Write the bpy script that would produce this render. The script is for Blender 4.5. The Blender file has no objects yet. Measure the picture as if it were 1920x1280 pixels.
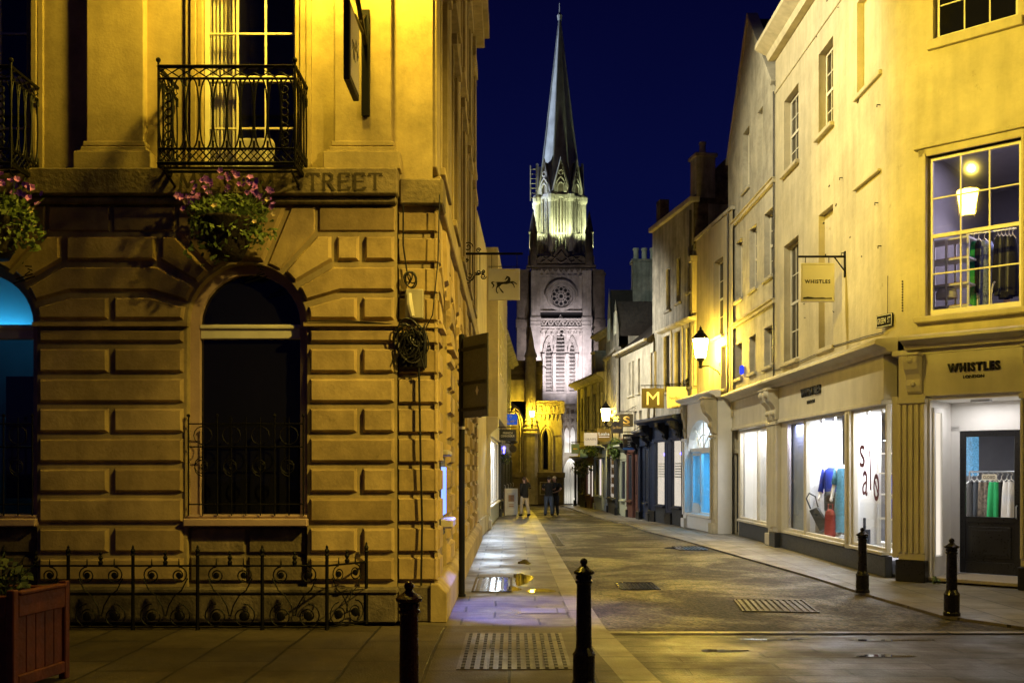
import bpy, bmesh, math, random
from mathutils import Vector, Matrix
random.seed(7)
SC = bpy.context.scene
COL = SC.collection
F, H = 1870.0, 1.85          # camera: focal length in photo pixels, eye height in metres
PI = math.pi
def P(px, py, Y): return Vector(((px-960)*Y/F, Y, H+(882-py)*Y/F))
def GY(py): return F*H/(py-882)

# ------------------------------------------------------------------ materials
def new_mat(name):
    m = bpy.data.materials.new(name); m.use_nodes = True
    nt = m.node_tree
    return m, nt, nt.nodes['Principled BSDF']
def nd(nt, t, **kw):
    n = nt.nodes.new(t)
    for k, v in kw.items(): setattr(n, k, v)
    return n
def ramp(nt, p0, c0, p1, c1):
    r = nd(nt, 'ShaderNodeValToRGB'); e = r.color_ramp.elements
    e[0].position = p0; e[0].color = (*c0, 1) if len(c0) == 3 else c0
    e[1].position = p1; e[1].color = (*c1, 1) if len(c1) == 3 else c1
    return r
def mul(c, k): return tuple(max(0, min(1, x*k)) for x in c)
def mix_mul(nt, a, b, fac=1.0):
    n = nd(nt, 'ShaderNodeMix', data_type='RGBA', blend_type='MULTIPLY')
    n.inputs[0].default_value = fac
    nt.links.new(a, n.inputs[6]); nt.links.new(b, n.inputs[7])
    return n.outputs[2]
def mat(name, col, rough=.7, metal=0.0, var=.25, scale=2.5, bump=.25, bscale=35, streak=0.0, blotch=0.0, spec=.4, rvar=.12, spots=0.0, island=0.0, lump=0.0):
    m, nt, b = new_mat(name); L = nt.links.new
    g = nd(nt, 'ShaderNodeNewGeometry')
    n1 = nd(nt, 'ShaderNodeTexNoise'); n1.inputs['Scale'].default_value = scale; n1.inputs['Detail'].default_value = 8
    n1.inputs['Roughness'].default_value = .65
    L(g.outputs['Position'], n1.inputs['Vector'])
    r1 = ramp(nt, .3, mul(col, 1-var), .72, mul(col, 1+var)); L(n1.outputs[0], r1.inputs[0])
    out = r1.outputs[0]
    if streak:
        mp = nd(nt, 'ShaderNodeMapping'); mp.inputs['Scale'].default_value = (4.3, 4.3, .5); L(g.outputs['Position'], mp.inputs[0])
        n2 = nd(nt, 'ShaderNodeTexNoise'); n2.inputs['Scale'].default_value = 1.0; n2.inputs['Detail'].default_value = 6
        L(mp.outputs[0], n2.inputs['Vector'])
        r2 = ramp(nt, .36, (1-streak,)*3, .58, (1, 1, 1)); L(n2.outputs[0], r2.inputs[0])
        out = mix_mul(nt, out, r2.outputs[0])
    if blotch:
        n3 = nd(nt, 'ShaderNodeTexNoise'); n3.inputs['Scale'].default_value = .8; n3.inputs['Detail'].default_value = 10
        n3.inputs['Roughness'].default_value = .75
        L(g.outputs['Position'], n3.inputs['Vector'])
        r3 = ramp(nt, .4, (1-blotch,)*3, .56, (1, 1, 1)); L(n3.outputs[0], r3.inputs[0])
        out = mix_mul(nt, out, r3.outputs[0])
    if spots:
        n5 = nd(nt, 'ShaderNodeTexNoise'); n5.inputs['Scale'].default_value = 3.4; n5.inputs['Detail'].default_value = 12; n5.inputs['Roughness'].default_value = .8
        L(g.outputs['Position'], n5.inputs['Vector'])
        r5 = ramp(nt, .60, (1, 1, 1), .68, (1-spots,)*3); L(n5.outputs[0], r5.inputs[0]); out = mix_mul(nt, out, r5.outputs[0])
    if island:
        r6 = ramp(nt, 0, (1-island, 1-island*1.05, 1-island*1.15), 1, (1, 1, 1)); L(g.outputs['Random Per Island'], r6.inputs[0]); out = mix_mul(nt, out, r6.outputs[0])
    L(out, b.inputs['Base Color'])
    b.inputs['Metallic'].default_value = metal
    b.inputs['Specular IOR Level'].default_value = spec
    n4 = nd(nt, 'ShaderNodeTexNoise'); n4.inputs['Scale'].default_value = bscale; n4.inputs['Detail'].default_value = 6
    L(g.outputs['Position'], n4.inputs['Vector'])
    r4 = ramp(nt, .3, (max(.03, rough-rvar),)*3, .7, (min(1, rough+rvar),)*3); L(n4.outputs[0], r4.inputs[0])
    L(r4.outputs[0], b.inputs['Roughness'])
    if bump:
        bp = nd(nt, 'ShaderNodeBump'); bp.inputs['Strength'].default_value = bump; bp.inputs['Distance'].default_value = .02
        hgt = n4.outputs[0]
        if lump:
            n7 = nd(nt, 'ShaderNodeTexNoise'); n7.inputs['Scale'].default_value = 5; n7.inputs['Detail'].default_value = 4; L(g.outputs['Position'], n7.inputs['Vector'])
            ma = nd(nt, 'ShaderNodeMath', operation='MULTIPLY_ADD'); ma.inputs[1].default_value = lump; L(n7.outputs[0], ma.inputs[0]); L(n4.outputs[0], ma.inputs[2]); hgt = ma.outputs[0]
        L(hgt, bp.inputs['Height']); L(bp.outputs[0], b.inputs['Normal'])
    return m
def emit(name, col, s, tex=0.0):
    m = bpy.data.materials.new(name); m.use_nodes = True; nt = m.node_tree
    nt.nodes.remove(nt.nodes['Principled BSDF'])
    e = nd(nt, 'ShaderNodeEmission'); e.inputs[0].default_value = (*col, 1); e.inputs[1].default_value = s
    nt.links.new(e.outputs[0], nt.nodes['Material Output'].inputs[0])
    if tex:
        g = nd(nt, 'ShaderNodeNewGeometry'); n = nd(nt, 'ShaderNodeTexNoise'); n.inputs['Scale'].default_value = 1.6
        nt.links.new(g.outputs['Position'], n.inputs['Vector'])
        r = ramp(nt, .3, mul(col, 1-tex), .7, col); nt.links.new(n.outputs[0], r.inputs[0]); nt.links.new(r.outputs[0], e.inputs[0])
    return m
def glass(name, tint=(1, 1, 1), refl=1.0):
    m = bpy.data.materials.new(name); m.use_nodes = True; nt = m.node_tree; L = nt.links.new
    nt.nodes.remove(nt.nodes['Principled BSDF'])
    t = nd(nt, 'ShaderNodeBsdfTransparent'); t.inputs[0].default_value = (*tint, 1)
    g = nd(nt, 'ShaderNodeBsdfGlossy'); g.inputs['Roughness'].default_value = .02
    fr = nd(nt, 'ShaderNodeLayerWeight'); fr.inputs[0].default_value = .5
    pw = nd(nt, 'ShaderNodeMath', operation='POWER'); pw.inputs[1].default_value = 5.0; L(fr.outputs[1], pw.inputs[0])
    mx = nd(nt, 'ShaderNodeMixShader')
    k = nd(nt, 'ShaderNodeMath', operation='MULTIPLY_ADD'); k.inputs[1].default_value = .7*refl; k.inputs[2].default_value = .04*refl
    fr = pw
    L(fr.outputs[0], k.inputs[0]); L(k.outputs[0], mx.inputs[0]); L(t.outputs[0], mx.inputs[1]); L(g.outputs[0], mx.inputs[2])
    L(mx.outputs[0], nt.nodes['Material Output'].inputs[0])
    return m
def pane_mat(name, col=(.006, .006, .008), rough=.07):
    m, nt, b = new_mat(name); L = nt.links.new
    b.inputs['Base Color'].default_value = (*col, 1); b.inputs['Roughness'].default_value = rough
    g = nd(nt, 'ShaderNodeNewGeometry'); n = nd(nt, 'ShaderNodeTexNoise'); n.inputs['Scale'].default_value = 2.2
    L(g.outputs['Position'], n.inputs['Vector'])
    bp = nd(nt, 'ShaderNodeBump'); bp.inputs['Strength'].default_value = .12; bp.inputs['Distance'].default_value = .05
    L(n.outputs[0], bp.inputs['Height']); L(bp.outputs[0], b.inputs['Normal'])
    return m
def paving(name, c1, c2, mortar, bw, rh, ang=0, msize=.012, rough=(.35, .75), bump=.5, off=(0, 0), wet=.0, squash=1.0):
    m, nt, b = new_mat(name); L = nt.links.new
    g = nd(nt, 'ShaderNodeNewGeometry')
    mp = nd(nt, 'ShaderNodeMapping'); mp.inputs['Rotation'].default_value = (0, 0, ang); mp.inputs['Location'].default_value = (*off, 0)
    L(g.outputs['Position'], mp.inputs[0])
    nw = nd(nt, 'ShaderNodeTexNoise'); nw.inputs['Scale'].default_value = 1.1; nw.inputs['Detail'].default_value = 2
    L(g.outputs['Position'], nw.inputs['Vector'])
    add = nd(nt, 'ShaderNodeVectorMath', operation='MULTIPLY_ADD'); add.inputs[1].default_value = (.05, .05, 0)
    L(nw.outputs[1], add.inputs[0]); L(mp.outputs[0], add.inputs[2])
    br = nd(nt, 'ShaderNodeTexBrick'); br.inputs['Color1'].default_value = (*c1, 1); br.inputs['Color2'].default_value = (*c2, 1)
    br.inputs['Mortar'].default_value = (*mortar, 1); br.inputs['Scale'].default_value = 1
    br.inputs['Mortar Size'].default_value = msize; br.inputs['Mortar Smooth'].default_value = .2
    br.inputs['Brick Width'].default_value = bw; br.inputs['Row Height'].default_value = rh
    br.offset = .41; br.squash = squash; br.squash_frequency = 3
    L(add.outputs[0], br.inputs['Vector'])
    n = nd(nt, 'ShaderNodeTexNoise'); n.inputs['Scale'].default_value = 2.0; n.inputs['Detail'].default_value = 9; n.inputs['Roughness'].default_value = .7
    L(g.outputs['Position'], n.inputs['Vector'])
    r = ramp(nt, .3, (.55,)*3, .7, (1.15,)*3); L(n.outputs[0], r.inputs[0])
    L(mix_mul(nt, br.outputs[0], r.outputs[0]), b.inputs['Base Color'])
    n2 = nd(nt, 'ShaderNodeTexNoise'); n2.inputs['Scale'].default_value = .9; n2.inputs['Detail'].default_value = 7; n2.inputs['Roughness'].default_value = .6
    L(g.outputs['Position'], n2.inputs['Vector'])
    r2 = ramp(nt, .38, (rough[0],)*3, .62, (rough[1],)*3); L(n2.outputs[0], r2.inputs[0])
    L(r2.outputs[0], b.inputs['Roughness'])
    n3 = nd(nt, 'ShaderNodeTexNoise'); n3.inputs['Scale'].default_value = 45; L(g.outputs['Position'], n3.inputs['Vector'])
    ma = nd(nt, 'ShaderNodeMath', operation='MULTIPLY_ADD'); ma.inputs[1].default_value = -1.2
    L(br.outputs['Fac'], ma.inputs[0]); L(n3.outputs[0], ma.inputs[2])
    bp = nd(nt, 'ShaderNodeBump'); bp.inputs['Strength'].default_value = bump; bp.inputs['Distance'].default_value = .012
    L(ma.outputs[0], bp.inputs['Height']); L(bp.outputs[0], b.inputs['Normal'])
    return m
def asphalt():
    m, nt, b = new_mat('asphalt'); L = nt.links.new
    g = nd(nt, 'ShaderNodeNewGeometry')
    v = nd(nt, 'ShaderNodeTexVoronoi'); v.inputs['Scale'].default_value = 24; v.inputs['Randomness'].default_value = 1; L(g.outputs['Position'], v.inputs['Vector'])
    r = ramp(nt, .1, (.004, .0034, .0024), .95, (.12, .094, .05)); L(v.outputs['Color'], r.inputs[0])
    n = nd(nt, 'ShaderNodeTexNoise'); n.inputs['Scale'].default_value = .55; n.inputs['Detail'].default_value = 9; n.inputs['Roughness'].default_value = .68
    n.inputs['Distortion'].default_value = .6
    L(g.outputs['Position'], n.inputs['Vector'])
    r2 = ramp(nt, .40, (.38,)*3, .55, (1.25,)*3); L(n.outputs[0], r2.inputs[0])
    L(mix_mul(nt, r.outputs[0], r2.outputs[0]), b.inputs['Base Color'])
    r3 = ramp(nt, .44, (.74,)*3, .62, (.40,)*3); L(n.outputs[0], r3.inputs[0]); L(r3.outputs[0], b.inputs['Roughness'])
    n5 = nd(nt, 'ShaderNodeTexNoise'); n5.inputs['Scale'].default_value = 38; n5.inputs['Detail'].default_value = 3; L(g.outputs['Position'], n5.inputs['Vector'])
    ad = nd(nt, 'ShaderNodeMath', operation='ADD'); L(v.outputs['Distance'], ad.inputs[0]); L(n5.outputs[0], ad.inputs[1])
    bp = nd(nt, 'ShaderNodeBump'); bp.inputs['Strength'].default_value = 1.0; bp.inputs['Distance'].default_value = .014
    L(ad.outputs[0], bp.inputs['Height']); L(bp.outputs[0], b.inputs['Normal'])
    b.inputs['Specular IOR Level'].default_value = .45
    return m

M = dict(
    bank=mat('bath stone', (.41, .32, .16), .85, var=.2, bump=.2, bscale=30, streak=.14, blotch=.30, spots=.25),
    bank_block=mat('rusticated bath stone', (.56, .415, .20), .85, var=.2, bump=.22, bscale=30, streak=.15, blotch=.34, spots=.35, island=.36, lump=.8),
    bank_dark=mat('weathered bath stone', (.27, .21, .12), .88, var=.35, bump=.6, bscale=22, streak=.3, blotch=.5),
    bank_frame=mat('rose window stone', (.42, .30, .24), .7, var=.15, bump=.2),
    black_stone=mat('sooty plinth stone', (.16, .13, .09), .9, var=.5, bump=.6, blotch=.6),
    limewash=mat('cream limewash', (.52, .46, .31), .8, var=.16, scale=1.3, bump=.35, bscale=12, streak=.14, blotch=.10, spots=.30, lump=1.2),
    limewash2=mat('pale render', (.46, .43, .35), .85, var=.2, scale=1.6, bump=.4, bscale=12, streak=.16, blotch=.18, spots=.4, lump=1.5),
    greystone=mat('grey ashlar', (.34, .32, .27), .9, var=.25, bump=.4, streak=.4, blotch=.35),
    rubble=mat('dark rubble stone', (.13, .11, .08), .95, var=.6, scale=5, bump=1.0, bscale=9, blotch=.5),
    church=mat('church limestone', (.40, .36, .32), .9, var=.22, scale=3, bump=.4, bscale=12, streak=.25, blotch=.25),
    church_dark=mat('church dark and shaded stone', (.16, .13, .10), .92, var=.3, bump=.5, blotch=.4),  # darker church stone; on unlit parts the shade is put into its colour
    spire=mat('spire stone', (.34, .34, .34), .9, var=.22, scale=2, bump=.3, bscale=8, streak=.3),
    cream_paint=mat('cream shop paint', (.60, .56, .46), .5, var=.1, bump=.06, streak=.1),
    white_paint=mat('white paint', (.78, .77, .74), .5, var=.06, bump=.05),
    sash=mat('sash paint', (.66, .62, .50), .5, var=.12, bump=.06),
    navy=mat('navy paint', (.018, .026, .052), .35, var=.2, bump=.04),
    black_paint=mat('black paint', (.012, .012, .013), .35, var=.3, bump=.05),
    dark_grey=mat('dark grey paint', (.035, .037, .04), .5, var=.2, bump=.06),
    brown_paint=mat('oxblood paint', (.10, .045, .035), .45, var=.2, bump=.05),
    green_paint=mat('sage paint', (.38, .40, .30), .5, var=.12, bump=.05),
    bluegrey=mat('blue grey paint', (.38, .44, .52), .5, var=.12, bump=.05),
    paleblue=mat('pale blue paint', (.62, .68, .72), .45, var=.08, bump=.04),
    iron=mat('black iron', (.006, .0055, .005), .5, metal=.0, spec=.15, var=.4, bump=.15, bscale=60),
    bollard=mat('bollard paint', (.010, .009, .011), .3, metal=.1, var=.4, bump=.12, bscale=30),
    bollard_red=mat('bollard maroon paint', (.035, .006, .006), .3, metal=.1, var=.4, bump=.12, bscale=30),
    slate=mat('dark roof slate', (.028, .022, .019), .75, var=.45, scale=7, bump=.6, bscale=14),
    planter=mat('orange timber', (.19, .05, .02), .6, var=.25, scale=9, bump=.3, bscale=25, streak=.3),
    soil=mat('soil', (.02, .014, .01), .95, var=.5, bump=.8),
    cable=mat('black cable', (.015, .014, .012), .42, var=.3, bump=.05),
    greybox=mat('grey enamel', (.42, .38, .30), .6, var=.1, bump=.05, streak=.2),
    sign_white=mat('off white sign board', (.60, .56, .48), .55, var=.05, bump=.03),
    sign_dark=mat('dark sign board', (.035, .03, .028), .5, var=.2, bump=.03),
    sign_brown=mat('bronze sign board', (.04, .026, .008), .5, var=.12, bump=.03),
    sign_blue=mat('blue sign board', (.05, .16, .5), .5, var=.1, bump=.03),
    sign_slate=mat('slate blue sign board', (.16, .27, .36), .5, var=.1, bump=.03),
    sign_gold=mat('gold sign board', (.20, .12, .012), .5, var=.12, bump=.03),
    letter_black=mat('black lettering', (.012, .012, .012), .5, var=.1, bump=0),
    letter_white=mat('white lettering', (.82, .80, .75), .5, var=.05, bump=0),
    letter_gold=mat('gold lettering', (.75, .5, .12), .5, var=.05, bump=0),
    letter_plum=mat('plum vinyl lettering', (.16, .02, .045), .5, var=.15, bump=0),
    incised=mat('incised letter shadow', (.06, .045, .025), .95, var=.3, bump=.2),
    leaf=mat('leaf green', (.10, .15, .03), .6, var=.5, scale=14, bump=0),
    leaf_dark=mat('dark leaf', (.035, .06, .018), .6, var=.5, scale=14, bump=0),
    petal=mat('mauve petal', (.58, .22, 1.0), .6, var=.35, scale=20, bump=0),
    petal_pale=mat('pale petal', (.62, .50, .30), .6, var=.2, scale=20, bump=0),
    basket=mat('basket lining', (.03, .022, .013), .9, var=.4, bump=.6),
    interior_white=mat('shop white wall', (.80, .80, .79), .7, var=.04, bump=.02),
    interior_grey=mat('shop grey wall', (.30, .29, .30), .8, var=.1, bump=.02),
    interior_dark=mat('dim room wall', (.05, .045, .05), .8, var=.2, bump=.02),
    room_floor=mat('shop floor', (.45, .40, .33), .5, var=.1, bump=.03),
    steel=mat('brushed steel', (.55, .56, .58), .35, metal=.9, var=.1, bump=.02),
    blind=mat('cream blind', (.75, .70, .55), .8, var=.08, bump=.05),
    skin=mat('skin', (.52, .31, .22), .55, var=.08, bump=.02),
    manne=mat('mannequin shell', (.70, .66, .60), .4, var=.03, bump=0),
    hair_dark=mat('dark hair', (.02, .013, .009), .5, var=.3, bump=.2, bscale=80),
    hair_brown=mat('brown hair', (.10, .055, .025), .5, var=.3, bump=.2, bscale=80),
    hair_fair=mat('fair hair', (.62, .52, .36), .5, var=.2, bump=.2, bscale=80),
    cloth_black=mat('black cloth', (.010, .010, .011), .85, var=.3, bump=.25, bscale=60),
    jeans=mat('blue denim', (.07, .09, .13), .85, var=.3, bump=.25, bscale=60),
    jeans_dark=mat('dark denim', (.022, .025, .035), .85, var=.3, bump=.25, bscale=60),
    chino=mat('beige trousers', (.48, .40, .28), .85, var=.12, bump=.2, bscale=60),
    cloth_blue=mat('royal blue knit', (.035, .07, .55), .8, var=.15, bump=.3, bscale=70),
    cloth_lace=mat('light blue lace', (.13, .38, .62), .8, var=.6, scale=40, bump=.4, bscale=60),
    cloth_green=mat('green cloth', (.01, .30, .09), .7, var=.15, bump=.1),
    cloth_white=mat('white cloth', (.72, .70, .68), .8, var=.06, bump=.1),
    cloth_print=mat('printed dark cloth', (.16, .12, .08), .8, var=.9, scale=22, bump=.1),
    cloth_speck=mat('speckled blue cloth', (.20, .25, .42), .8, var=.8, scale=50, bump=.1),
    leather_red=mat('red leather', (.28, .03, .025), .4, var=.15, bump=.1),
    leather_dark=mat('dark leather', (.05, .055, .06), .4, var=.2, bump=.1),
    wood=mat('timber', (.36, .20, .09), .5, var=.3, scale=6, bump=.1),
    pane=pane_mat('dark window glass'),
    pane2=pane_mat('dim bluish window glass', (.03, .035, .05), .1),
    glass=glass('shop glass'),
    glass_soft=glass('upper window glass', (.9, .9, .92), 1.6),
    lamp_glass=emit('lantern glow', (1, .66, .07), 560),
    lamp_church=emit('church lantern glow', (1, .66, .03), 700),
    lamp_bank=emit('bank lantern glow', (1, .68, .06), 560),
    lamp_unseen=emit('unseen side lantern glow', (1, .68, .10), 220),
    lamp_far=emit('distant lantern glow', (1, .69, .08), 240),
    blind_lit=emit('lit cream window blind', (1.0, .88, .72), 1.0, .12),
    blind_pink=emit('lit pinkish window blind', (1.0, .82, .78), .95, .15),
    led=emit('blue led', (.12, .1, 1), 9),
    screen=emit('cash machine screen glow', (.16, .26, 1), 3.2, .2),
    alarm=emit('blue alarm lens', (.04, .07, 1), 1.3),
    sign_lit=emit('lit blue sign face', (.05, .16, .75), .55, .1),
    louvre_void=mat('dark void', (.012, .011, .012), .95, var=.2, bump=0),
    asphalt=asphalt(),
    slab=paving('york stone paving', (.125, .10, .065), (.085, .068, .042), (.022, .018, .013), 1.15, .77, PI/2, .016, (.42, .7)),
    slab_narrow=paving('york stone pavement', (.165, .14, .10), (.10, .085, .06), (.025, .022, .016), .95, .55, 0, .016, (.30, .6), off=(.2, .1)),
    slab_right=paving('pale york stone pavement', (.27, .25, .21), (.19, .175, .145), (.045, .04, .03), 1.0, .62, PI/2, .012, (.38, .7)),
    setts=paving('worn stone crossing', (.07, .055, .035), (.034, .026, .017), (.02, .017, .012), 1.5, .30, 0.02, .02, (.28, .62), .8),
    kerb=paving('kerb stone', (.23, .20, .14), (.17, .145, .10), (.035, .03, .02), 1.1, .9, PI/2, .016, (.32, .6), off=(0, .3)),
    ground=mat('dark ground', (.05, .045, .04), .9, var=.2, bump=.2),
)

# ------------------------------------------------------------------ object helpers
def tag(o, label=None, cat=None, group=None, kind=None):
    if label: o['label'] = label
    if cat: o['category'] = cat
    if group: o['group'] = group
    if kind: o['kind'] = kind
    return o
def thing(name, label, cat, loc=(0, 0, 0), rz=0.0, group=None):
    o = bpy.data.objects.new(name, None); COL.objects.link(o)
    o.empty_display_size = .2
    o.location = loc; o.rotation_euler = (0, 0, rz)
    return tag(o, label, cat, group)
def dup(o, parent=None):
    c = o.copy(); COL.objects.link(c)
    if parent: c.parent = parent
    for ch in list(o.children): dup(ch, c)
    return c
SPLIT = {'wall_fixing', 'post', 'rail', 'string_course', 'hood', 'architrave', 'pilaster', 'pipe', 'mullion', 'coping', 'chimney', 'pier', 'console', 'door_frame', 'shelf_board', 'flower', 'picture', 'display_panel', 'ladder', 'dormer', 'shadowed_band', 'display_partition', 'arch_moulding', 'print', 'corner_post', 'arcaded_band', 'frosted_band'}
class MB:
    def __init__(s): s.v = []; s.f = []; s.g = []
    def add(s, vs, fs):
        o = len(s.v); s.g.append((o, len(s.f))); s.v += [tuple(v) for v in vs]; s.f += [[i+o for i in f] for f in fs]; return s
    def box(s, x0, x1, y0, y1, z0, z1):
        return s.add([(x0, y0, z0), (x1, y0, z0), (x1, y1, z0), (x0, y1, z0), (x0, y0, z1), (x1, y0, z1), (x1, y1, z1), (x0, y1, z1)],
              [(0, 3, 2, 1), (4, 5, 6, 7), (0, 1, 5, 4), (1, 2, 6, 5), (2, 3, 7, 6), (3, 0, 4, 7)])
    def prism(s, pts, ax, a, b):
        n = len(pts)
        if ax == 'y': f = lambda p, t: (p[0], t, p[1])
        elif ax == 'z': f = lambda p, t: (p[0], p[1], t)
        else: f = lambda p, t: (t, p[0], p[1])
        return s.add([f(p, a) for p in pts]+[f(p, b) for p in pts],
              [list(range(n))[::-1], [n+i for i in range(n)]]+[[i, (i+1) % n, n+(i+1) % n, n+i] for i in range(n)])
    def tube(s, pts, r, n=6, closed=False):
        pts = [Vector(p) for p in pts]; m = len(pts)
        rr = r if isinstance(r, (list, tuple)) else [r]*m
        vs = []; up = None
        for i, p in enumerate(pts):
            if closed: t = pts[(i+1) % m]-pts[i-1]
            else: t = pts[min(i+1, m-1)]-pts[max(i-1, 0)]
            if t.length < 1e-9: t = Vector((0, 0, 1))
            t.normalize()
            if up is None:
                up = Vector((0, 0, 1)) if abs(t.z) < .9 else Vector((1, 0, 0))
            up = up-t*up.dot(t)
            if up.length < 1e-5: up = t.orthogonal()
            up.normalize(); b = t.cross(up)
            vs += [p+(up*math.cos(2*PI*k/n)+b*math.sin(2*PI*k/n))*rr[i] for k in range(n)]
        fs = []
        for i in range(m if closed else m-1):
            j = (i+1) % m
            fs += [[i*n+k, i*n+(k+1) % n, j*n+(k+1) % n, j*n+k] for k in range(n)]
        if not closed: fs += [list(range(n))[::-1], [(m-1)*n+k for k in range(n)]]
        return s.add(vs, fs)
    def lathe(s, prof, n=16, c=(0, 0, 0), a0=0.0):
        vs = []; m = len(prof)
        for r, z in prof:
            vs += [(c[0]+max(r, 1e-4)*math.cos(a0+2*PI*k/n), c[1]+max(r, 1e-4)*math.sin(a0+2*PI*k/n), c[2]+z) for k in range(n)]
        fs = [[i*n+k, i*n+(k+1) % n, (i+1)*n+(k+1) % n, (i+1)*n+k] for i in range(m-1) for k in range(n)]
        fs += [list(range(n))[::-1], [(m-1)*n+k for k in range(n)]]
        return s.add(vs, fs)
    def ball(s, c, r, n=8, sc=(1, 1, 1)):
        prof = [(r*math.sin(PI*i/n), -r*math.cos(PI*i/n)) for i in range(n+1)]
        o = len(s.v); s.lathe(prof, n+2)
        for i in range(o, len(s.v)):
            v = s.v[i]; s.v[i] = (c[0]+v[0]*sc[0], c[1]+v[1]*sc[1], c[2]+v[2]*sc[2])
        return s
    def stone(s, poly, y0, h, gap, bev):
        a = inset(poly, gap); b = inset(poly, gap+bev); n = len(poly)
        return s.add([(p[0], y0, p[1]) for p in a]+[(p[0], y0-h, p[1]) for p in b],
              [[n+i for i in range(n)]]+[[i, (i+1) % n, n+(i+1) % n, n+i] for i in range(n)])
    def xf(s, mtx):
        s.v = [tuple(mtx @ Vector(v)) for v in s.v]; return s
    def clusters(s):
        """primitives that touch belong together; the rest are pieces of their own"""
        g = s.g+[(len(s.v), len(s.f))]; bb = []
        for i in range(len(s.g)):
            vs = s.v[g[i][0]:g[i+1][0]]; bb.append([(min(v[k] for v in vs)-.012, max(v[k] for v in vs)+.012) for k in range(3)])
        par = list(range(len(bb)))
        def find(i):
            while par[i] != i: i = par[i]
            return i
        for i in range(len(bb)):
            for j in range(i):
                if all(bb[i][k][0] <= bb[j][k][1] and bb[j][k][0] <= bb[i][k][1] for k in range(3)): par[find(i)] = find(j)
        out = {}
        for i in range(len(bb)): out.setdefault(find(i), []).append(i)
        res = []
        for idx in out.values():
            m_ = MB()
            for i in idx:
                o0, o1 = g[i][0], g[i+1][0]; m_.add(s.v[o0:o1], [[q-o0 for q in f] for f in s.f[g[i][1]:g[i+1][1]]])
            res.append(m_)
        return res
    def build(s, name, m, parent=None, bevel=0, smooth=False, label=None, seg=1):
        if name in SPLIT and len(s.g) > 1 and parent:
            cl = s.clusters()
            if len(cl) > 1:
                return [c._build(name, m, parent, bevel, smooth, label, seg) for c in cl][0]
        return s._build(name, m, parent, bevel, smooth, label, seg)
    def _build(s, name, m, parent=None, bevel=0, smooth=False, label=None, seg=1):
        me = bpy.data.meshes.new(name); me.from_pydata(s.v, [], s.f)
        bm = bmesh.new(); bm.from_mesh(me); bmesh.ops.recalc_face_normals(bm, faces=bm.faces); bm.to_mesh(me); bm.free()
        me.materials.append(m)
        if smooth:
            for p in me.polygons: p.use_smooth = True
        o = bpy.data.objects.new(name, me); COL.objects.link(o)
        if parent: o.parent = parent
        if bevel:
            bv = o.modifiers.new('Bevel', 'BEVEL'); bv.width = bevel; bv.segments = seg; bv.limit_method = 'ANGLE'; bv.angle_limit = .6
        if label: o['label'] = label
        return o
def inset(poly, d):
    n = len(poly)
    area = sum(poly[i][0]*poly[(i+1) % n][1]-poly[(i+1) % n][0]*poly[i][1] for i in range(n))
    sg = 1 if area > 0 else -1
    out = []
    for i in range(n):
        p0 = Vector(poly[i-1]); p1 = Vector(poly[i]); p2 = Vector(poly[(i+1) % n])
        e1 = (p1-p0).normalized(); e2 = (p2-p1).normalized()
        n1 = Vector((-e1.y, e1.x))*sg; n2 = Vector((-e2.y, e2.x))*sg
        k = 1+n1.dot(n2)
        mv = (n1+n2)/max(k, .35)
        q = p1+mv*d; out.append((q.x, q.y))
    return out
def box(name, m, parent, x0, x1, y0, y1, z0, z1, bevel=.008, label=None):
    return MB().box(x0, x1, y0, y1, z0, z1).build(name, m, parent, bevel, label=label)
def arc(cx, cz, r, a0, a1, n):
    return [(cx+r*math.cos(a0+(a1-a0)*i/n), cz+r*math.sin(a0+(a1-a0)*i/n)) for i in range(n+1)]
def spiral(cx, cz, r0, r1, a0, a1, n=18, y=0):
    return [(cx+(r0+(r1-r0)*i/n)*math.cos(a0+(a1-a0)*i/n), y, cz+(r0+(r1-r0)*i/n)*math.sin(a0+(a1-a0)*i/n)) for i in range(n+1)]
def text(body, m, parent, x, y, z, w=None, h=None, name='lettering', bold=0.0, ext=.004, plane='xz', rot=0.0, aspect=None):
    """flat letters standing in the local xz plane and facing -y, centred on x, z"""
    cu = bpy.data.curves.new('t', 'FONT'); cu.body = body; cu.size = 1; cu.extrude = 0; cu.offset = bold; cu.space_character = 1+bold*6; cu.resolution_u = 3
    ob = bpy.data.objects.new('t', cu); COL.objects.link(ob)
    dg = bpy.context.evaluated_depsgraph_get(); me = bpy.data.meshes.new_from_object(ob.evaluated_get(dg))
    bpy.data.objects.remove(ob)
    xs = [v.co.x for v in me.vertices]; ys = [v.co.y for v in me.vertices]
    bw = max(xs)-min(xs); bh = max(ys)-min(ys); cx = (max(xs)+min(xs))/2; cy = (max(ys)+min(ys))/2
    sx = (w/bw) if w else None; sy = (h/bh) if h else None
    sx = sx or sy; sy = sy or sx
    for v in me.vertices:
        a, b = (v.co.x-cx)*sx, (v.co.y-cy)*sy
        a, b = a*math.cos(rot)-b*math.sin(rot), a*math.sin(rot)+b*math.cos(rot)
        v.co = (x+a, y, z+b)
    me.materials.clear(); me.materials.append(m)
    me.name = name
    o = bpy.data.objects.new(name, me); COL.objects.link(o); o.parent = parent
    if ext:
        md = o.modifiers.new('Solidify', 'SOLIDIFY'); md.thickness = ext; md.offset = 0
    return o
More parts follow.
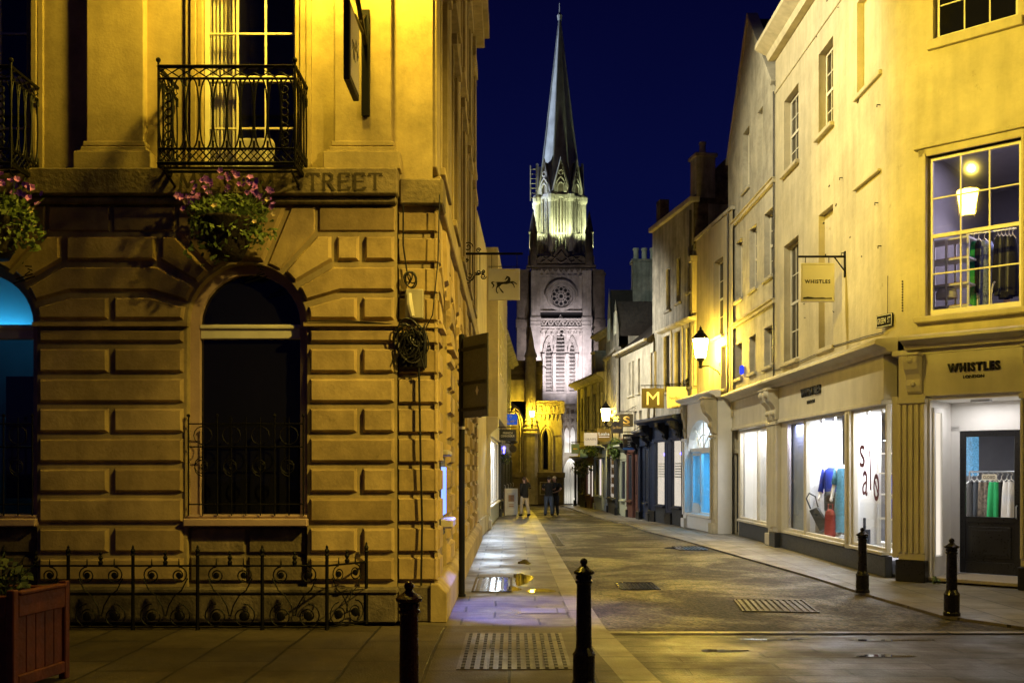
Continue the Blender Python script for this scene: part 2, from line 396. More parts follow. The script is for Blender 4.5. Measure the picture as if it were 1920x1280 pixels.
class Fr:
    """frame of a facade: A left end, B right end as one faces it; local x along it, -y towards the street"""
    def __init__(s, A, B):
        s.A = Vector(A); s.B = Vector(B); d = s.B-s.A; s.L = d.length; s.d = d/s.L
        s.rz = math.atan2(d.y, d.x); s.loc = (A[0], A[1], 0)
    def x(s, px):
        k = (px-960)/F
        return (k*s.A.y-s.A.x)/(s.d.x-k*s.d.y)
    def z(s, px, py):
        Y = s.A.y+s.d.y*s.x(px); return H+(882-py)*Y/F
    def w(s, lx, ly=0):
        return (s.A.x+s.d.x*lx-s.d.y*ly, s.A.y+s.d.y*lx+s.d.x*ly)
def wall(mb, x0, x1, z0, z1, ops, depth, y=0.0):
    """front sheet with rectangular openings (x0,x1,z0,z1) and their reveals"""
    xs = sorted({x0, x1, *[v for o in ops for v in o[:2]]}); zs = sorted({z0, z1, *[v for o in ops for v in o[2:4]]})
    xs = [v for v in xs if x0-1e-6 <= v <= x1+1e-6]; zs = [v for v in zs if z0-1e-6 <= v <= z1+1e-6]
    for i in range(len(xs)-1):
        for j in range(len(zs)-1):
            cx = (xs[i]+xs[i+1])/2; cz = (zs[j]+zs[j+1])/2
            if any(o[0] < cx < o[1] and o[2] < cz < o[3] for o in ops): continue
            mb.add([(xs[i], y, zs[j]), (xs[i+1], y, zs[j]), (xs[i+1], y, zs[j+1]), (xs[i], y, zs[j+1])], [(0, 1, 2, 3)])
    for a, b, c, d in [o[:4] for o in ops]:
        mb.add([(a, y, c), (b, y, c), (b, y, d), (a, y, d), (a, y+depth, c), (b, y+depth, c), (b, y+depth, d), (a, y+depth, d)],
               [(0, 4, 5, 1), (1, 5, 6, 2), (2, 6, 7, 3), (3, 7, 4, 0)])
    return mb
def shell(mb, x0, x1, y0, y1, z0, z1):
    """sides, back and top behind a facade"""
    return mb.add([(x0, y0, z0), (x1, y0, z0), (x1, y1, z0), (x0, y1, z0), (x0, y0, z1), (x1, y0, z1), (x1, y1, z1), (x0, y1, z1)],
           [(1, 2, 6, 5), (2, 3, 7, 6), (3, 0, 4, 7), (4, 5, 6, 7)])
def sash(root, x0, x1, z0, z1, y, cols=3, rows=4, fm='sash', pm='pane', meet=True, label=None, fw=.055, name='window'):
    mb = MB(); t = .022
    mb.box(x0, x0+fw, y, y+.07, z0, z1); mb.box(x1-fw, x1, y, y+.07, z0, z1)
    mb.box(x0+fw, x1-fw, y, y+.07, z1-fw, z1); mb.box(x0+fw, x1-fw, y, y+.07, z0, z0+fw*1.5)
    zm = (z0+z1)/2
    if meet: mb.box(x0+fw, x1-fw, y+.003, y+.065, zm-.03, zm+.03)
    for i in range(1, cols):
        x = x0+fw+(x1-x0-2*fw)*i/cols; mb.box(x-t/2, x+t/2, y+.012, y+.05, z0+fw, z1-fw)
    for j in range(1, rows):
        z = z0+fw+(z1-z0-2*fw)*j/rows
        if meet and abs(z-zm) < .06: continue
        mb.box(x0+fw, x1-fw, y+.014, y+.048, z-t/2, z+t/2)
    f = mb.build(name, M[fm], root, 0, label=label)
    MB().box(x0+.02, x1-.02, y+.028, y+.036, z0+.02, z1-.02).build('pane', M[pm], f)
    return f
def sill(root, x0, x1, z, m, y=0, proj=.1, h=.09):
    return MB().box(x0-.08, x1+.08, y-proj, y+.1, z-h, z).build('sill', m, root, .012)
def room(root, x0, x1, y0, y1, z0, z1, m, fl=None, name='interior', ceil=True):
    """open-fronted box seen through a window"""
    mb = MB()
    mb.add([(x0, y0, z0), (x1, y0, z0), (x1, y1, z0), (x0, y1, z0), (x0, y0, z1), (x1, y0, z1), (x1, y1, z1), (x0, y1, z1)],
           [(1, 2, 6, 5), (2, 3, 7, 6), (3, 0, 4, 7)]+([(4, 5, 6, 7)] if ceil else [])+[(0, 1, 2, 3)])
    return mb.build(name, m, root)
def light(kind, loc, power, col, size=.3, name='lamp', rot=None, parent=None, size_y=None, spot=None, blend=.5):
    d = bpy.data.lights.new(name, kind); d.energy = power; d.color = col
    if kind == 'AREA':
        d.size = size
        if size_y: d.shape = 'RECTANGLE'; d.size_y = size_y
    else: d.shadow_soft_size = size
    if kind == 'SPOT': d.spot_size = spot or 1.2; d.spot_blend = blend
    o = bpy.data.objects.new(name, d); COL.objects.link(o); o.location = loc
    if rot: o.rotation_euler = rot
    if parent: o.parent = parent
    return o
def aim(o, tgt):
    o.rotation_euler = (Vector(tgt)-Vector(o.location)).to_track_quat('-Z', 'Y').to_euler()
def leaves(mb, c, r, n, size, rnd=random, squash=1):
    for _ in range(n):
        while True:
            p = Vector((rnd.uniform(-1, 1), rnd.uniform(-1, 1), rnd.uniform(-1, 1)))
            if p.length <= 1: break
        p = Vector((c[0]+p.x*r[0], c[1]+p.y*r[1], c[2]+p.z*r[2]))
        a = Vector((rnd.gauss(0, 1), rnd.gauss(0, 1), rnd.gauss(0, 1))).normalized()
        b = a.orthogonal().normalized(); s = size*rnd.uniform(.6, 1.4)
        mb.add([p-a*s*.6, p+b*s*.32, p+a*s*.6, p-b*s*.32], [(0, 1, 2, 3)])
    return mb
# ------------------------------------------------------------------ camera, world
cd = bpy.data.cameras.new('camera'); cam = bpy.data.objects.new('camera', cd); COL.objects.link(cam)
cam.location = (0, 0, H); cam.rotation_euler = (PI/2, 0, 0)
cd.sensor_width = 36; cd.lens = F/1920*36; cd.shift_y = (882-640)/1920; cd.clip_end = 2000; cd.clip_start = .05
SC.camera = cam
SC.view_settings.view_transform = 'Standard'; SC.view_settings.look = 'None'; SC.view_settings.exposure = 0
SC.render.engine = 'CYCLES'
SC.cycles.use_denoising = True
try: SC.cycles.denoiser = 'OPENIMAGEDENOISE'
except Exception: pass
SC.cycles.max_bounces = 6; SC.cycles.transparent_max_bounces = 12
SC.cycles.sample_clamp_indirect = 4; SC.cycles.caustics_reflective = False; SC.cycles.caustics_refractive = False
w = bpy.data.worlds.new('World'); SC.world = w; w.use_nodes = True
nt = w.node_tree; bg = nt.nodes['Background']
tc = nd(nt, 'ShaderNodeTexCoord'); sx = nd(nt, 'ShaderNodeSeparateXYZ'); nt.links.new(tc.outputs['Generated'], sx.inputs[0])
rp = ramp(nt, .02, (.009, .009, .034), .50, (.0013, .0015, .024))
e = rp.color_ramp.elements.new(.22); e.color = (.0034, .0058, .060, 1)
nt.links.new(sx.outputs['Z'], rp.inputs[0]); sn = nd(nt, 'ShaderNodeTexNoise'); sn.inputs['Scale'].default_value = 2.2; sn.inputs['Detail'].default_value = 5; nt.links.new(tc.outputs['Generated'], sn.inputs['Vector'])
sr = ramp(nt, .3, (.72, .74, .82), .72, (1.0, 1.0, 1.0)); nt.links.new(sn.outputs[0], sr.inputs[0])
nt.links.new(mix_mul(nt, rp.outputs[0], sr.outputs[0]), bg.inputs[0]); bg.inputs[1].default_value = .8
SOD = (1.0, .76, .06)

# ------------------------------------------------------------------ ground
def sheet(name, pts, z, m, kind='structure', th=0):
    mb = MB()
    if th: mb.prism(pts, 'z', z-th, z)
    else: mb.add([(x, y, z) for x, y in pts], [list(range(len(pts)))])
    return tag(mb.build(name, m), kind=kind)
sheet('ground', [(-500, -500), (500, -500), (500, 500), (-500, 500)], -.12, M['ground'])
LK = [(1.75, -4), (1.55, 4), (1.42, 7.6), (1.30, 8.8), (1.20, 10.2), (1.10, 11.7), (1.07, 14), (1.05, 20), (1.03, 30), (1.0, 40), (.9, 47), (.6, 54)]
RK = [(2.6, 54), (2.85, 50), (3.0, 47), (3.35, 40), (4.0, 34.5), (4.12, 30.5), (4.55, 27), (4.95, 21.5), (5.25, 17.5), (5.36, 14.6), (5.5, 12.8), (6.1, 11.8), (7.6, 11.2), (14, 11.0)]
sheet('road', [(x-.02, y) for x, y in LK if y >= 11.6]+[(x+.02, y) for x, y in RK if y >= 11.7]+[(14, 11.65)], -.035, M['asphalt'])
sheet('crossing', [(x-.02, y) for x, y in LK if y < 11.7]+[(1.1, 11.64), (14, 11.64), (14, -4)], -.045, M['setts'])
sheet('crossing_edge', [(1.1, 11.55), (6.4, 11.55), (6.4, 11.68), (1.1, 11.68)], -.028, M['kerb'])
def strip(line, w_):
    out = []
    for i, (x, y) in enumerate(line):
        a = Vector(line[max(i-1, 0)]); b = Vector(line[min(i+1, len(line)-1)]); t = (b-a).normalized(); n = Vector((-t.y, t.x))
        out.append((x+n.x*w_, y+n.y*w_))
    return out
inner = strip(LK, .33)
sheet('kerb', LK+inner[::-1], .0, M['kerb'], th=.1)
rin = strip(RK, .24)
near = [p for p in inner if p[1] < 11.9]; far = [p for p in inner if p[1] >= 11.0]
sheet('pavement', [(-40, -4)]+[(p[0]-.002, p[1]) for p in inner if p[1] < 11.0]+[(far[0][0]-.002, 11.9), (-40, 11.9)], 0, M['slab'], th=.1)
sheet('pavement', [(-1.2, 11.904)]+[(p[0]-.002, max(p[1], 11.904)) for p in far]+[(-1.2, 54)], 0, M['slab_narrow'], th=.1)
rin2 = strip(RK, .242)
sheet('kerb', RK+rin[::-1], 0, M['kerb'], th=.1)
sheet('pavement', rin2+[(14, 30), (8, 54)], 0, M['slab_right'], th=.1)

def iron_cover(name, label, cat, x0, x1, y0, y1, z, slots, m='iron', rz=0, along='x'):
    t = thing(name, label, cat, ((x0+x1)/2, (y0+y1)/2, z), rz)
    a, b = (x1-x0)/2, (y1-y0)/2
    MB().box(-a, a, -b, -b+.03, 0, .012).box(-a, a, b-.03, b, 0, .012).box(-a, -a+.03, -b+.03, b-.03, 0, .012).box(a-.03, a, -b+.03, b-.03, 0, .012).build('frame', M[m], t)
    mb = MB()
    for i in range(slots):
        if along == 'x':
            p = -a+.04+(2*a-.08)*(i+.15)/slots; q = p+(2*a-.08)/slots*.6; mb.box(p, q, -b+.03, b-.03, 0, .010)
        else:
            p = -b+.04+(2*b-.08)*(i+.15)/slots; q = p+(2*b-.08)/slots*.6; mb.box(-a+.03, a-.03, p, q, 0, .010)
    mb.build('grating', M[m], t)
    return t
wet = mat('wet iron', (.02, .02, .02), .12, metal=.4, var=.3, bump=.05, spec=.6, rvar=.06)
M['wet'] = wet
M['dull'] = mat('dull iron cover', (.05, .045, .04), .5, metal=.3, var=.4, bump=.4)
iron_cover('drain_cover', 'wet drain grating glinting in the middle of the road', 'drain cover', 1.72, 2.35, 15.75, 16.75, -.03, 9, 'wet')
iron_cover('drain_cover', 'pale wet drain grating by the far kerb', 'drain cover', 3.95, 4.65, 23.6, 24.7, -.03, 7, 'wet')
iron_cover('manhole_cover', 'large ribbed cover in the road opposite the bollards', 'manhole cover', 3.15, 4.15, 13.25, 14.5, -.03, 11, 'dull', -.12)
iron_cover('drain_cover', 'long narrow grating in the gutter of the kerb', 'drain cover', 1.1, 1.32, 25, 29.5, -.03, 22, 'dull', 0, 'y')
iron_cover('pavement_hatch', 'steel pavement hatch with ribs beside the sign post', 'hatch', -.62, .0, 15.2, 17.2, .004, 5, 'wet')
iron_cover('manhole_cover', 'wet rectangular cover at the bottom edge of the picture', 'manhole cover', 1.17, 1.52, 7.9, 8.72, -.04, 3, 'wet')
# tactile paving: raised ribs on slabs
t = thing('tactile_paving', 'ribbed tactile slabs set in the pavement before the bollard', 'tactile paving', (0, 10.3, .002))
MB().box(-.52, .56, -1.02, 1.05, 0, .004).build('slab', M['slab_narrow'], t)
mb = MB()
for i in range(12):
    x = -.48+i*.088
    for j in range(14): mb.box(x, x+.035, -.98+j*.145, -.98+j*.145+.125, .004, .011)
mb.build('rib', M['dull'], t)
# shallow puddles
def puddle(label, c, rx, ry, seed, z=.003):
    r = random.Random(seed); ps = []
    for i in range(26):
        a = 2*PI*i/26; k = 1+.22*math.sin(3*a+seed)+r.uniform(-.12, .12)
        ps.append((c[0]+rx*k*math.cos(a), c[1]+ry*k*math.sin(a)))
    o = sheet('puddle', ps, z, M['water'], kind='structure'); return o
mw, nt_, b_ = new_mat('puddle water'); b_.inputs['Base Color'].default_value = (.015, .014, .012, 1); b_.inputs['Roughness'].default_value = .04
M['water'] = mw
puddle('', (.18, 17.1), .16, .9, 1); puddle('', (.02, 15.6), .10, .35, 2); puddle('', (.45, 15.4), .22, .22, 3)
puddle('', (.25, 20.2), .12, .5, 4); puddle('', (2.9, 11.2), .4, .05, 6, -.04)
puddle('', (4.2, 11.15), .5, .05, 7, -.04); puddle('', (2.2, 10.5), .25, .06, 8, -.04); puddle('', (3.8, 10.2), .3, .07, 9, -.04)
puddle('', (.75, 8.55), .3, .12, 10); puddle('', (4.3, 24.3), .5, .5, 11, -.031)
# one paler replaced slab
sheet('pavement_slab', [(.12, 12.95), (.70, 12.95), (.70, 13.42), (.12, 13.42)], .005, M['slab_right'])

# ------------------------------------------------------------------ the corner bank
s = 12.2/F
SPR, R0 = 3.657, .737
ROWS = [  # z0, z1, bottom bend, arc angles, top bend, splits
    (3.657, 4.003, None, 0, 17, 1.155, 'A'), (4.003, 4.375, 1.155, 17, 37, 1.057, 'B'),
    (4.375, 4.747, 1.057, 37, 56, .848, 'C'), (4.747, 5.10, .848, 56, 72, .535, 'D')]
LOW = [(3.377, 3.605), (3.011, 3.377), (2.646, 3.011), (2.281, 2.646), (1.915, 2.281), (1.55, 1.915), (1.185, 1.55), (.819, 1.185), (.47, .819)]
def bay_wall(mb, x0, x1, cs, z0, z1, depth, y=0.0):
    """wall sheet with arched openings down to z0"""
    n = 14; xs = x0
    for c in cs:
        mb.add([(xs, y, z0), (c-R0, y, z0), (c-R0, y, z1), (xs, y, z1)], [(0, 1, 2, 3)])
        pr = [(c-R0, z0)]+arc(c, SPR, R0, PI, 0, n)+[(c+R0, z0)]
        for i in range(len(pr)-1):
            a, b = pr[i], pr[i+1]
            if b[0]-a[0] > 1e-6: mb.add([(a[0], y, a[1]), (b[0], y, b[1]), (b[0], y, z1), (a[0], y, z1)], [(0, 1, 2, 3)])
            mb.add([(a[0], y, a[1]), (b[0], y, b[1]), (b[0], y+depth, b[1]), (a[0], y+depth, a[1])], [(0, 1, 2, 3)])
        xs = c+R0
    mb.add([(xs, y, z0), (x1, y, z0), (x1, y, z1), (xs, y, z1)], [(0, 1, 2, 3)])
def bay_stones(mb, piers, cs, h=.055, gap=.036, bev=.030):
    for (lk, lx), (rk, rx) in piers:
        for z0, z1, bb, a0, a1, tb, nm in ROWS:
            def chain(k, c, sg):
                if k == 's': return [(c, z0), (c, z1)]
                ps = []
                if bb: ps.append((c+sg*bb, z0))
                ps += [(c+sg*R0*math.cos(math.radians(a0+(a1-a0)*i/4)), SPR+R0*math.sin(math.radians(a0+(a1-a0)*i/4))) for i in range(5)]
                ps.append((c+sg*tb, z1)); return ps
            L_ = chain(lk, lx, 1); R_ = chain(rk, rx, -1)
            le = lx+R0*.3 if lk == 'a' else lx; re = rx
            cuts = []
            mid = (lx+rx)/2 if lk == rk == 'a' else None
            if nm == 'A': cuts = [mid] if mid else ([lx+1.383] if lk == 'a' else [rx-1.383])
            if nm == 'C':
                if lk == 'a': cuts.append(lx+1.07)
                if rk == 'a': cuts.append(rx-1.07)
                if lk == 'a' and rk == 's': cuts.append(lx+1.41)
            if nm == 'D':
                if lk == 'a': cuts.append(lx+.86)
                if mid: cuts.append(mid)
                if rk == 'a': cuts.append(rx-.86)
            lo_lim = max(p[0] for p in L_); hi_lim = min(p[0] for p in R_)
            cuts = sorted(c for c in cuts if lo_lim+.005 < c < hi_lim-.005)
            segs = [None]+cuts+[None]
            for i in range(len(segs)-1):
                l = L_ if segs[i] is None else [(segs[i], z0), (segs[i], z1)]
                r = R_ if segs[i+1] is None else [(segs[i+1], z0), (segs[i+1], z1)]
                poly = r+l[::-1]
                if nm == 'D': mb.stone(poly, 0, h*.5, gap*.7, bev*.5)
                else: mb.stone(poly, 0, h, gap, bev)
        a = lx+R0 if lk == 'a' else lx; b = rx-R0 if rk == 'a' else rx
        for i, (z0, z1) in enumerate(LOW):
            cut = [a, b]
            if i % 2 == 1 or i == 0: cut = [a, (a+b)/2 if lk == rk else (lx+1.383 if lk == 'a' else rx-1.383), b]
            if b-a < 1.0: cut = [a, b]
            if i == 0: cut = [a, b]
            for j in range(len(cut)-1):
                mb.stone([(cut[j], z0), (cut[j+1], z0), (cut[j+1], z1), (cut[j], z1)], 0, h, gap, bev)
    for c in cs:
        ps = [(c+R0*math.cos(math.radians(72+36*i/4)), SPR+R0*math.sin(math.radians(72+36*i/4))) for i in range(5)]
        mb.stone([(c+.535, 5.10)]+ps+[(c-.535, 5.10)], 0, h*1.3, gap, bev)
bank = thing('bank_building', 'rusticated stone bank on the street corner with arched windows and a balcony', 'building', (-9.5, 12.2, 0))
FA = [-.346, 2.956, 6.258]
mb = MB(); bay_wall(mb, -3, 8.097, FA, 0.30, 5.2, .30)
mb.box(8.097, 8.585, .10, .3, 0, 5.2)
shell(mb, -3, 8.45, .36, 8, 0, 14.0)
front = mb.build('wall', M['bank'], bank)
mb = MB(); bay_stones(mb, [(('s', -3), ('a', FA[0])), (('a', FA[0]), ('a', FA[1])), (('a', FA[1]), ('a', FA[2])), (('a', FA[2]), ('s', 8.097))], FA)
zz = [.47]+[z for z0, z1 in LOW[::-1] for z in (z1,)]+[3.657, 4.003, 4.375, 4.747, 5.06]
for i in range(len(zz)-1): mb.stone([(8.06, zz[i]), (8.62, zz[i]), (8.62, zz[i+1]), (8.06, zz[i+1])], .10, .045, .033, .02)
for a, b in [(-3, FA[0]-R0), (FA[0]+R0, FA[1]-R0), (FA[1]+R0, FA[2]-R0), (FA[2]+R0, 8.09)]:
    mb.box(a-.03, b+.03, -.075, .02, 3.607, 3.655)
mb.build('rustication', M['bank_block'], bank)
mb = MB().box(-3, 8.10, -.10, .05, 0, .36).box(-3, 8.12, -.13, .05, .36, .43); mb.box(8.10, 8.60, -.02, .1, 0, .44)
mb.build('plinth', M['black_stone'], bank, .02)
mb = MB().box(-3, 8.12, -.18, .2, 5.177, 5.503).box(-3, 8.10, -.10, .2, 5.09, 5.177); mb.box(8.123, 8.66, -.02, .5, 5.10, 5.418)
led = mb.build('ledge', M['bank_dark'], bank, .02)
# incised street name as flat serifed strokes, shade of the cuts in their colour
def carved(word, x, w_, z0, h):
    G = {'M': ([[(0, 0), (.12, 1), (.5, .15), (.88, 1), (1, 0)]], 1.15), 'I': ([[(.5, 0), (.5, 1)]], .35), 'L': ([[(.1, 1), (.1, 0), (.9, 0), (.9, .14)]], .8),
         'S': ([[(.86, .80)]+[(.5+.36*math.cos(a), .74+.26*math.sin(a)) for a in [i*PI/8 for i in range(2, 11)]]+[(.5, .5)]+[(.5+.4*math.cos(a), .26+.26*math.sin(a)) for a in [PI/4-i*PI/8 for i in range(0, 10)]]+[(.1, .2)]], .75),
         'O': ([[(.5+.5*math.cos(i*PI/12), .5+.52*math.sin(i*PI/12)) for i in range(25)]], 1.05),
         'T': ([[(0, .86), (0, 1), (1, 1), (1, .86)], [(.5, 1), (.5, 0)]], .85), 'R': ([[(.1, 0), (.1, 1), (.55, 1), (.8, .88), (.8, .66), (.55, .52), (.1, .52)], [(.45, .52), (.95, 0)]], .85),
         'E': ([[(.9, .86), (.9, 1), (.1, 1), (.1, 0), (.95, 0), (.95, .14)], [(.1, .52), (.7, .52)]], .8), ' ': ([], .75)}
    adv = sum(G[c][1]+.32 for c in word)-.32; k = w_/adv/h
    mb = MB(); cx = x
    for c in word:
        st, wd = G[c]; W = wd*k*h
        for ln in st:
            pts = [(cx+p[0]*W, 0, z0+p[1]*h) for p in ln]
            for i in range(len(pts)-1):
                a, b = Vector(pts[i]), Vector(pts[i+1]); d = (b-a); 
                if d.length < 1e-5: continue
                d.normalize(); n = Vector((-d.z, 0, d.x))*h*(.085 if abs(d.z) > .5 else .05)
                a -= d*.006; b += d*.006
                mb.add([a-n, b-n, b+n, a+n], [(0, 1, 2, 3)])
            for q in (pts[0], pts[-1]):
                if c in 'MITRLE': mb.add([(q[0]-.026, 0, q[2]-.007), (q[0]+.026, 0, q[2]-.007), (q[0]+.026, 0, q[2]+.007), (q[0]-.026, 0, q[2]+.007)], [(0, 1, 2, 3)])
        cx += (wd+.32)*k*h
    return mb
mb = carved('MILSOM STREET', 5.50, 2.42, 5.23, .195); mb.v = [(v[0], -.1815-.0004*(i//4 % 40), v[2]) for i, v in enumerate(mb.v)]
mb.build('lettering', M['incised'], led)
# windows of the front
def arched_window(root, c, lit=False, y=.14, sillz=1.31, m_frame='bank_frame', side=False):
    r2 = R0-.115
    o = [(c-R0, sillz)]+arc(c, SPR, R0, PI, 0, 16)+[(c+R0, sillz)]
    i_ = [(c-r2, sillz)]+arc(c, SPR, r2, PI, 0, 16)+[(c+r2, sillz)]
    mb = MB(); n = len(o)
    vs = [(p[0], y, p[1]) for p in o]+[(p[0], y, p[1]) for p in i_]+[(p[0], y+.12, p[1]) for p in i_]
    mb.add(vs, [[k, k+1, n+k+1, n+k] for k in range(n-1)]+[[n+k, n+k+1, 2*n+k+1, 2*n+k] for k in range(n-1)])
    w_ = mb.build('window', M[m_frame], root)
    mb = MB().box(c-r2, c+r2, y+.02, y+.12, 3.48, 3.66).box(c-r2, c+r2, y-.01, y+.13, 3.60, 3.645)
    mb.build('transom', M['sash'], w_, .01)
    pm = M['glass_soft'] if lit else M['pane']
    mb = MB()
    mb.prism([(c-r2, sillz)]+arc(c, SPR, r2, PI, 0, 16)+[(c+r2, sillz)], 'y', y+.085, y+.095)
    mb.build('pane', pm, w_)
    if not side:
        mb = MB().box(c-R0-.02, c+R0+.02, -.10, y+.1, sillz-.14, sillz-.04).box(c-R0, c+R0, -.03, y+.1, sillz-.04, sillz)
        mb.build('sill', M['bank_frame'], w_, .015)
    mb = MB(); mb.box(c-R0, c+R0, .10, .3, .3, sillz-.14)
    mb2 = MB()
    for z0, z1 in ((.47, .819), (.819, 1.17)):
        for a, b in ((c-R0, c-.02), (c-.02, c+R0)): mb2.stone([(a, z0), (b, z0), (b, z1), (a, z1)], .10, .04, .02, .02)
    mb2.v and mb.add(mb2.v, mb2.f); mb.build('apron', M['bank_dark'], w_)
    return w_
arched_window(bank, FA[2]); arched_window(bank, FA[1], True); arched_window(bank, FA[0])
# room behind the left window, washed by a cyan lamp
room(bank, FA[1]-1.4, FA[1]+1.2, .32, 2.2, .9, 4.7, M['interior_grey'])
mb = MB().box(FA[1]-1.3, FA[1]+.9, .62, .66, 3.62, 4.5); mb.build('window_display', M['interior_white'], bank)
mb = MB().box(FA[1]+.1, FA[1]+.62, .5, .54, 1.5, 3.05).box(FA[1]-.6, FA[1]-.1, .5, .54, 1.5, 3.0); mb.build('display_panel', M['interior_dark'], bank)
lb = light('AREA', (FA[1]-.2, .47, 3.56), 7, (.03, .44, .85), 1.2, 'display_lamp', parent=bank, size_y=.12); lb.rotation_euler = (PI*.86, 0, 0)
lb2 = light('AREA', (FA[1]+.1, 1.4, 4.5), 1.2, (.1, .55, 1), .8, 'display_lamp', parent=bank)
def guard_rail(root, c, z0, z1, y, hw):
    mb = MB()
    for z in (z0+.04, z1-.28, z1): mb.tube([(c-hw, y, z), (c+hw, y, z)], .009, 5)
    for k in range(9):
        x = c-hw+2*hw*k/8; mb.tube([(x, y, z0-.1), (x, y, z1+.08)], .010 if k in (0, 2, 6, 8) else .007, 5)
        if k in (0, 2, 6, 8): mb.ball((x, y, z1+.1), .022, 5)
    for k in range(4):
        x = c-hw+2*hw*(k+.5)/4
        for sg in (-1, 1): mb.tube(spiral(x+sg*.0, z1-.52, .12, .02, sg*PI/2, sg*PI/2+sg*2.4*PI, 16, y), .006, 4)
        mb.tube(arc_y(x, z1-.14, .11, y), .006, 4, True)
    return mb.build('guard_rail', M['iron'], root)
def arc_y(x, z, r, y, n=14): return [(x+r*math.cos(2*PI*i/n), y, z+r*math.sin(2*PI*i/n)) for i in range(n)]
for c in FA[1:]: guard_rail(bank, c, 1.40, 2.42, -.05, .70)
# upper storey of the front
ops = [(c-.585, c+.585, 5.45, 9.1) for c in FA]
mb = MB(); wall(mb, -3, 8.52, 5.42, 14, ops, .28, .10)
mb.build('upper_wall', M['bank'], bank)
def pilaster(root, x0, x1):
    mb = MB().box(x0, x1, -.03, .12, 5.86, 13.2)
    mb.box(x0-.035, x1+.035, -.06, .12, 5.80, 5.86).box(x0-.055, x1+.055, -.085, .12, 5.735, 5.785).box(x0-.03, x1+.03, -.05, .12, 5.785, 5.80)
    mb.box(x0-.12, x1+.12, -.13, .12, 5.503, 5.715).box(x0-.09, x1+.09, -.11, .12, 5.715, 5.735)
    return mb.build('pilaster', M['bank'], root, .012)
for x0 in (4.31, 7.335, 1.0): pilaster(bank, x0, x0+.69)
for c in FA:
    mb = MB()
    for k, (d, pr) in enumerate(((.19, .04), (.12, .07), (.05, .03))):
        for sg in (-1, 1):
            a = c+sg*(.585+d+.0); b = c+sg*(.585+d-.065)
            mb.box(min(a, b), max(a, b), .10-pr, .16, 5.505, 9.4)
    mb.build('architrave', M['bank'], bank, .006)
    w_ = sash(bank, c-.575, c+.575, 5.47, 9.1, .20, 3, 6, 'sash', 'glass_soft', False, fw=.05)
    MB().box(c-.52, c+.52, .21, .265, 6.68, 6.76).build('meeting_rail', M['sash'], w_, .006)
cur = MB(); n = 26
for sgn, x0, x1 in ((1, FA[2]-.56, FA[2]-.22),):
    vs = []
    for i in range(n+1):
        x = x0+(x1-x0)*i/n; y = .40+.025*math.sin(i*1.7)
        vs += [(x, y, 5.5), (x, y, 9.0)]
    cur.add(vs, [[2*i, 2*i+2, 2*i+3, 2*i+1] for i in range(n)])
cu_o = cur.build('curtain', M['blind'], smooth=True); cu_o.location = (-9.5, 12.2, 0)
tag(cu_o, 'cream curtain drawn to one side behind the balcony window', 'curtain')
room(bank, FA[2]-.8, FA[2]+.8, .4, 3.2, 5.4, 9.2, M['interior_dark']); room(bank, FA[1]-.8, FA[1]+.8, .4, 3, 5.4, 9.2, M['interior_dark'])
ch = thing('chair', 'pale upholstered chair standing inside behind the balcony rail', 'chair', (-3.30, 12.95, 5.42))
mb = MB().prism([(-.24, .25), (-.27, .62), (-.22, .68), (.22, .68), (.27, .62), (.24, .25)], 'y', -.22, -.15); mb.build('backrest', M['sash'], ch, .03, seg=2)
MB().box(-.24, .24, -.2, .22, .20, .29).build('seat', M['sash'], ch, .02)
for sx_ in (-.2, .2):
    for sy_ in (-.17, .18): MB().tube([(sx_, sy_, .2), (sx_, sy_, 0)], .018, 6).build('leg', M['wood'], ch)
# balcony
def rail_panel(mb, L_, z0, z1, n, T):
    def tb(p, r): mb.tube([T(*q) for q in p], r*1.55, 5)
    zb, zt = z0+.17, z1-.14
    for z, r in ((z0, .016), (zb, .010), (zt, .010), (z1, .015)): tb([(0, z), (L_, z)], r)
    wd = L_/n
    for k in range(n):
        x = wd*k; m_ = x+wd/2
        tb([(x, (zt+z1)/2), (m_, z1-.02), (x+wd, (zt+z1)/2), (m_, zt+.02), (x, (zt+z1)/2)], .006)
        tb([(x, z0), (x+wd, zb)], .006); tb([(x, zb), (x+wd, z0)], .006); tb([(x, (z0+zb)/2), (m_, zb), (x+wd, (z0+zb)/2), (m_, z0), (x, (z0+zb)/2)], .005)
        # long lens loops
        pa = []
        for i in range(25):
            a = 2*PI*i/24; pa.append((m_+wd*.47*math.cos(a)*(1 if math.sin(a) < 0 else 1), (zb+zt)/2+(zt-zb)*.5*math.copysign(abs(math.sin(a))**.8, math.sin(a))))
        tb(pa, .0065)
    for k in range(n+1):
        tb([(wd*k, zb), (wd*k, zb+.09)], .009); tb([(wd*k, zt), (wd*k, zt-.09)], .009)
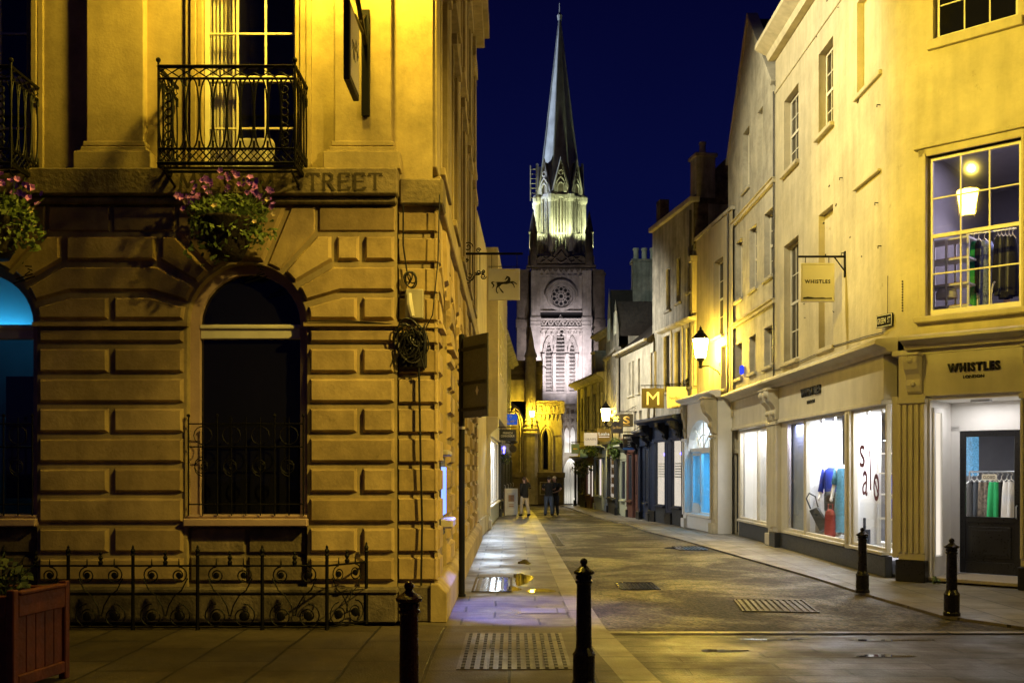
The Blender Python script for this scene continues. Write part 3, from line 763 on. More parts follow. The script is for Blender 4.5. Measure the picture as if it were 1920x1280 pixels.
def balcony(root, c):
    x0, x1, yf = c-.871, c+.717, -.6
    mb = MB()
    for y_ in (yf, -.45, -.3): mb.box(x0, x1, y_-.012, y_+.012, 5.40, 5.425)
    for x_ in (x0, x1): mb.box(x_-.015, x_+.015, yf, .12, 5.385, 5.41)
    slab = mb.build('balcony', M['iron'], root)
    z0, z1 = 5.42, 6.546
    mb = MB(); rail_panel(mb, x1-x0, z0, z1, 10, lambda a, z: (x0+a, yf, z))
    for x in (x0+.12, x1-.12):
        for k in range(8): mb.tube(arc_y(x, z0+.24+k*.088, .042, yf, 10), .010, 4, True)
    fr = mb.build('railing', M['iron'], slab)
    for xx in (x0, x1):
        mb = MB(); rail_panel(mb, .66, z0, z1, 4, lambda a, z: (xx, yf+a, z))
        mb.tube([(xx, yf, z0-.05), (xx, yf, z1+.06)], .014, 6); mb.ball((xx, yf, z1+.075), .03, 6)
        mb.build('railing', M['iron'], slab)
    mb = MB()
    for x in (x0+.05, x1-.05): mb.tube([(x, yf+.05, 5.35), (x, -.2, 5.28), (x, .05, 5.1)], .016, 5)
    mb.build('bracket', M['iron'], slab)
balcony(bank, FA[2]); balcony(bank, FA[1])
# the long side of the bank, running down the street
SD = Fr((-.95, 12.2), (-.95, 26.6))
side = thing('side_face', None, None, (8.55, 0, 0), PI/2); side.parent = bank; side.empty_display_size = .1
SA = [1.55, 4.25, 6.95, 9.65, 12.35]
mb = MB(); bay_wall(mb, 0.05, 14.4, SA, .30, 5.2, .30); mb.build('wall', M['bank'], side)
mb = MB(); pr = [(('s', .10), ('a', SA[0]))]+[(('a', SA[i]), ('a', SA[i+1])) for i in range(4)]+[(('a', SA[4]), ('s', 14.4))]
bay_stones(mb, pr, SA, .055)
ed = [.1]+[v for c in SA for v in (c-R0, c+R0)]+[14.4]
for i in range(0, len(ed), 2): mb.box(ed[i]-.0, ed[i+1], -.10, .02, 3.607, 3.66)
mb.build('rustication', M['bank_block'], side)
mb = MB().prism([(-.16, 0), (.05, 0), (.05, .47), (-.05, .47), (-.16, .36)], 'x', -.06, 14.4); mb.build('plinth', M['bank'], side, .012)
MB().box(0.5, 14.4, -.10, .2, 5.10, 5.42).box(.5, 14.4, -.05, .2, 5.42, 5.6).build('string_course', M['bank'], side, .015)
for i, c in enumerate(SA): arched_window(side, c, False, .16, 1.31 if i else .95, 'bank', True)
ops = [(c-.55, c+.55, 5.9, 8.4) for c in SA]+[(c-.55, c+.55, 9.4, 11.6) for c in SA]
mb = MB(); wall(mb, 0.10, 14.4, 5.42, 14.0, ops, .25, .06); mb.build('upper_wall', M['bank'], side)
for o in ops: sash(side, o[0], o[1], o[2], o[3], .16, 3, 4)
mb = MB()
for c in SA:
    for z0, z1 in ((5.9, 8.4), (9.4, 11.6)):
        for sg in (-1, 1): a = c+sg*.55; b = c+sg*.72; mb.box(min(a, b), max(a, b), -.03, .1, z0-.1, z1+.15)
        mb.box(c-.78, c+.78, -.09, .1, z1+.15, z1+.32); mb.box(c-.75, c+.75, -.08, .1, z0-.2, z0-.1)
mb.build('architrave', M['bank'], side, .01)
mb = MB()
for x in (.15, 2.6, 5.3, 8.0, 10.7, 13.4): mb.box(x, x+.6, -.02, .1, 5.6, 13.0)
mb.build('pilaster', M['bank'], side, .012)
MB().box(-.2, 14.4, -.35, .3, 13.35, 13.7).box(-.2, 14.4, -.22, .3, 13.1, 13.35).build('cornice', M['bank'], side, .02)
# cash machine in the first side window
atm = thing('cash_machine', 'cash machine with a glowing blue screen set into the bank side wall', 'cash machine', (-.95, 13.75, 0), PI/2)
MB().box(-.42, .42, .0, .3, .95, 2.05).build('housing', M['dark_grey'], atm, .02)
MB().box(-.36, .36, -.02, .0, 1.25, 1.9).build('screen', M['screen'], atm)
MB().box(-.40, .40, -.16, .02, 1.08, 1.2).build('shelf', M['greybox'], atm, .02)
MB().box(-.46, .46, -.1, .05, 2.05, 2.13).build('hood', M['greybox'], atm, .02)
la = light('SPOT', (-.72, 13.75, 1.95), 620, (.10, .16, 1), .12, 'screen_lamp', spot=1.25, blend=.3); aim(la, (.1, 13.5, 0)); 
# projecting black framed sign on the pilaster
sg = thing('projecting_sign', 'black framed sign board projecting edge-on from the bank above the street name', 'sign', (-1.78, 12.15, 0))
MB().box(-.05, .05, -.04, .0, 6.15, 7.45).build('wall_plate', M['iron'], sg, .01)
MB().tube([(0, 0, 7.1), (-.02, -.75, 7.05)], .022, 6).tube([(0, 0, 7.0), (-.02, -1.5, 7.75)], .03, 6).tube([(0, 0, 7.4), (-.0, -.5, 7.08)], .014, 6).build('bracket', M['iron'], sg)
bd = MB().box(-.035, .035, -1.42, -.76, 6.06, 6.92).build('board', M['iron'], sg, .01)
MB().box(.036, .04, -1.37, -.81, 6.12, 6.87).build('sign_face', M['sign_white'], bd)
HORSE = [(62,79),(67,77),(74,79),(81,82),(92,79),(106,79),(122,79),(133,77),(141,72),(145,66),(146,60),(144,58),(141,62),(136,66),(134,69),(129,69),(130,65),(134,60),(136,54),(139,51),(136,48),(142,49),(147,50),(153,54),(157,58),(158,64),(158,70),(156,76),(160,77),(168,75),(176,78),(186,84),(193,91),(191,93),(183,88),(175,83),(168,82),(174,88),(178,96),(180,103),(181,108),(176,108),(176,102),(171,93),(165,87),(158,85),(148,88),(138,91),(124,90),(113,92),(106,99),(100,105),(106,112),(114,121),(124,133),(121,137),(114,132),(105,120),(98,108),(97,104),(92,108),(88,115),(88,126),(93,134),(96,137),(90,138),(84,130),(83,118),(86,105),(90,98),(88,90),(90,84),(84,84),(78,80),(70,81),(67,85),(72,90),(76,97),(74,103),(66,110),(62,112),(66,105),(69,99),(67,94),(60,88),(58,82)]
def horse(parent, cx, cz, w_, y, name='emblem', ax='x'):
    xs = [p[0] for p in HORSE]; zs = [p[1] for p in HORSE]; k = w_/(max(xs)-min(xs)); mx = (max(xs)+min(xs))/2; mz = (max(zs)+min(zs))/2
    pts = [(cx+(p[0]-mx)*k, cz-(p[1]-mz)*k) for p in HORSE]
    mb = MB(); mb.prism(pts, 'y' if ax == 'x' else 'x', y-.004, y)
    o = mb.build(name, M['letter_black'], parent)
    bm = bmesh.new(); bm.from_mesh(o.data); bmesh.ops.triangulate(bm, faces=bm.faces); bm.to_mesh(o.data); bm.free(); return o
horse(bd, -1.09, 6.5, .42, .046, ax='y')
# hanging square sign with the black horse
hs = thing('hanging_sign', 'square white hanging sign with a prancing black horse', 'hanging sign', (-.98, 20.2, 0))
bd = MB().box(.50, 1.14, -.02, .02, 5.30, 5.935).build('board', M['white_paint'], hs, .008)
horse(bd, .82, 5.61, .53, -.024)
mb = MB().tube([(0, 0, 6.24), (1.2, 0, 6.24)], .024, 6).tube([(.5, 0, 5.98), (1.14, 0, 5.98)], .008, 5)
for x in (.57, 1.08): mb.tube([(x, 0, 6.24), (x, 0, 5.93)], .007, 5)
mb.box(-.02, .02, -.03, .03, 5.6, 6.5)
for cx, cz, r, a, d in ((.09, 6.38, .10, 0, 1), (.30, 6.31, .05, 0, 1), (.12, 5.78, .10, 0, -1), (.30, 5.86, .055, PI, 1), (.40, 5.78, .06, 0, -1), (.40, 5.88, .04, PI, 1), (.06, 6.1, .04, 0, 1)):
    mb.tube(spiral(cx, cz, r, r*.2, a, a+d*3*PI, 20), .009, 4)
mb.tube([(0, 0, 5.62), (.12, 0, 5.66), (.22, 0, 5.80), (.34, 0, 5.84), (.42, 0, 5.82)], .01, 5); mb.tube([(.18, 0, 6.24), (.18, 0, 5.8)], .008, 4); mb.tube([(.33, 0, 6.24), (.33, 0, 5.85)], .006, 4)
mb.build('bracket', M['iron'], hs)

# cables on the corner strip
jb = thing('junction_box', 'pale metal junction box with a connector on the bank corner', 'junction box', (-9.5, 12.2, 0))
MB().box(8.20, 8.42, -.06, .06, 3.70, 4.06).build('casing', M['greybox'], jb, .012)
MB().tube([(8.25, -.09, 4.0), (8.26, -.10, 3.86), (8.29, -.1, 3.72)], [.03, .04, .03], 8).build('connector', M['sign_white'], jb)
def coil(label, cx, cz, r, n, seed, el=(.8, 1.35)):
    mb = MB(); rr = random.Random(seed)
    for k in range(n):
        q = r*rr.uniform(.45, 1); a0 = rr.uniform(0, 6); ox = rr.uniform(-.5, .5)*r; oz = rr.uniform(-.35, .35)*r; e_ = rr.uniform(*el); tl = rr.uniform(-.5, .5)
        pts = []
        for i in range(22):
            a = a0+2*PI*i/22; u, v_ = q*math.cos(a)*.8, q*e_*math.sin(a)
            pts.append((cx+ox+u*math.cos(tl)-v_*math.sin(tl), -.02-.010*k/2-.02*math.sin(2*a+k), cz+oz+u*math.sin(tl)+v_*math.cos(tl)))
        mb.tube(pts, .009, 5, True)
    if n > 8:
        for k in range(5): x = cx+rr.uniform(-.15, .15); mb.tube([(x, -.05, cz+.2), (x+rr.uniform(-.06, .06), -.09, cz), (x+rr.uniform(-.1, .1), -.06, cz-rr.uniform(.15, .34))], .010, 5)
    o = mb.build('cable_coil', M['cable']); o.location = (-9.5, 12.17, 0); return tag(o, label, 'cable coil')
coil('small coil of black cable above the pale junction box', 8.25, 4.20, .10, 5, 3)
coil('large tangled bundle of black cables below the junction box', 8.29, 3.40, .19, 16, 5, (1.0, 1.5))
bx = MB().box(8.13, 8.46, -.02, .05, 3.10, 3.55).build('cable_box', M['cable'], None, .02); bx.location = (-9.5, 12.2, 0); tag(bx, 'black cable box behind the cable bundle on the corner', 'box')
mb = MB().tube([(8.17, 0, 5.4), (8.17, -.01, 4.6), (8.22, 0, 4.25)], .010, 6).tube([(8.36, 0, 3.15), (8.38, -.02, 2.2), (8.40, 0, 1.2), (8.39, -.02, .45)], .013, 6)
mb.tube([(8.2, -.06, 3.62), (7.6, -.09, 3.66), (7.0, -.09, 3.665)], .008, 5).tube([(8.45, 0, 3.6), (8.53, -.02, 3.75), (8.6, -.08, 4.4), (8.62, -.08, 5.2)], .008, 5)
o = mb.build('cable', M['cable']); o.location = (-9.5, 12.2, 0); tag(o, 'long black cable running down the corner of the bank', 'cable')

# iron fence before the plinth
fen = thing('iron_fence', 'low black iron fence with scrollwork at the foot of the bank', 'fence', (0, 11.6, 0))
FXS = [-2.153-.752*i for i in range(11)]
def fence_panel(L_, T):
    mb = MB()
    for z, r in ((.03, .012), (.42, .006), (.745, .013)): mb.tube([T(0, z), T(L_, z)], r, 5)
    h_ = L_/2
    for sgn, cx in ((1, L_*.29), (-1, L_*.71)):
        for cz, r in ((.635, .10), (.16, .145)):
            sp = spiral(cx, cz, r, r*.28, (PI/2 if sgn > 0 else PI/2), PI/2+sgn*3.2*PI, 26)
            mb.tube([T(p[0], p[2]) for p in sp], .0085, 4)
            e_ = sp[-1]
            q = T(cx, cz); mb.ball(q, r*.36, 6, (1, .35, 1))
        mb.tube([T(cx-sgn*.1, .60), T(cx-sgn*.03, .46), T(cx+sgn*.05, .40), T(cx+sgn*.12, .28), T(cx+sgn*.15, .16)], .008, 4)
        mb.tube([T(cx, .745), T(cx, .83)], [.012, .003], 4)
    mb.lathe([(.022, .745), (.03, .79), (.016, .81), (.03, .84), (.012, .87), (.02, .89), (.0, .92)], 8, T(h_, 0))
    return mb.build('panel', M['iron'], fen)
def fence_post(p):
    return MB().lathe([(.028, 0), (.022, .05), (.020, .86), (.032, .87), (.018, .89), (.03, .92), (.012, .955), (.018, .965), (.0, .99)], 8, p).build('post', M['iron'], fen)
for i, x in enumerate(FXS):
    fence_post((x, 0, 0))
    if i: fence_panel(.752, lambda a, z, x=x: (x+a, 0, z))
dx, dy = .386, .50; Ld = math.hypot(dx, dy)
fence_panel(Ld, lambda a, z: (FXS[0]+dx*a/Ld, dy*a/Ld, z)); fence_post((FXS[0]+dx, dy, 0))

# hanging flower baskets on the keystones
def flower_basket(x, label):
    t = thing('hanging_basket', label, 'hanging basket', (x, 11.78, 4.35), 0, 'flower baskets on the bank front')
    mb = MB().lathe([(.17, 0), (.22, .1), (.31, .42), (.33, .46), (.29, .44)], 18); mb.build('basket', M['basket'], t, smooth=True)
    mb = MB().tube([(0, .3, .05), (0, .05, .02)], .02, 5).tube([(.1, .3, .3), (.1, .2, .3)], .015, 5)
    for k in range(6): mb.tube([(.30+.12*math.sin(k), .1, -.02-.05*k), (.30+.03*k, .08, -.04-.03*k)], .008, 4)
    mb.build('bracket', M['iron'], t)
    mb = MB(); r = random.Random(int(x*100) & 255)
    leaves(mb, (0, 0, .52), (.50, .30, .25), 760, .062, r); leaves(mb, (0, -.05, .30), (.42, .30, .28), 420, .06, r); leaves(mb, (.42, 0, .3), (.2, .15, .22), 60, .07, r); leaves(mb, (-.2, -.1, .1), (.3, .2, .2), 70, .07, r)
    for _ in range(26):
        a = r.uniform(-.6, .6); mb.tube([(a*.4, 0, .4), (a, r.uniform(-.2, .2), r.uniform(.55, .95))], .005, 3)
    mb.build('foliage', M['leaf'], t)
    for m_, n, zc, sp in (('petal', 58, .78, .56), ('petal_pale', 18, .5, .6)):
        mb = MB()
        for _ in range(n):
            c = Vector((r.uniform(-sp, sp), r.uniform(-.3, .15), zc+r.uniform(-.16, .2)-abs(r.gauss(0, .05))))
            if m_ == 'petal': c.z = .62+.36*max(0, 1-abs(c.x-.05)/.75)+r.uniform(-.12, .06)
            ax_ = Vector((r.gauss(0, .5), -1, r.gauss(.3, .4))).normalized(); u = ax_.orthogonal().normalized(); v_ = ax_.cross(u); R = r.uniform(.030, .05)
            ring = [c+(u*math.cos(k*2*PI/10)+v_*math.sin(k*2*PI/10))*R*(1 if k % 2 else .72)+ax_*.02 for k in range(10)]
            MB().add([c]+ring, [(0, k+1, (k+1) % 10+1) for k in range(10)]).build('flower', M[m_], t)
    return t
flower_basket(-3.36, 'hanging basket of mauve and pale flowers over the dark arched window')
flower_basket(-6.12, 'hanging basket of mauve flowers cut by the edge beside the cyan lit window')
# dark bollards
def bollard(x, y, h, m, label, rz=0):
    t = thing('bollard', label, 'bollard', (x, y, 0), rz, 'cast iron bollards')
    k = h
    prof = [(.105, 0), (.105, .035), (.095, .05), (.095, .26), (.10, .27), (.082, .30), (.068, .33), (.062, .80*k), (.064, .805*k), (.075, .815*k), (.075, .83*k), (.062, .835*k), (.060, .875*k), (.088, .885*k), (.092, .905*k), (.070, .92*k), (.046, .935*k), (.028, .95*k), (.024, .955*k)]
    MB().lathe(prof, 20).build('shaft', M[m], t, smooth=False)
    MB().ball((0, 0, .978*k), .034, 10).lathe([(.03, .945*k), (.018, .955*k), (.03, .96*k)], 12).build('finial', M[m], t, smooth=True)
    mb = MB()
    for a in range(10): mb.box(-.012, .012, .058, .07, .845*k, .872*k); mb.v[-8:] = [tuple(Matrix.Rotation(a*2*PI/10, 3, 'Z') @ Vector(v)) for v in mb.v[-8:]]
    mb.build('collar', M[m], t)
    return t
bollard(.62, 8.6, 1.09, 'bollard', 'black bollard on the kerb in the middle of the picture')
bollard(-.70, 6.78, 1.09, 'bollard_red', 'maroon tinged bollard cut off by the bottom edge before the bank corner')
bollard(5.33, 15.17, .975, 'bollard', 'black bollard standing before the word sale in the shop window')
bollard(5.63, 12.77, .975, 'bollard', 'black bollard standing before the dark shop door')
# sign post seen from behind
sp = thing('traffic_sign', 'dark back of a street sign board on a tall black post', 'traffic sign', (-.74, 14.7, 0))
MB().lathe([(.06, 0), (.06, .03), (.045, .04), (.045, 3.85), (.0, 3.87)], 14).build('post', M['iron'], sp, smooth=False)
d = Vector((.39, -.6, 0)); rzp = math.atan2(d.y, d.x)
pb = MB().box(.05, .74, -.012, .012, 2.62, 3.80).build('panel', M['dark_grey'], sp, .004); pb.rotation_euler = (0, 0, rzp)
mb = MB()
for z in (2.72, 3.1, 3.6): mb.box(-.06, .70, -.03, -.013, z, z+.045)
mb.xf(Matrix.Rotation(rzp, 4, 'Z')); mb.build('rail', M['iron'], sp)
o = MB().prism([(.42, 3.0), (.46, 3.07), (.50, 3.0), (.46, 2.93)], 'y', -.016, -.0125).build('sticker', M['greybox'], sp); o.rotation_euler = (0, 0, rzp)
MB().lathe([(.05, 2.46), (.05, 2.5)], 12).build('clip', M['greybox'], sp)
# timber planter
pl = thing('planter', 'orange stained timber planter with a straggly plant', 'planter', (-4.02, 8.55, 0), math.atan2(.76, .12))
W, D, Ht = .78, .8, .84
mb = MB()
for x in (-W/2, W/2-.07):
    for y in (0, D-.07): mb.box(x, x+.07, y, y+.07, 0, Ht+.03)
mb.build('post', M['planter'], pl, .008)
mb = MB().box(-W/2+.07, W/2-.07, .0, .05, Ht-.20, Ht-.02).box(-W/2+.07, W/2-.07, 0, .05, .06, .16).box(-W/2, -W/2+.05, .07, D-.07, Ht-.2, Ht-.02).box(W/2-.05, W/2, .07, D-.07, Ht-.2, Ht-.02)
mb.box(-W/2+.07, W/2-.07, -.02, .07, Ht-.018, Ht+.012)
mb.build('rail', M['planter'], pl, .008)
mb = MB()
for i in range(5): a = -W/2+.08+i*.126; mb.box(a, a+.118, .025, .04, .16, Ht-.2)
for i in range(5): a = .08+i*.13; mb.box(-W/2+.025, -W/2+.04, a, a+.12, .1, Ht-.2); mb.box(W/2-.04, W/2-.025, a, a+.12, .1, Ht-.2)
mb.build('panel', M['planter'], pl, .004)
MB().box(-W/2+.04, W/2-.04, .05, D-.05, Ht-.12, Ht-.06).build('soil', M['soil'], pl)
mb = MB(); r = random.Random(9)
leaves(mb, (-.1, .45, Ht+.08), (.36, .36, .20), 260, .075, r)
for _ in range(30): mb.tube([(r.uniform(-.2, .2), .45, Ht-.08), (r.uniform(-.42, .35), .45+r.uniform(-.3, .3), Ht+r.uniform(.02, .3))], .005, 3)
mb.build('plant', M['leaf_dark'], pl)

# ------------------------------------------------------------------ street lanterns
def lantern(loc, k, label, glow, arm, rz=0, name='street_lamp', group='lit street lanterns', n=8):
    """tapering glass lantern on a swan-neck bracket; arm = (dx, dz) to the wall end in the rotated local frame"""
    t = thing(name, label, 'street lamp', loc, rz, group)
    MB().lathe([(.145*k, .04*k), (.235*k, .62*k)], n).build('glass', M[glow], t)
    MB().lathe([(.25*k, .615*k), (.27*k, .64*k), (.24*k, .68*k), (.14*k, .79*k), (.10*k, .82*k), (.10*k, .86*k), (.05*k, .90*k), (.03*k, .93*k), (.045*k, .95*k), (.012*k, 1.0*k), (.0, 1.06*k)], 12).build('cap', M['iron'], t)
    mb = MB()
    for i in range(n//2):
        a = 2*PI*i/(n//2); mb.tube([(.148*k*math.cos(a), .148*k*math.sin(a), .04*k), (.238*k*math.cos(a), .238*k*math.sin(a), .62*k)], .009*k, 4)
    mb.build('rib', M['iron'], t)
    MB().lathe([(.05*k, -.26*k), (.07*k, -.22*k), (.05*k, -.18*k), (.06*k, -.06*k), (.155*k, .02*k), (.15*k, .04*k)], 12).build('holder', M['iron'], t)
    dx, dz = arm; mb = MB()
    mb.tube([(0, 0, -.2*k), (dx*.35, 0, -.2*k), (dx*.7, 0, -.2*k+dz*.18), (dx*.92, 0, -.2*k+dz*.48), (dx, 0, -.2*k+dz*.85), (dx, 0, -.2*k+dz)], .022*k, 7)
    mb.tube(spiral(dx*.86, -.2*k+abs(dx)*.06, .13*k, .03*k, -PI/2, 2*PI, 18), .010*k, 4); mb.box(dx-.03, dx+.03, -.04, .04, -.2*k+dz-.1, .12*k)
    mb.build('bracket', M['iron'], t)
    return t
def flatten(e):
    """hand an Empty's children to its parent, keeping where they stand"""
    mx = Matrix.Translation(e.location) @ Matrix.Rotation(e.rotation_euler.z, 4, 'Z')
    for ch in list(e.children):
        l, r, _s = (mx @ Matrix.LocRotScale(ch.location, ch.rotation_euler, ch.scale)).decompose()
        ch.parent = e.parent; ch.location = l; ch.rotation_euler = r.to_euler()
    bpy.data.objects.remove(e)
def sub(parent, loc, rz):
    e = bpy.data.objects.new('facet', None); COL.objects.link(e); e.parent = parent; e.location = loc; e.rotation_euler = (0, 0, rz); return e
flatten(side)

def console(root, x0, x1, z0, z1, y, m, proj=.28):
    """scrolled bracket: profile in y-z swept over x"""
    d = proj; h = z1-z0
    pr = [(y, z0), (y-d*.25, z0+h*.06), (y-d*.38, z0+h*.22), (y-d*.34, z0+h*.36), (y-d*.5, z0+h*.48), (y-d*.85, z0+h*.6), (y-d, z0+h*.78), (y-d, z1), (y, z1)]
    mb = MB().prism(pr, 'x', x0, x1)
    mb.ball(((x0+x1)/2, y-d*.9, z0+h*.82), (x1-x0)*.28, 6); mb.ball(((x0+x1)/2, y-d*.42, z0+h*.25), (x1-x0)*.2, 6)
    mb.box(x0-.03, x1+.03, y-d-.03, y, z1-.05, z1)
    return mb.build('console', M[m], root, .01)
def pilaster_shop(root, x0, x1, z0, z1, y, m, base=.36, flutes=4, bm_='dark_grey', dep=.10):
    mb = MB().box(x0, x1, y-dep*.6, y+.05, z0+base, z1)
    if flutes:
        w_ = (x1-x0)/(flutes*2+1)
        for i in range(flutes+1): mb.box(x0+2*i*w_, x0+(2*i+1)*w_, y-dep, y-dep*.6, z0+base+.12, z1-.1)
    mb.box(x0-.015, x1+.015, y-dep-.02, y+.05, z1-.08, z1)
    p = mb.build('pilaster', M[m], root, .006)
    MB().box(x0-.025, x1+.025, y-dep-.04, y+.05, 0, z0+base).build('base', M[bm_], p, .012)
    return p
def cornice(root, x0, x1, z, y, m, h=.26, proj=.34, name='cornice'):
    pr = [(y+.05, z), (y-proj*.35, z), (y-proj*.45, z+h*.3), (y-proj*.8, z+h*.5), (y-proj, z+h*.62), (y-proj, z+h*.85), (y-proj*.9, z+h), (y+.05, z+h*1.12)]
    return MB().prism(pr, 'x', x0, x1).build(name, M[m], root)
def shop_window(root, x0, x1, z0, z1, y, fm, pane='glass', mull=(), trans=(), fw=.06, name='shop_window'):
    mb = MB().box(x0, x0+fw, y, y+.09, z0, z1).box(x1-fw, x1, y, y+.09, z0, z1).box(x0+fw, x1-fw, y, y+.09, z1-fw, z1).box(x0+fw, x1-fw, y, y+.09, z0, z0+fw)
    mb.box(x0, x1, y-.09, y+.09, z0-.06, z0-.002)
    for q in mull: mb.box(q-fw*.4, q+fw*.4, y+.004, y+.085, z0+fw, z1-fw)
    for q in trans: mb.box(x0+fw, x1-fw, y+.006, y+.083, q-fw*.4, q+fw*.4)
    f = mb.build(name, M[fm], root, .006)
    MB().box(x0+fw*.6, x1-fw*.6, y+.04, y+.048, z0+fw*.6, z1-fw*.6).build('pane', M[pane], f)
    return f
def door(root, x0, x1, z0, z1, y, m, pane='pane2', split=.38, label=None):
    mb = MB(); fw = .09
    zs = z0+(z1-z0)*split
    mb.box(x0, x0+fw, y, y+.06, z0, z1).box(x1-fw, x1, y, y+.06, z0, z1).box(x0+fw, x1-fw, y, y+.06, z1-fw, z1).box(x0+fw, x1-fw, y, y+.06, z0, z0+.2).box(x0+fw, x1-fw, y, y+.06, zs-.1, zs)
    mb.box(x0+fw, x1-fw, y+.02, y+.05, z0+.2, zs-.1)
    mb.box(x0+fw+.05, x1-fw-.05, y-.008, y+.02, z0+.27, zs-.17).box(x0+fw+.10, x1-fw-.10, y-.016, y-.008, z0+.32, zs-.22)
    d = mb.build('door', M[m], root, .006, label=label)
    MB().box(x0+fw*.8, x1-fw*.8, y+.025, y+.033, zs, z1-fw).build('pane', M[pane], d)
    MB().tube([(x1-fw*.5, y-.01, z0+.95), (x1-fw*.5, y-.06, z0+.97), (x1-fw*.5, y-.06, z0+1.15), (x1-fw*.5, y-.01, z0+1.17)], .012, 6).build('handle', M['steel'], d)
    return d

# ------------------------------------------------------------------ corner shop with the chamfered door
WS = Fr((6.5, 24.6), (6.5, 16.9)); L0 = WS.L
corner = thing('corner_shop_building', 'cream rendered corner shop building with a chamfered door and lit windows', 'building', WS.loc, WS.rz)
W1 = [(.77, 1.97, 4.40, 7.2), (.77, 1.97, 8.9, 10.65), (3.46, 4.41, 8.9, 10.65)]
NI = [(3.46, 4.41, 4.4, 7.25), (5.81, 7.0, 8.9, 10.65)]
mb = MB(); wall(mb, 0, 7.25, 4.05, 12.0, W1+NI, .24)
for a, b, c, d in NI: mb.add([(a, .13, c), (b, .13, c), (b, .13, d), (a, .13, d)], [(0, 1, 2, 3)])
# rounded corner between the two faces, in root coordinates
c0, c1, c2 = Vector((7.25, 0)), Vector((7.7, 0)), Vector((7.7+.45*math.cos(math.radians(47.6)), .45*math.sin(math.radians(47.6)))); n = 10; vs = []
for i in range(n+1):
    t_ = i/n; p = c0*(1-t_)**2+c1*2*t_*(1-t_)+c2*t_*t_; vs += [(p.x, p.y, 4.05), (p.x, p.y, 12.0)]
mb.add(vs, [[2*i, 2*i+2, 2*i+3, 2*i+1] for i in range(n)])
shell(mb, 0, 7.7, 3.0, 8, 0, 12.0); mb.add([(0, 0, 12), (7.3, 0, 12), (8.6, 1.3, 12), (8.6, 8, 12), (0, 8, 12)], [(0, 1, 2, 3, 4)])
mb.add([(0, 0, 4), (0, 8, 4), (0, 8, 12), (0, 0, 12)], [(0, 1, 2, 3)])
mb.build('wall', M['limewash'], corner)
for a, b, c, d in W1: sash(corner, a+.02, b-.02, c+.02, d-.02, .15, 3, 4); sill(corner, a, b, c, M['limewash'])
for a, b, c, d in NI: sill(corner, a, b, c, M['limewash'], 0, .06)
MB().box(5.75, 7.05, -.07, .05, 7.12, 7.17).build('hood', M['limewash'], corner, .01)
MB().box(0, 7.3, -.03, .05, 11.12, 11.2).build('string_course', M['limewash'], corner, .01)
cornice(corner, -.05, 7.4, 11.95, 0, 'limewash', .45, .5)
rw = random.Random(12); mb = MB()
for _ in range(16):
    x, z = rw.uniform(2.2, 7.2), rw.choice([rw.uniform(4.4, 8.6), rw.uniform(7.3, 8.8), rw.uniform(10.7, 11.6)]); a = rw.uniform(-.5, .5); q = rw.uniform(.02, .10)
    mb.prism([(x, z), (x+q, z+a*q+.008), (x+q*1.1, z+a*q-.012), (x+q*.5, z-.02), (x, z-.014)], 'y', -.012, .01)
for x, z in ((5.1, 6.1), (5.0, 7.6), (6.9, 6.6), (7.0, 8.3), (7.05, 5.8)): mb.tube([(x, .02, z), (x, -.06, z), (x+.03, -.07, z-.05)], .010, 5)
mb.build('wall_fixing', M['cable'], corner)
MB().tube([(0, -.02, 4.32), (2.2, -.03, 4.30), (4.5, -.02, 4.36), (6.4, -.03, 4.30), (7.2, -.03, 4.26)], .011, 5).build('wall_cable', M['cable'], corner)
# shopfront along the street
for a, b in ((0.02, .5),): pilaster_shop(corner, a, b, 0, 3.05, -.02, 'cream_paint', .36, 3)
console(corner, .06, .46, 3.05, 3.85, -.03, 'cream_paint')
fa_ = MB().box(.5, 7.28, -.05, .2, 3.08, 3.86).box(.5, 7.28, -.09, .2, 3.0, 3.08).build('fascia', M['cream_paint'], corner, .01)
text('WHISTLES', M['letter_black'], fa_, 3.1, -.065, 3.56, w=1.42, h=.19, bold=.035, ext=.03)
text('LONDON', M['letter_black'], fa_, 3.1, -.06, 3.34, w=.55, h=.075, bold=.01, ext=.015)
cornice(corner, -.1, 7.72, 3.86, -.02, 'cream_paint', .22, .34)
MB().box(.5, 7.3, -.03, .1, 0, .36).build('stall_riser', M['dark_grey'], corner, .01)
shop_window(corner, 1.0, 2.42, .44, 3.0, 0, 'cream_paint', 'glass')
shop_window(corner, 2.5, 5.28, .44, 3.0, 0, 'cream_paint', 'glass')
wn = shop_window(corner, 5.55, 7.28, .44, 3.0, 0, 'cream_paint', 'glass')
MB().box(.5, 1.0, -.0, .1, .36, 3.0).box(5.28, 5.55, -.06, .1, .36, 3.0).box(5.36, 5.47, -.09, -.06, .45, 2.95).build('mullion', M['cream_paint'], corner, .008)
for ch_, cx, cz, hh, rt in (('s', 6.00, 2.12, .42, .0), ('a', 6.16, 1.62, .46, -.12), ('l', 6.42, 1.86, .72, .06), ('o', 6.72, 1.55, .50, 0)):
    text(ch_, M['letter_plum'], wn, cx, .03, cz, h=hh, w=(.28 if ch_ != 'l' else .06), name='lettering', bold=.0, ext=.002, rot=rt)
MB().prism([(6.60, 1.70), (6.63, 1.74), (6.85, 1.42), (6.82, 1.38)], 'y', .029, .031).build('lettering', M['letter_plum'], wn)
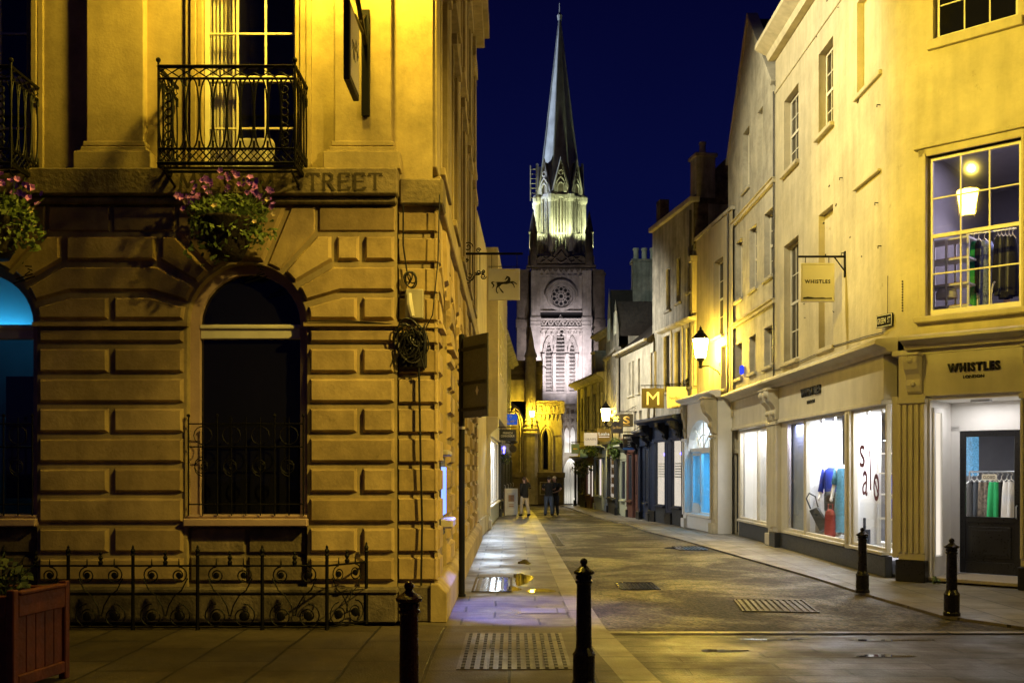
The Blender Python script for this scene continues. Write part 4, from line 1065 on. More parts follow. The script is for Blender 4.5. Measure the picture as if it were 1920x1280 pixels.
# inside of the shop: white display partitions, deep grey sales room
mb = MB().box(2.46, 2.50, .1, .82, .4, 3.02).box(5.38, 5.42, .12, .60, .4, 3.02).box(2.5, 7.4, .06, 1.0, .38, .43)
mb.build('display_partition', M['interior_white'], corner)
mb = MB()
fp = [(.3, .09), (7.62, .09), (9.4, 1.9), (9.4, 6.5), (.3, 6.5)]
for z in (.07, 3.06): mb.add([(x, y, z) for x, y in fp], [tuple(range(5))])
for i in (2, 3, 4): (xa_, ya_), (xb_, yb_) = fp[i], fp[(i+1) % 5]; mb.add([(xa_, ya_, .09), (xb_, yb_, .09), (xb_, yb_, 3.06), (xa_, ya_, 3.06)], [(0, 1, 2, 3)])
mb.build('interior', M['interior_grey'], corner)
MB().box(.95, 2.44, .16, .2, .4, 3.02).build('window_backing', M['bluegrey'], corner)
for x in (3.6, 6.4):
    light('AREA', (x, .50, 3.0), 150, (.93, .95, 1), 1.5, 'shop_lamp', parent=corner, size_y=.5)
light('AREA', (4.5, 3.4, 3.0), 26, (.95, .95, 1), 1.5, 'shop_lamp', parent=corner, size_y=1.5)
light('AREA', (1.7, .11, 2.9), 45, (.62, .62, 1), .9, 'shop_lamp', parent=corner, size_y=.1)
for x in (3.0, 3.8, 4.6, 5.8, 6.6): MB().lathe([(.035, 0), (.045, -.13), (.03, -.14)], 10, (x, .22, 3.03)).build('spot_lamp', M['steel'], corner)
# chamfered corner face
fc = sub(corner, (L0, 0, 0), math.radians(47.6)); LF = 2.55
FW = [(.52, 1.98, 4.42, 7.05), (.62, 1.92, 8.95, 11.2)]
mb = MB(); wall(mb, .45, 2.9, 4.05, 12.0, FW, .22); mb.build('wall', M['limewash'], fc)
mb = MB()
a, b, c, d = FW[0]
mb.box(a-.13, a, -.04, .1, c-.02, d+.13).box(b, b+.13, -.04, .1, c-.02, d+.13).box(a-.13, b+.13, -.04, .1, d+.0, d+.13).box(a-.2, b+.2, -.09, .1, d+.13, d+.2)
mb.box(a-.05, a, -.07, -.04, c-.02, d+.05).box(b, b+.05, -.07, -.04, c-.02, d+.05)
mb.build('architrave', M['limewash'], fc, .01); sill(fc, a-.1, b+.1, c-.02, M['limewash'], 0, .12, .1)
sash(fc, a+.01, b-.01, c+.01, d-.01, .08, 3, 4, 'sash', 'glass_soft'); a, b, c, d = FW[1]
sash(fc, a+.01, b-.01, c+.01, d-.01, .12, 3, 4); sill(fc, a, b, c, M['limewash'], 0, .08, .16)
cornice(fc, 0.2, 2.9, 3.86, -.02, 'cream_paint', .22, .34)
cornice(fc, 0.2, 2.9, 11.95, 0, 'limewash', .45, .5)
fb = MB().box(.5, 2.0, -.03, .2, 3.08, 3.86).box(-.05, 2.9, -.045, .2, 3.78, 3.87).build('fascia', M['cream_paint'], fc, .008)
text('WHISTLES', M['letter_black'], fb, 1.27, -.05, 3.52, w=.80, h=.145, bold=.04, ext=.035)
text('LONDON', M['letter_black'], fb, 1.27, -.04, 3.365, w=.32, h=.055, bold=.01, ext=.015)
pilaster_shop(fc, .08, .52, 0, 3.05, -.02, 'cream_paint', .36, 4, 'black_paint')
pilaster_shop(fc, 1.98, 2.4, 0, 3.05, -.02, 'cream_paint', .36, 4, 'black_paint')
MB().box(-.05, .06, -.03, .1, .38, 3.1).box(.06, .5, -.03, .15, 3.05, 3.86).box(1.98, 2.9, -.03, .15, 3.05, 3.86).build('corner_post', M['cream_paint'], fc, .01)
console(fc, .22, .46, 3.12, 3.8, -.04, 'cream_paint', .24); console(fc, 2.05, 2.3, 3.12, 3.8, -.04, 'cream_paint', .24)
# vestibule with the dark glazed door
VD = 1.05
mb = MB().box(.50, .56, .03, VD+.1, .0, 3.1).box(1.96, 2.02, .03, VD+.1, .0, 3.1).box(.56, 1.96, .05, VD+.1, 3.02, 3.10)
mb.box(.56, .60, .12, .2, .3, 2.9).box(.56, .60, .50, .58, .3, 2.9).box(.56, .60, .2, .5, 2.82, 2.9).box(.56, .60, .12, .58, .0, .42)
mb.box(.56, .70, VD-.02, VD+.06, .1, 2.62).box(.56, 1.96, VD-.02, VD+.06, 2.53, 3.02)
mb.build('vestibule', M['white_paint'], fc, .006)
MB().box(.561, .566, .2, .5, .43, 2.82).build('side_light', M['blind_lit'], fc)
MB().box(.5, 2.0, -.0, VD+.1, .03, .09).build('threshold', M['room_floor'], fc, .008)
MB().box(1.05, 1.35, .5, .62, 2.99, 3.02).build('ceiling_lamp', M['steel'], fc)
light('AREA', (1.25, .5, 2.98), 11, (1, .95, .93), .8, 'entrance_lamp', parent=fc, size_y=.5)
dd = door(fc, .70, 1.66, .10, 2.52, VD, 'black_paint', 'glass', .40); MB().box(1.66, 1.96, VD-.01, VD+.05, .1, 2.53).build('door_frame', M['black_paint'], fc)
cl = MB().box(1.06, 1.30, VD-.008, VD-.003, 1.69, 1.79).build('closed_sign', M['white_paint'], fc); text('CLOSED', M['letter_black'], cl, 1.18, VD-.010, 1.74, w=.19, h=.05, bold=.01, ext=.001)
light('AREA', (1.4, 2.6, 2.9), 14, (.95, .95, 1), 1, 'room_lamp', parent=fc)
# upper sales room
room(fc, .3, 2.6, .24, 4.2, 4.2, 7.35, M['interior_grey'], name='upper_room')
light('SPOT', (1.65, 1.35, 7.2), 190, (.92, .80, 1), .06, 'spot_lamp', parent=fc, spot=2.2)
light('AREA', (1.35, 1.0, 7.3), 34, (.84, .74, 1), .6, 'room_lamp', parent=fc)
flatten(fc)
# building beyond the chamfer, facing the other street
MB().box(8.6+.9, 9.9, 1.3, 9, 0, 12).build('wall', M['limewash'], corner)

def FP(px, py, d):
    k = (px-960)/F; Y = (23.4+1.41421*d)/(1+k); return Vector((k*Y, Y, H+(882-py)*Y/F))
SFR = -PI/4
# things in the upper window
t = thing('clothes_shelf', 'white open shelf unit with folded goods inside the upper corner window', 'shelf', FP(1783, 600, .75), SFR)
mb = MB()
for x in (-.36, .0, .36):
    for y in (-.2, .2): mb.box(x-.016, x+.016, y-.016, y+.016, -.2, 1.35)
for z in (-.1, .18, .55, .98, 1.32): mb.box(-.36, .36, -.2, .2, z, z+.03)
mb.build('frame', M['interior_white'], t)
mb = MB()
for z in (.212, .582, 1.012): mb.box(-.33, .33, -.17, .17, z, z+.015)
mb.build('shelf_board', M['wood'], t)
o = MB().lathe([(.17, 0), (.17, .10), (.12, .17), (.0, .19)], 18).build('hat', M['interior_white']); o.location = FP(1775, 560, .7); o.location.z += .0; tag(o, 'white hat on a shelf in the upper corner window', 'hat')
def garment(x0, z0, z1, w0, w1, m, loc, label, rz=SFR, cat='garment', sleeve=False, group=None, hang=True, th=.07, name='garment'):
    """hanging garment: folded cloth sheet closed to a body, with hanger"""
    t = thing(name, label, cat, loc, rz, group)
    mb = MB(); n = 22; rows = 9; vs = []
    for j in range(rows+1):
        q = j/rows; z = z1+(z0-z1)*q; w_ = (w0+(w1-w0)*q)/2 if q > .12 else w0/2*(.45+.55*q/.12)
        for i in range(n):
            a = 2*PI*i/n; f = 1+.16*q*math.sin(5*a+x0*9)
            vs.append((w_*math.cos(a)*f, th*math.sin(a)*(1+.8*q)*f, z))
    mb.add(vs, [[j*n+i, j*n+(i+1) % n, (j+1)*n+(i+1) % n, (j+1)*n+i] for j in range(rows) for i in range(n)])
    mb.build('body', M[m], t, smooth=True)
    if sleeve:
        for s_ in (-1, 1): MB().tube([(s_*w0*.42, 0, z1-.04), (s_*(w0*.5+.05), .0, z1-.2), (s_*(w0*.5+.07), 0, z1-.45)], [.05, .055, .045], 8).build('sleeve', M[m], t, smooth=True)
    if hang: MB().tube([(-w0*.42, 0, z1-.03), (0, 0, z1+.05), (w0*.42, 0, z1-.03)], .008, 4).tube([(0, 0, z1+.05), (0, 0, z1+.1), (.03, 0, z1+.13), (.0, 0, z1+.16)], .005, 4).build('hanger', M['letter_white'], t)
    return t
g_ = 'garments hanging in the upper corner window'
for i, (px, m, w0, w1, zl, lb) in enumerate(((1826, 'cloth_green', .14, .18, -1.35, 'long green dress hanging in the upper corner window'), (1835, 'cloth_black', .15, .16, -.9, 'black top hanging between the green and the speckled dress'), (1846, 'cloth_speck', .17, .24, -1.35, 'speckled blue dress hanging in the upper corner window'))):
    garment(i, zl, 0, w0, w1, m, FP(px, 452, 1.0), lb, cat='dress', group=g_, sleeve=i > 0)
for i, px in enumerate((1871, 1878, 1885, 1892, 1899)):
    garment(i, -.92-.05*(i % 3), 0, .12, .20, 'leather_dark' if i % 2 else 'cloth_black', FP(px, 444, .9), 'black garment on the right hand rail of the upper corner window', cat='garment', group='black garments on one rail')
p0, p1 = FP(1812, 440, 1.0), FP(1906, 428, .95)
o = MB().tube([p0, p1], .012, 6).build('clothes_rail', M['steel']); tag(o, 'steel rail carrying garments in the upper corner window', 'clothes rail')
o = MB().tube([FP(1866+6*math.cos(a/10*PI+PI/2)*(1.2), 560+32*math.sin(a/10*PI-PI/2)*-1, .6) for a in range(11)], .014, 6).build('mirror_frame', M['white_paint']); tag(o, 'white curved frame behind the black garments', 'mirror frame')
o = MB().tube([FP(1888, 520, 1.9), FP(1888, 600, 1.9)], .06, 6).build('timber_post', M['wood']); tag(o, 'orange timber post at the back of the upper room', 'post')
# clothes behind the door
g_ = 'garments hanging behind the dark door'
rail = thing('clothes_rail', 'clothes rail behind the dark glazed shop door', 'clothes rail', (0, 0, 0))
a_, b_2 = FP(1818, 884, 1.75), FP(1935, 884, 1.75); mb = MB().tube([a_, b_2], .015, 6)
mb.tube([a_, (a_[0], a_[1], .15)], .015, 6).tube([b_2, (b_2[0], b_2[1], .15)], .015, 6); mb.build('frame', M['steel'], rail)
for i, (px, m, z0, w_, lb) in enumerate(((1822, 'cloth_black', -1.1, .14, 'leftmost black garment behind the shop door'), (1832, 'leather_dark', -.9, .14, 'dark grey garment left of the printed dress'), (1842, 'cloth_print', -1.15, .16, 'printed dark dress behind the shop door'), (1852, 'cloth_print', -1.1, .15, 'printed dress just left of the green top'),
        (1862, 'cloth_green', -.62, .17, 'green top hanging behind the shop door'), (1869, 'cloth_green', -.64, .15, 'second green top nearest the black garment'), (1878, 'cloth_black', -1.05, .13, 'black garment between green and white tops'), (1888, 'cloth_white', -.85, .16, 'white top behind the shop door'), (1896, 'cloth_white', -.88, .16, 'white top closest to the door edge'))):
    garment(i, z0, 0, w_*1.5, w_*1.5, m, FP(px, 903, 1.75), lb, group=g_, sleeve=i in (4, 5), cat='garment')

# ------------------------------------------------------------------ skinned figures
def skin(name, J, E, m, parent, root_j, sub_=1, smooth=True):
    names = list(J); me = bpy.data.meshes.new(name)
    me.from_pydata([J[k][0] for k in names], [(names.index(a), names.index(b)) for a, b in E], [])
    o = bpy.data.objects.new(name, me); COL.objects.link(o); o.parent = parent
    md = o.modifiers.new('Skin', 'SKIN'); md.use_smooth_shade = True; md.branch_smoothing = .6
    if not me.skin_vertices: me.skin_vertices.new()
    for i, k in enumerate(names):
        r = J[k][1]; r = (r, r) if not isinstance(r, tuple) else r
        me.skin_vertices[0].data[i].radius = r; me.skin_vertices[0].data[i].use_root = (k == root_j)
    ss = o.modifiers.new('Subdivision', 'SUBSURF'); ss.levels = sub_; ss.render_levels = sub_
    me.materials.append(m)
    return o
def V3(*a): return a
BODY_E = [('pel', 'bel'), ('bel', 'che'), ('che', 'nck'), ('che', 'shL'), ('shL', 'elL'), ('elL', 'wrL'), ('wrL', 'haL'), ('che', 'shR'), ('shR', 'elR'), ('elR', 'wrR'), ('wrR', 'haR'),
          ('pel', 'hiL'), ('hiL', 'knL'), ('knL', 'anL'), ('anL', 'toL'), ('pel', 'hiR'), ('hiR', 'knR'), ('knR', 'anR'), ('anR', 'toR')]
def figure(root, k, skin_m, arms, legs, head=None, lean=0.0, female=False, top=None, bottom=None, shoes=None, hair=None, hair_long=False, sleeves='short', face=True):
    """one continuous body facing local -y; arms/legs give joint positions in units of height k"""
    sw = .115 if not female else .098
    J = dict(pel=((0, 0, .53), (.082, .060)), bel=((0, lean*.35, .62), (.075, .052)), che=((0, lean*.7, .74), (.088, .056)), nck=((0, lean*.9, .838 if head else .87), .030),
             shL=((sw, lean*.8, .80), .038), shR=((-sw, lean*.8, .80), .038))
    for s_, a in (('L', arms[0]), ('R', arms[1])):
        for nme, p, r in zip(('el', 'wr', 'ha'), a, (.028, .020, .020)): J[nme+s_] = (p, r)
    for s_, l in (('L', legs[0]), ('R', legs[1])):
        for nme, p, r in zip(('hi', 'kn', 'an', 'to'), l, (.056, .038, .026, .024)): J[nme+s_] = (p, r)
    E = list(BODY_E)
    if head:
        J['hd0'] = ((head[0]*.5, head[1]*.5+lean*.95, .875), (.040, .045)); J['hd1'] = ((head[0], head[1]+lean, .93), (.047, .056)); J['hd2'] = ((head[0], head[1]+lean, .975), (.036, .044))
        E += [('nck', 'hd0'), ('hd0', 'hd1'), ('hd1', 'hd2')]
    # fingers: five short chains rooted in each palm
    for s_ in 'LR':
        hp = Vector(J['ha'+s_][0]); wp = Vector(J['wr'+s_][0]); d = (hp-wp).normalized(); u = d.orthogonal().normalized()
        for i, (off, ln) in enumerate(((-.016, .034), (-.005, .042), (.006, .04), (.016, .03))):
            J[f'f{i}{s_}'] = (tuple(hp+u*off+d*ln), .006); E.append(('ha'+s_, f'f{i}{s_}'))
        J['th'+s_] = (tuple(wp+d*.02+u*-.034+d.cross(u)*.01), .0065); E.append(('wr'+s_, 'th'+s_))
    sc = lambda JJ: {n_: (tuple(Vector(v[0])*k), (v[1][0]*k, v[1][1]*k) if isinstance(v[1], tuple) else v[1]*k) for n_, v in JJ.items()}
    o = skin('body', sc(J), E, M[skin_m], root, 'pel')
    def loft(nm, rings, m, tubes=()):
        mb = MB(); n = 18; vs = []
        for rx, ry, cx, cy, z in rings: vs += [((cx+rx*math.cos(2*PI*q/n))*k, (cy+ry*math.sin(2*PI*q/n))*k, z*k) for q in range(n)]
        mb.add(vs, [[j*n+q, j*n+(q+1) % n, (j+1)*n+(q+1) % n, (j+1)*n+q] for j in range(len(rings)-1) for q in range(n)])
        for pts, rr in tubes: mb.tube([Vector(p)*k for p in pts], [r*k for r in rr], 10)
        o_ = mb.build(nm, M[m], root, smooth=True); return o_
    lerp = lambda a, b, t_: tuple(Vector(a).lerp(Vector(b), t_))
    if bottom:
        tb = []
        for s_ in 'LR':
            h_, kn, an = J['hi'+s_][0], J['kn'+s_][0], J['an'+s_][0]
            tb.append(([(h_[0]*.8, h_[1], .53), (h_[0], h_[1], .46), lerp(h_, kn, .5), kn, lerp(kn, an, .5), lerp(kn, an, .97)], [.055, .066, .058, .047, .044, .042]))
        loft('trousers', [(.085, .066, 0, 0, .585), (.094, .070, 0, 0, .55), (.10, .074, 0, 0, .50), (.09, .070, 0, 0, .455), (.03, .03, 0, 0, .44)], bottom, tb)
    if top:
        tb = []
        for s_ in 'LR':
            sh, el, wr = J['sh'+s_][0], J['el'+s_][0], J['wr'+s_][0]; inn = (sh[0]*.55, sh[1], sh[2]-.005)
            if sleeves == 'long': tb.append(([inn, sh, lerp(sh, el, .5), el, lerp(el, wr, .5), lerp(el, wr, .97)], [.030, .044, .043, .039, .034, .029]))
            else: tb.append(([inn, lerp(sh, el, .04), lerp(sh, el, .4), lerp(sh, el, .75)], [.030, .044, .045, .044]))
        hz = .47 if female else .50; f_ = lean
        loft('jacket' if sleeves == 'long' else 'shirt', [(.104, .083, 0, 0, hz), (.101, .078, 0, 0, .56), (.096, .073, 0, f_*.35, .63), (.104, .077, 0, f_*.6, .71), (.115, .077, 0, f_*.75, .765), (.112, .068, 0, f_*.8, .80), (.080, .055, 0, f_*.85, .825), (.045, .044, 0, f_*.9, .84)], top, tb)
    if shoes:
        for s_ in 'LR':
            a, b = Vector(J['an'+s_][0])*k, Vector(J['to'+s_][0])*k; d = (b-a); d.z = 0; d.normalize()
            mb = MB().tube([a-d*.03*k+Vector((0, 0, -.005*k)), a+d*.02*k+Vector((0, 0, -.006*k)), b, b+d*.025*k], [.030*k, .032*k, .026*k, .015*k], 8); mb.build('shoe', M[shoes], root, smooth=True)
    if head:
        hx, hy = head; f = Vector((hx, hy+lean, .93))*k
        if hair:
            mb = MB().ball((f.x-hx*.3*k, f.y-hy*.5*k+.010*k, f.z+.028*k), .058*k, 10, (.92, 1.08, .82))
            if hair_long: mb.tube([(f.x*.8, f.y+.055*k, f.z+.02*k), (f.x*.6, f.y+.085*k, f.z-.03*k), (f.x*.5, f.y+.075*k, f.z-.11*k)], [.03*k, .028*k, .008*k], 8)
            mb.build('hair', M[hair], root, smooth=True)
        if face:
            dirv = Vector((hx, hy-.05, 0)).normalized(); sd_ = Vector((-dirv.y, dirv.x, 0))
            mb = MB().ball(tuple(f+dirv*.058*k+Vector((0, 0, -.012*k))), .010*k, 6)
            mb.ball(tuple(f+sd_*.048*k), .012*k, 6, (.5, 1, 1.4)); mb.ball(tuple(f-sd_*.048*k), .012*k, 6, (.5, 1, 1.4)); mb.build('nose_and_ears', M[skin_m], root, smooth=True)
            mb = MB()
            for s_ in (-1, 1): mb.ball(tuple(f+dirv*.052*k+sd_*s_*.018*k+Vector((0, 0, .004*k))), .006*k, 6)
            mb.tube([f+dirv*.053*k+sd_*q*.014*k+Vector((0, 0, -.034*k)) for q in (-1, 0, 1)], .003*k, 4); mb.build('eyes_and_mouth', M['hair_dark'], root)
    return o
STAND = [((.055, 0, .50), (.058, -.01, .28), (.058, .0, .045), (.062, -.075, .025)), ((-.055, 0, .50), (-.058, -.01, .28), (-.058, 0, .045), (-.062, -.075, .025))]
# mannequins in the shop window (local x along street window, street at -y)
def wsw(lx, ly): return (6.5+ly, 24.6-lx)
def mannequin(lx, ly, label, dress, rz):
    x, y = wsw(lx, ly); t = thing('mannequin', label, 'mannequin', (x, y, .44), rz)
    k = 1.78
    arms = [((.15, .02, .64), (.15, -.06, .50), (.14, -.09, .46)), ((-.15, .02, .64), (-.155, -.03, .50), (-.15, -.05, .46))]
    figure(t, k, 'manne', arms, STAND, None)
    if dress:
        mb = MB(); n = 24; vs = []
        pr = [(.155, 1.46, .10), (.175, 1.40, .12), (.165, 1.15, .125), (.19, .95, .15), (.22, .6, .17), (.26, .12, .19)]
        for j, (rx, z, ry) in enumerate(pr):
            for i in range(n): a = 2*PI*i/n; f = 1+.05*j/5*math.sin(7*a); vs.append((rx*math.cos(a)*f, ry*math.sin(a)*f, z))
        mb.add(vs, [[j*n+i, j*n+(i+1) % n, (j+1)*n+(i+1) % n, (j+1)*n+i] for j in range(len(pr)-1) for i in range(n)]); mb.build('dress', M['cloth_lace'], t, smooth=True)
        for s_ in (-1, 1): MB().tube([(s_*.17, .0, 1.43), (s_*.235, .03, 1.25), (s_*.262, .02, 1.12)], [.075, .075, .07], 10).build('sleeve', M['cloth_lace'], t, smooth=True)
    else:
        mb = MB(); n = 24; vs = []
        pr = [(.085, 1.475, .07), (.16, 1.435, .11), (.19, 1.36, .135), (.185, 1.2, .135), (.18, 1.02, .135), (.175, .96, .13)]
        for j, (rx, z, ry) in enumerate(pr):
            for i in range(n): a = 2*PI*i/n; vs.append((rx*math.cos(a), ry*math.sin(a), z))
        mb.add(vs, [[j*n+i, j*n+(i+1) % n, (j+1)*n+(i+1) % n, (j+1)*n+i] for j in range(len(pr)-1) for i in range(n)]); mb.build('jumper', M['cloth_blue'], t, smooth=True)
        for s_ in (-1, 1): MB().tube([(s_*.17, 0, 1.43), (s_*.25, .03, 1.2), (s_*.268, .03, 1.12), (s_*.272, -.04, .95)], [.075, .072, .065, .055], 10).build('sleeve', M['cloth_blue'], t, smooth=True)
        mb = MB(); mb.lathe([(.168, .99), (.19, .85), (.18, .55)], 20); mb.v = [(v[0], v[1]*.75, v[2]) for v in mb.v]; mb.build('skirt', M['leather_dark'], t, smooth=True)
    return t
mannequin(3.05, .42, 'headless mannequin in a royal blue jumper and black skirt', False, -.9)
mannequin(3.62, .50, 'headless mannequin in a long light blue lace dress', True, -.9)
t = thing('handbag_stand', 'dark folded handbag on a pale stand at the bottom of the shop window', 'handbag', (*wsw(2.80, .26), .44), -.75)
MB().lathe([(.13, 0), (.12, .35), (.10, .42)], 12).build('stand', M['steel'], t)
MB().prism([(-.20, .55), (.0, .62), (.30, .22), (.05, .10)], 'y', -.2, -.13).build('bag', M['leather_dark'], t, .02)
MB().tube([(-.17, -.16, .58), (-.27, -.16, .8), (-.2, -.16, .92), (-.06, -.16, .85), (0, -.16, .62)], .018, 6).build('handle', M['leather_dark'], t)
t = thing('holdall', 'tall red leather bag at the feet of the mannequins', 'bag', (*wsw(3.55, .22), .44), -.75)
MB().prism([(-.10, 0), (-.115, .1), (-.10, .50), (-.05, .60), (.05, .60), (.10, .50), (.115, .1), (.10, 0)], 'y', -.08, .06).build('body', M['leather_red'], t, .04, seg=2)
MB().tube([(-.05, -.0, .58), (-.05, 0, .70), (.05, 0, .70), (.05, 0, .58)], .014, 6).build('handle', M['leather_red'], t)
o = MB().box(2.503, 2.506, .30, .40, 1.35, 1.55).build('notice', M['leather_red'], None); o.location = (6.5, 24.6, 0); o.rotation_euler = (0, 0, -PI/2); tag(o, 'small red and white notice on the white partition in the shop window', 'notice')
t = thing('display_shelf', 'white open display shelf behind the letters in the shop window', 'shelf', (*wsw(6.15, .62), .44), -PI/2)
mb = MB()
for x in (-.5, .0, .5):
    for y in (-.16, .16): mb.box(x-.015, x+.015, y-.015, y+.015, 0, 1.75)
for z in (.02, .5, .95, 1.35, 1.72): mb.box(-.5, .5, -.16, .16, z, z+.025)
mb.build('frame', M['interior_white'], t)
o = MB().box(-.14, .14, -.1, .1, 0, .36).build('blue_bag', M['cloth_blue'], None, .03); o.location = (*wsw(6.25, .6), .966); tag(o, 'blue bag on the upper tier of the white display shelf', 'bag')
o = MB().box(-.14, .14, -.1, .1, 0, .36).build('blue_bag', M['cloth_blue'], None, .03); o.location = (*wsw(6.25, .6), 1.416); tag(o, 'blue bag on the topmost tier of the white display shelf', 'bag')
o = MB().box(-.35, .35, -.02, .02, 0, .8).build('poster', M['cloth_lace'], None); o.location = (*wsw(5.2, 2.2), 1.75); o.rotation_euler = (0, 0, -.2); tag(o, 'light blue poster deep inside the corner shop', 'poster')
t = thing('perfume_box', 'small dark box with a slim bottle at the foot of the shop window', 'box', (*wsw(5.72, .2), .44), -.7)
MB().box(-.07, .07, -.05, .05, 0, .3).build('box', M['navy'], t, .006); MB().box(-.06, -.01, .0, .04, .3, .52).build('bottle', M['navy'], t, .01)
# hanging and street signs on the corner
t = thing('hanging_sign', 'cream framed hanging sign reading WHISTLES', 'hanging sign', (6.5, 19.45, 0))
bd = MB().box(-.86, -.24, -.025, .025, 5.17, 5.86).build('board', M['sign_white'], t, .01)
mb = MB().box(-.88, -.22, -.04, .04, 5.14, 5.18).box(-.88, -.22, -.04, .04, 5.85, 5.89).box(-.88, -.85, -.04, .04, 5.18, 5.85).box(-.25, -.22, -.04, .04, 5.18, 5.85); mb.build('frame', M['cream_paint'], t, .006)
text('WHISTLES', M['letter_black'], bd, -.55, -.028, 5.53, w=.50, h=.075, bold=.03, ext=.004)
MB().prism([(-.83, 5.19), (-.83, 5.22), (-.74, 5.235), (-.66, 5.225), (-.6, 5.215), (-.45, 5.22), (-.38, 5.21), (-.27, 5.215), (-.27, 5.19)], 'y', -.029, -.026).build('emblem', M['letter_black'], bd)
mb = MB().tube([(0, 0, 6.02), (-.92, 0, 6.02)], .022, 6).tube([(0, 0, 5.72), (-.22, 0, 6.02)], .014, 5).box(-.02, .02, -.04, .04, 5.62, 6.12)
for x in (-.78, -.32): mb.tube([(x, 0, 6.02), (x, 0, 5.88)], .008, 5)
mb.build('bracket', M['iron'], t)
sgp = WS.w(7.38, -.02)
t = thing('street_name_plate', 'black street name plate reading GREEN ST on the rounded corner', 'street sign', (sgp[0]-.02, sgp[1], 4.33), -PI/2+.35)
bd = MB().box(-.22, .18, -.03, .0, 0, .22).build('board', M['letter_black'], t, .005); 
mb = MB().box(-.21, .17, -.034, -.030, .01, .02).box(-.21, .17, -.034, -.030, .20, .21).box(-.21, -.20, -.034, -.030, .02, .20).box(.16, .17, -.034, -.030, .02, .20); mb.build('border', M['letter_white'], bd)
text('GREEN  ST', M['letter_white'], bd, -.02, -.035, .11, w=.33, h=.10, bold=.01, ext=.002)
mb = MB().tube([(7.42, -.03, 4.42), (7.43, -.03, 5.2)], .006, 4); 
for i in range(12): mb.ball((7.72+.02, .10, 4.55+i*.045), .014, 5)
o = mb.build('hanging_chain', M['iron']); o.location = WS.loc; o.rotation_euler = (0, 0, WS.rz); tag(o, 'short rusty chain hanging beside the upper corner window', 'chain')
# weeds by the pier foot
mb = MB(); leaves(mb, (6.92, 16.3, .06), (.08, .06, .07), 40, .05); o = mb.build('weed', M['leaf']); tag(o, 'little weed growing at the foot of the shop pier', 'weed')
# ------------------------------------------------------------------ gabled house
GH = Fr((6.5, 30.0), (6.5, 24.6)); gab = thing('gabled_house', 'tall pale rendered house with a steep pointed gable beside the corner shop', 'house', GH.loc, GH.rz)
G_ = [(1.06, 1.86, 6.75, 8.43), (2.7, 3.5, 6.75, 8.43), (4.3, 5.15, 6.75, 8.43), (1.06, 1.8, 4.5, 5.5), (2.7, 3.4, 4.5, 5.5), (4.3, 5.1, 4.5, 5.5), (1.93, 2.7, 9.66, 11.3)]
NB = [(3.6, 4.15, 9.66, 11.3)]
mb = MB(); wall(mb, 0, 5.4, 4.05, 11.32, G_+NB, .22)
for a, b, c, d in NB: mb.add([(a, .12, c), (b, .12, c), (b, .12, d), (a, .12, d)], [(0, 1, 2, 3)])
mb.add([(0, 0, 11.32), (5.4, 0, 11.32), (5.1, 0, 11.5), (2.6, 0, 14.3)], [(0, 1, 2, 3)])
shell(mb, 0, 5.4, .6, 8, 0, 11.0)
mb.add([(0, 0, 4), (0, 8, 4), (0, 8, 11.3), (0, 0, 11.3)], [(0, 1, 2, 3)]).add([(5.4, 0, 4), (5.4, 8, 4), (5.4, 8, 11.3), (5.4, 0, 11.3)], [(0, 1, 2, 3)])
mb.build('wall', M['limewash2'], gab)
rf = MB().add([(-.05, .1, 11.0), (2.6, .1, 14.25), (2.6, 7, 14.25), (-.05, 7, 11.0)], [(0, 1, 2, 3)]).add([(5.4, .1, 11.3), (2.6, .1, 14.25), (2.6, 7, 14.25), (5.4, 7, 11.3)], [(0, 1, 2, 3)]).build('roof', M['slate'], gab)
MB().prism([(-.12, 11.05), (2.6, 14.42), (5.2, 11.55), (5.1, 11.45), (2.6, 14.25), (0, 11.12)], 'y', -.06, .25).build('coping', M['limewash2'], gab, .01)
for a, b, c, d in G_: sash(gab, a+.02, b-.02, c+.02, d-.02, .14, 2, 4 if d-c > 1.2 else 2, meet=d-c > 1.2); sill(gab, a, b, c, M['limewash2'], 0, .07)
MB().box(0, 5.4, -.08, .05, 8.96, 9.06).box(0, 5.4, -.12, .05, 9.06, 9.1).box(0, 5.4, -.08, .05, 5.98, 6.07).box(0, 5.4, -.13, .05, 6.07, 6.11).build('string_course', M['limewash'], gab, .01)
MB().tube([(5.37, -.04, 4.1), (5.37, -.04, 11.2)], .022, 6).tube([(.03, -.05, 6.0), (.03, -.05, 9.5)], .03, 6).build('pipe', M['dull'], gab)
al = MB().box(1.92, 2.10, -.10, -.01, 4.55, 4.80).build('alarm_box', M['alarm'], gab, .03)
# its shopfront
MB().box(.45, 5.0, -.05, .2, 3.1, 3.86).box(.45, 5.0, -.09, .2, 3.02, 3.1).build('fascia', M['cream_paint'], gab, .01)
cornice(gab, -.1, 5.45, 3.86, -.02, 'cream_paint', .22, .34)
console(gab, .05, .42, 3.05, 3.85, -.03, 'cream_paint'); console(gab, 5.0, 5.36, 3.05, 3.85, -.03, 'cream_paint')
pilaster_shop(gab, .05, .42, 0, 3.05, -.02, 'cream_paint', .3, 2, 'cream_paint'); pilaster_shop(gab, 4.98, 5.36, 0, 3.05, -.02, 'cream_paint', .3, 2, 'cream_paint')
door(gab, .62, 1.36, 0.05, 2.35, .12, 'dark_grey', 'pane2'); MB().box(.42, .62, 0, .15, 0, 3.02).box(1.36, 1.5, 0, .15, 0, 3.02).box(.62, 1.36, .05, .15, 2.36, 2.46).box(.62, 1.36, .1, .14, 2.46, 3.02).build('door_frame', M['cream_paint'], gab, .006)
MB().box(1.5, 4.98, -.02, .1, 0, .40).build('stall_riser', M['dark_grey'], gab, .008)
shop_window(gab, 1.52, 4.96, .48, 2.98, 0, 'cream_paint', 'glass', (3.54,))
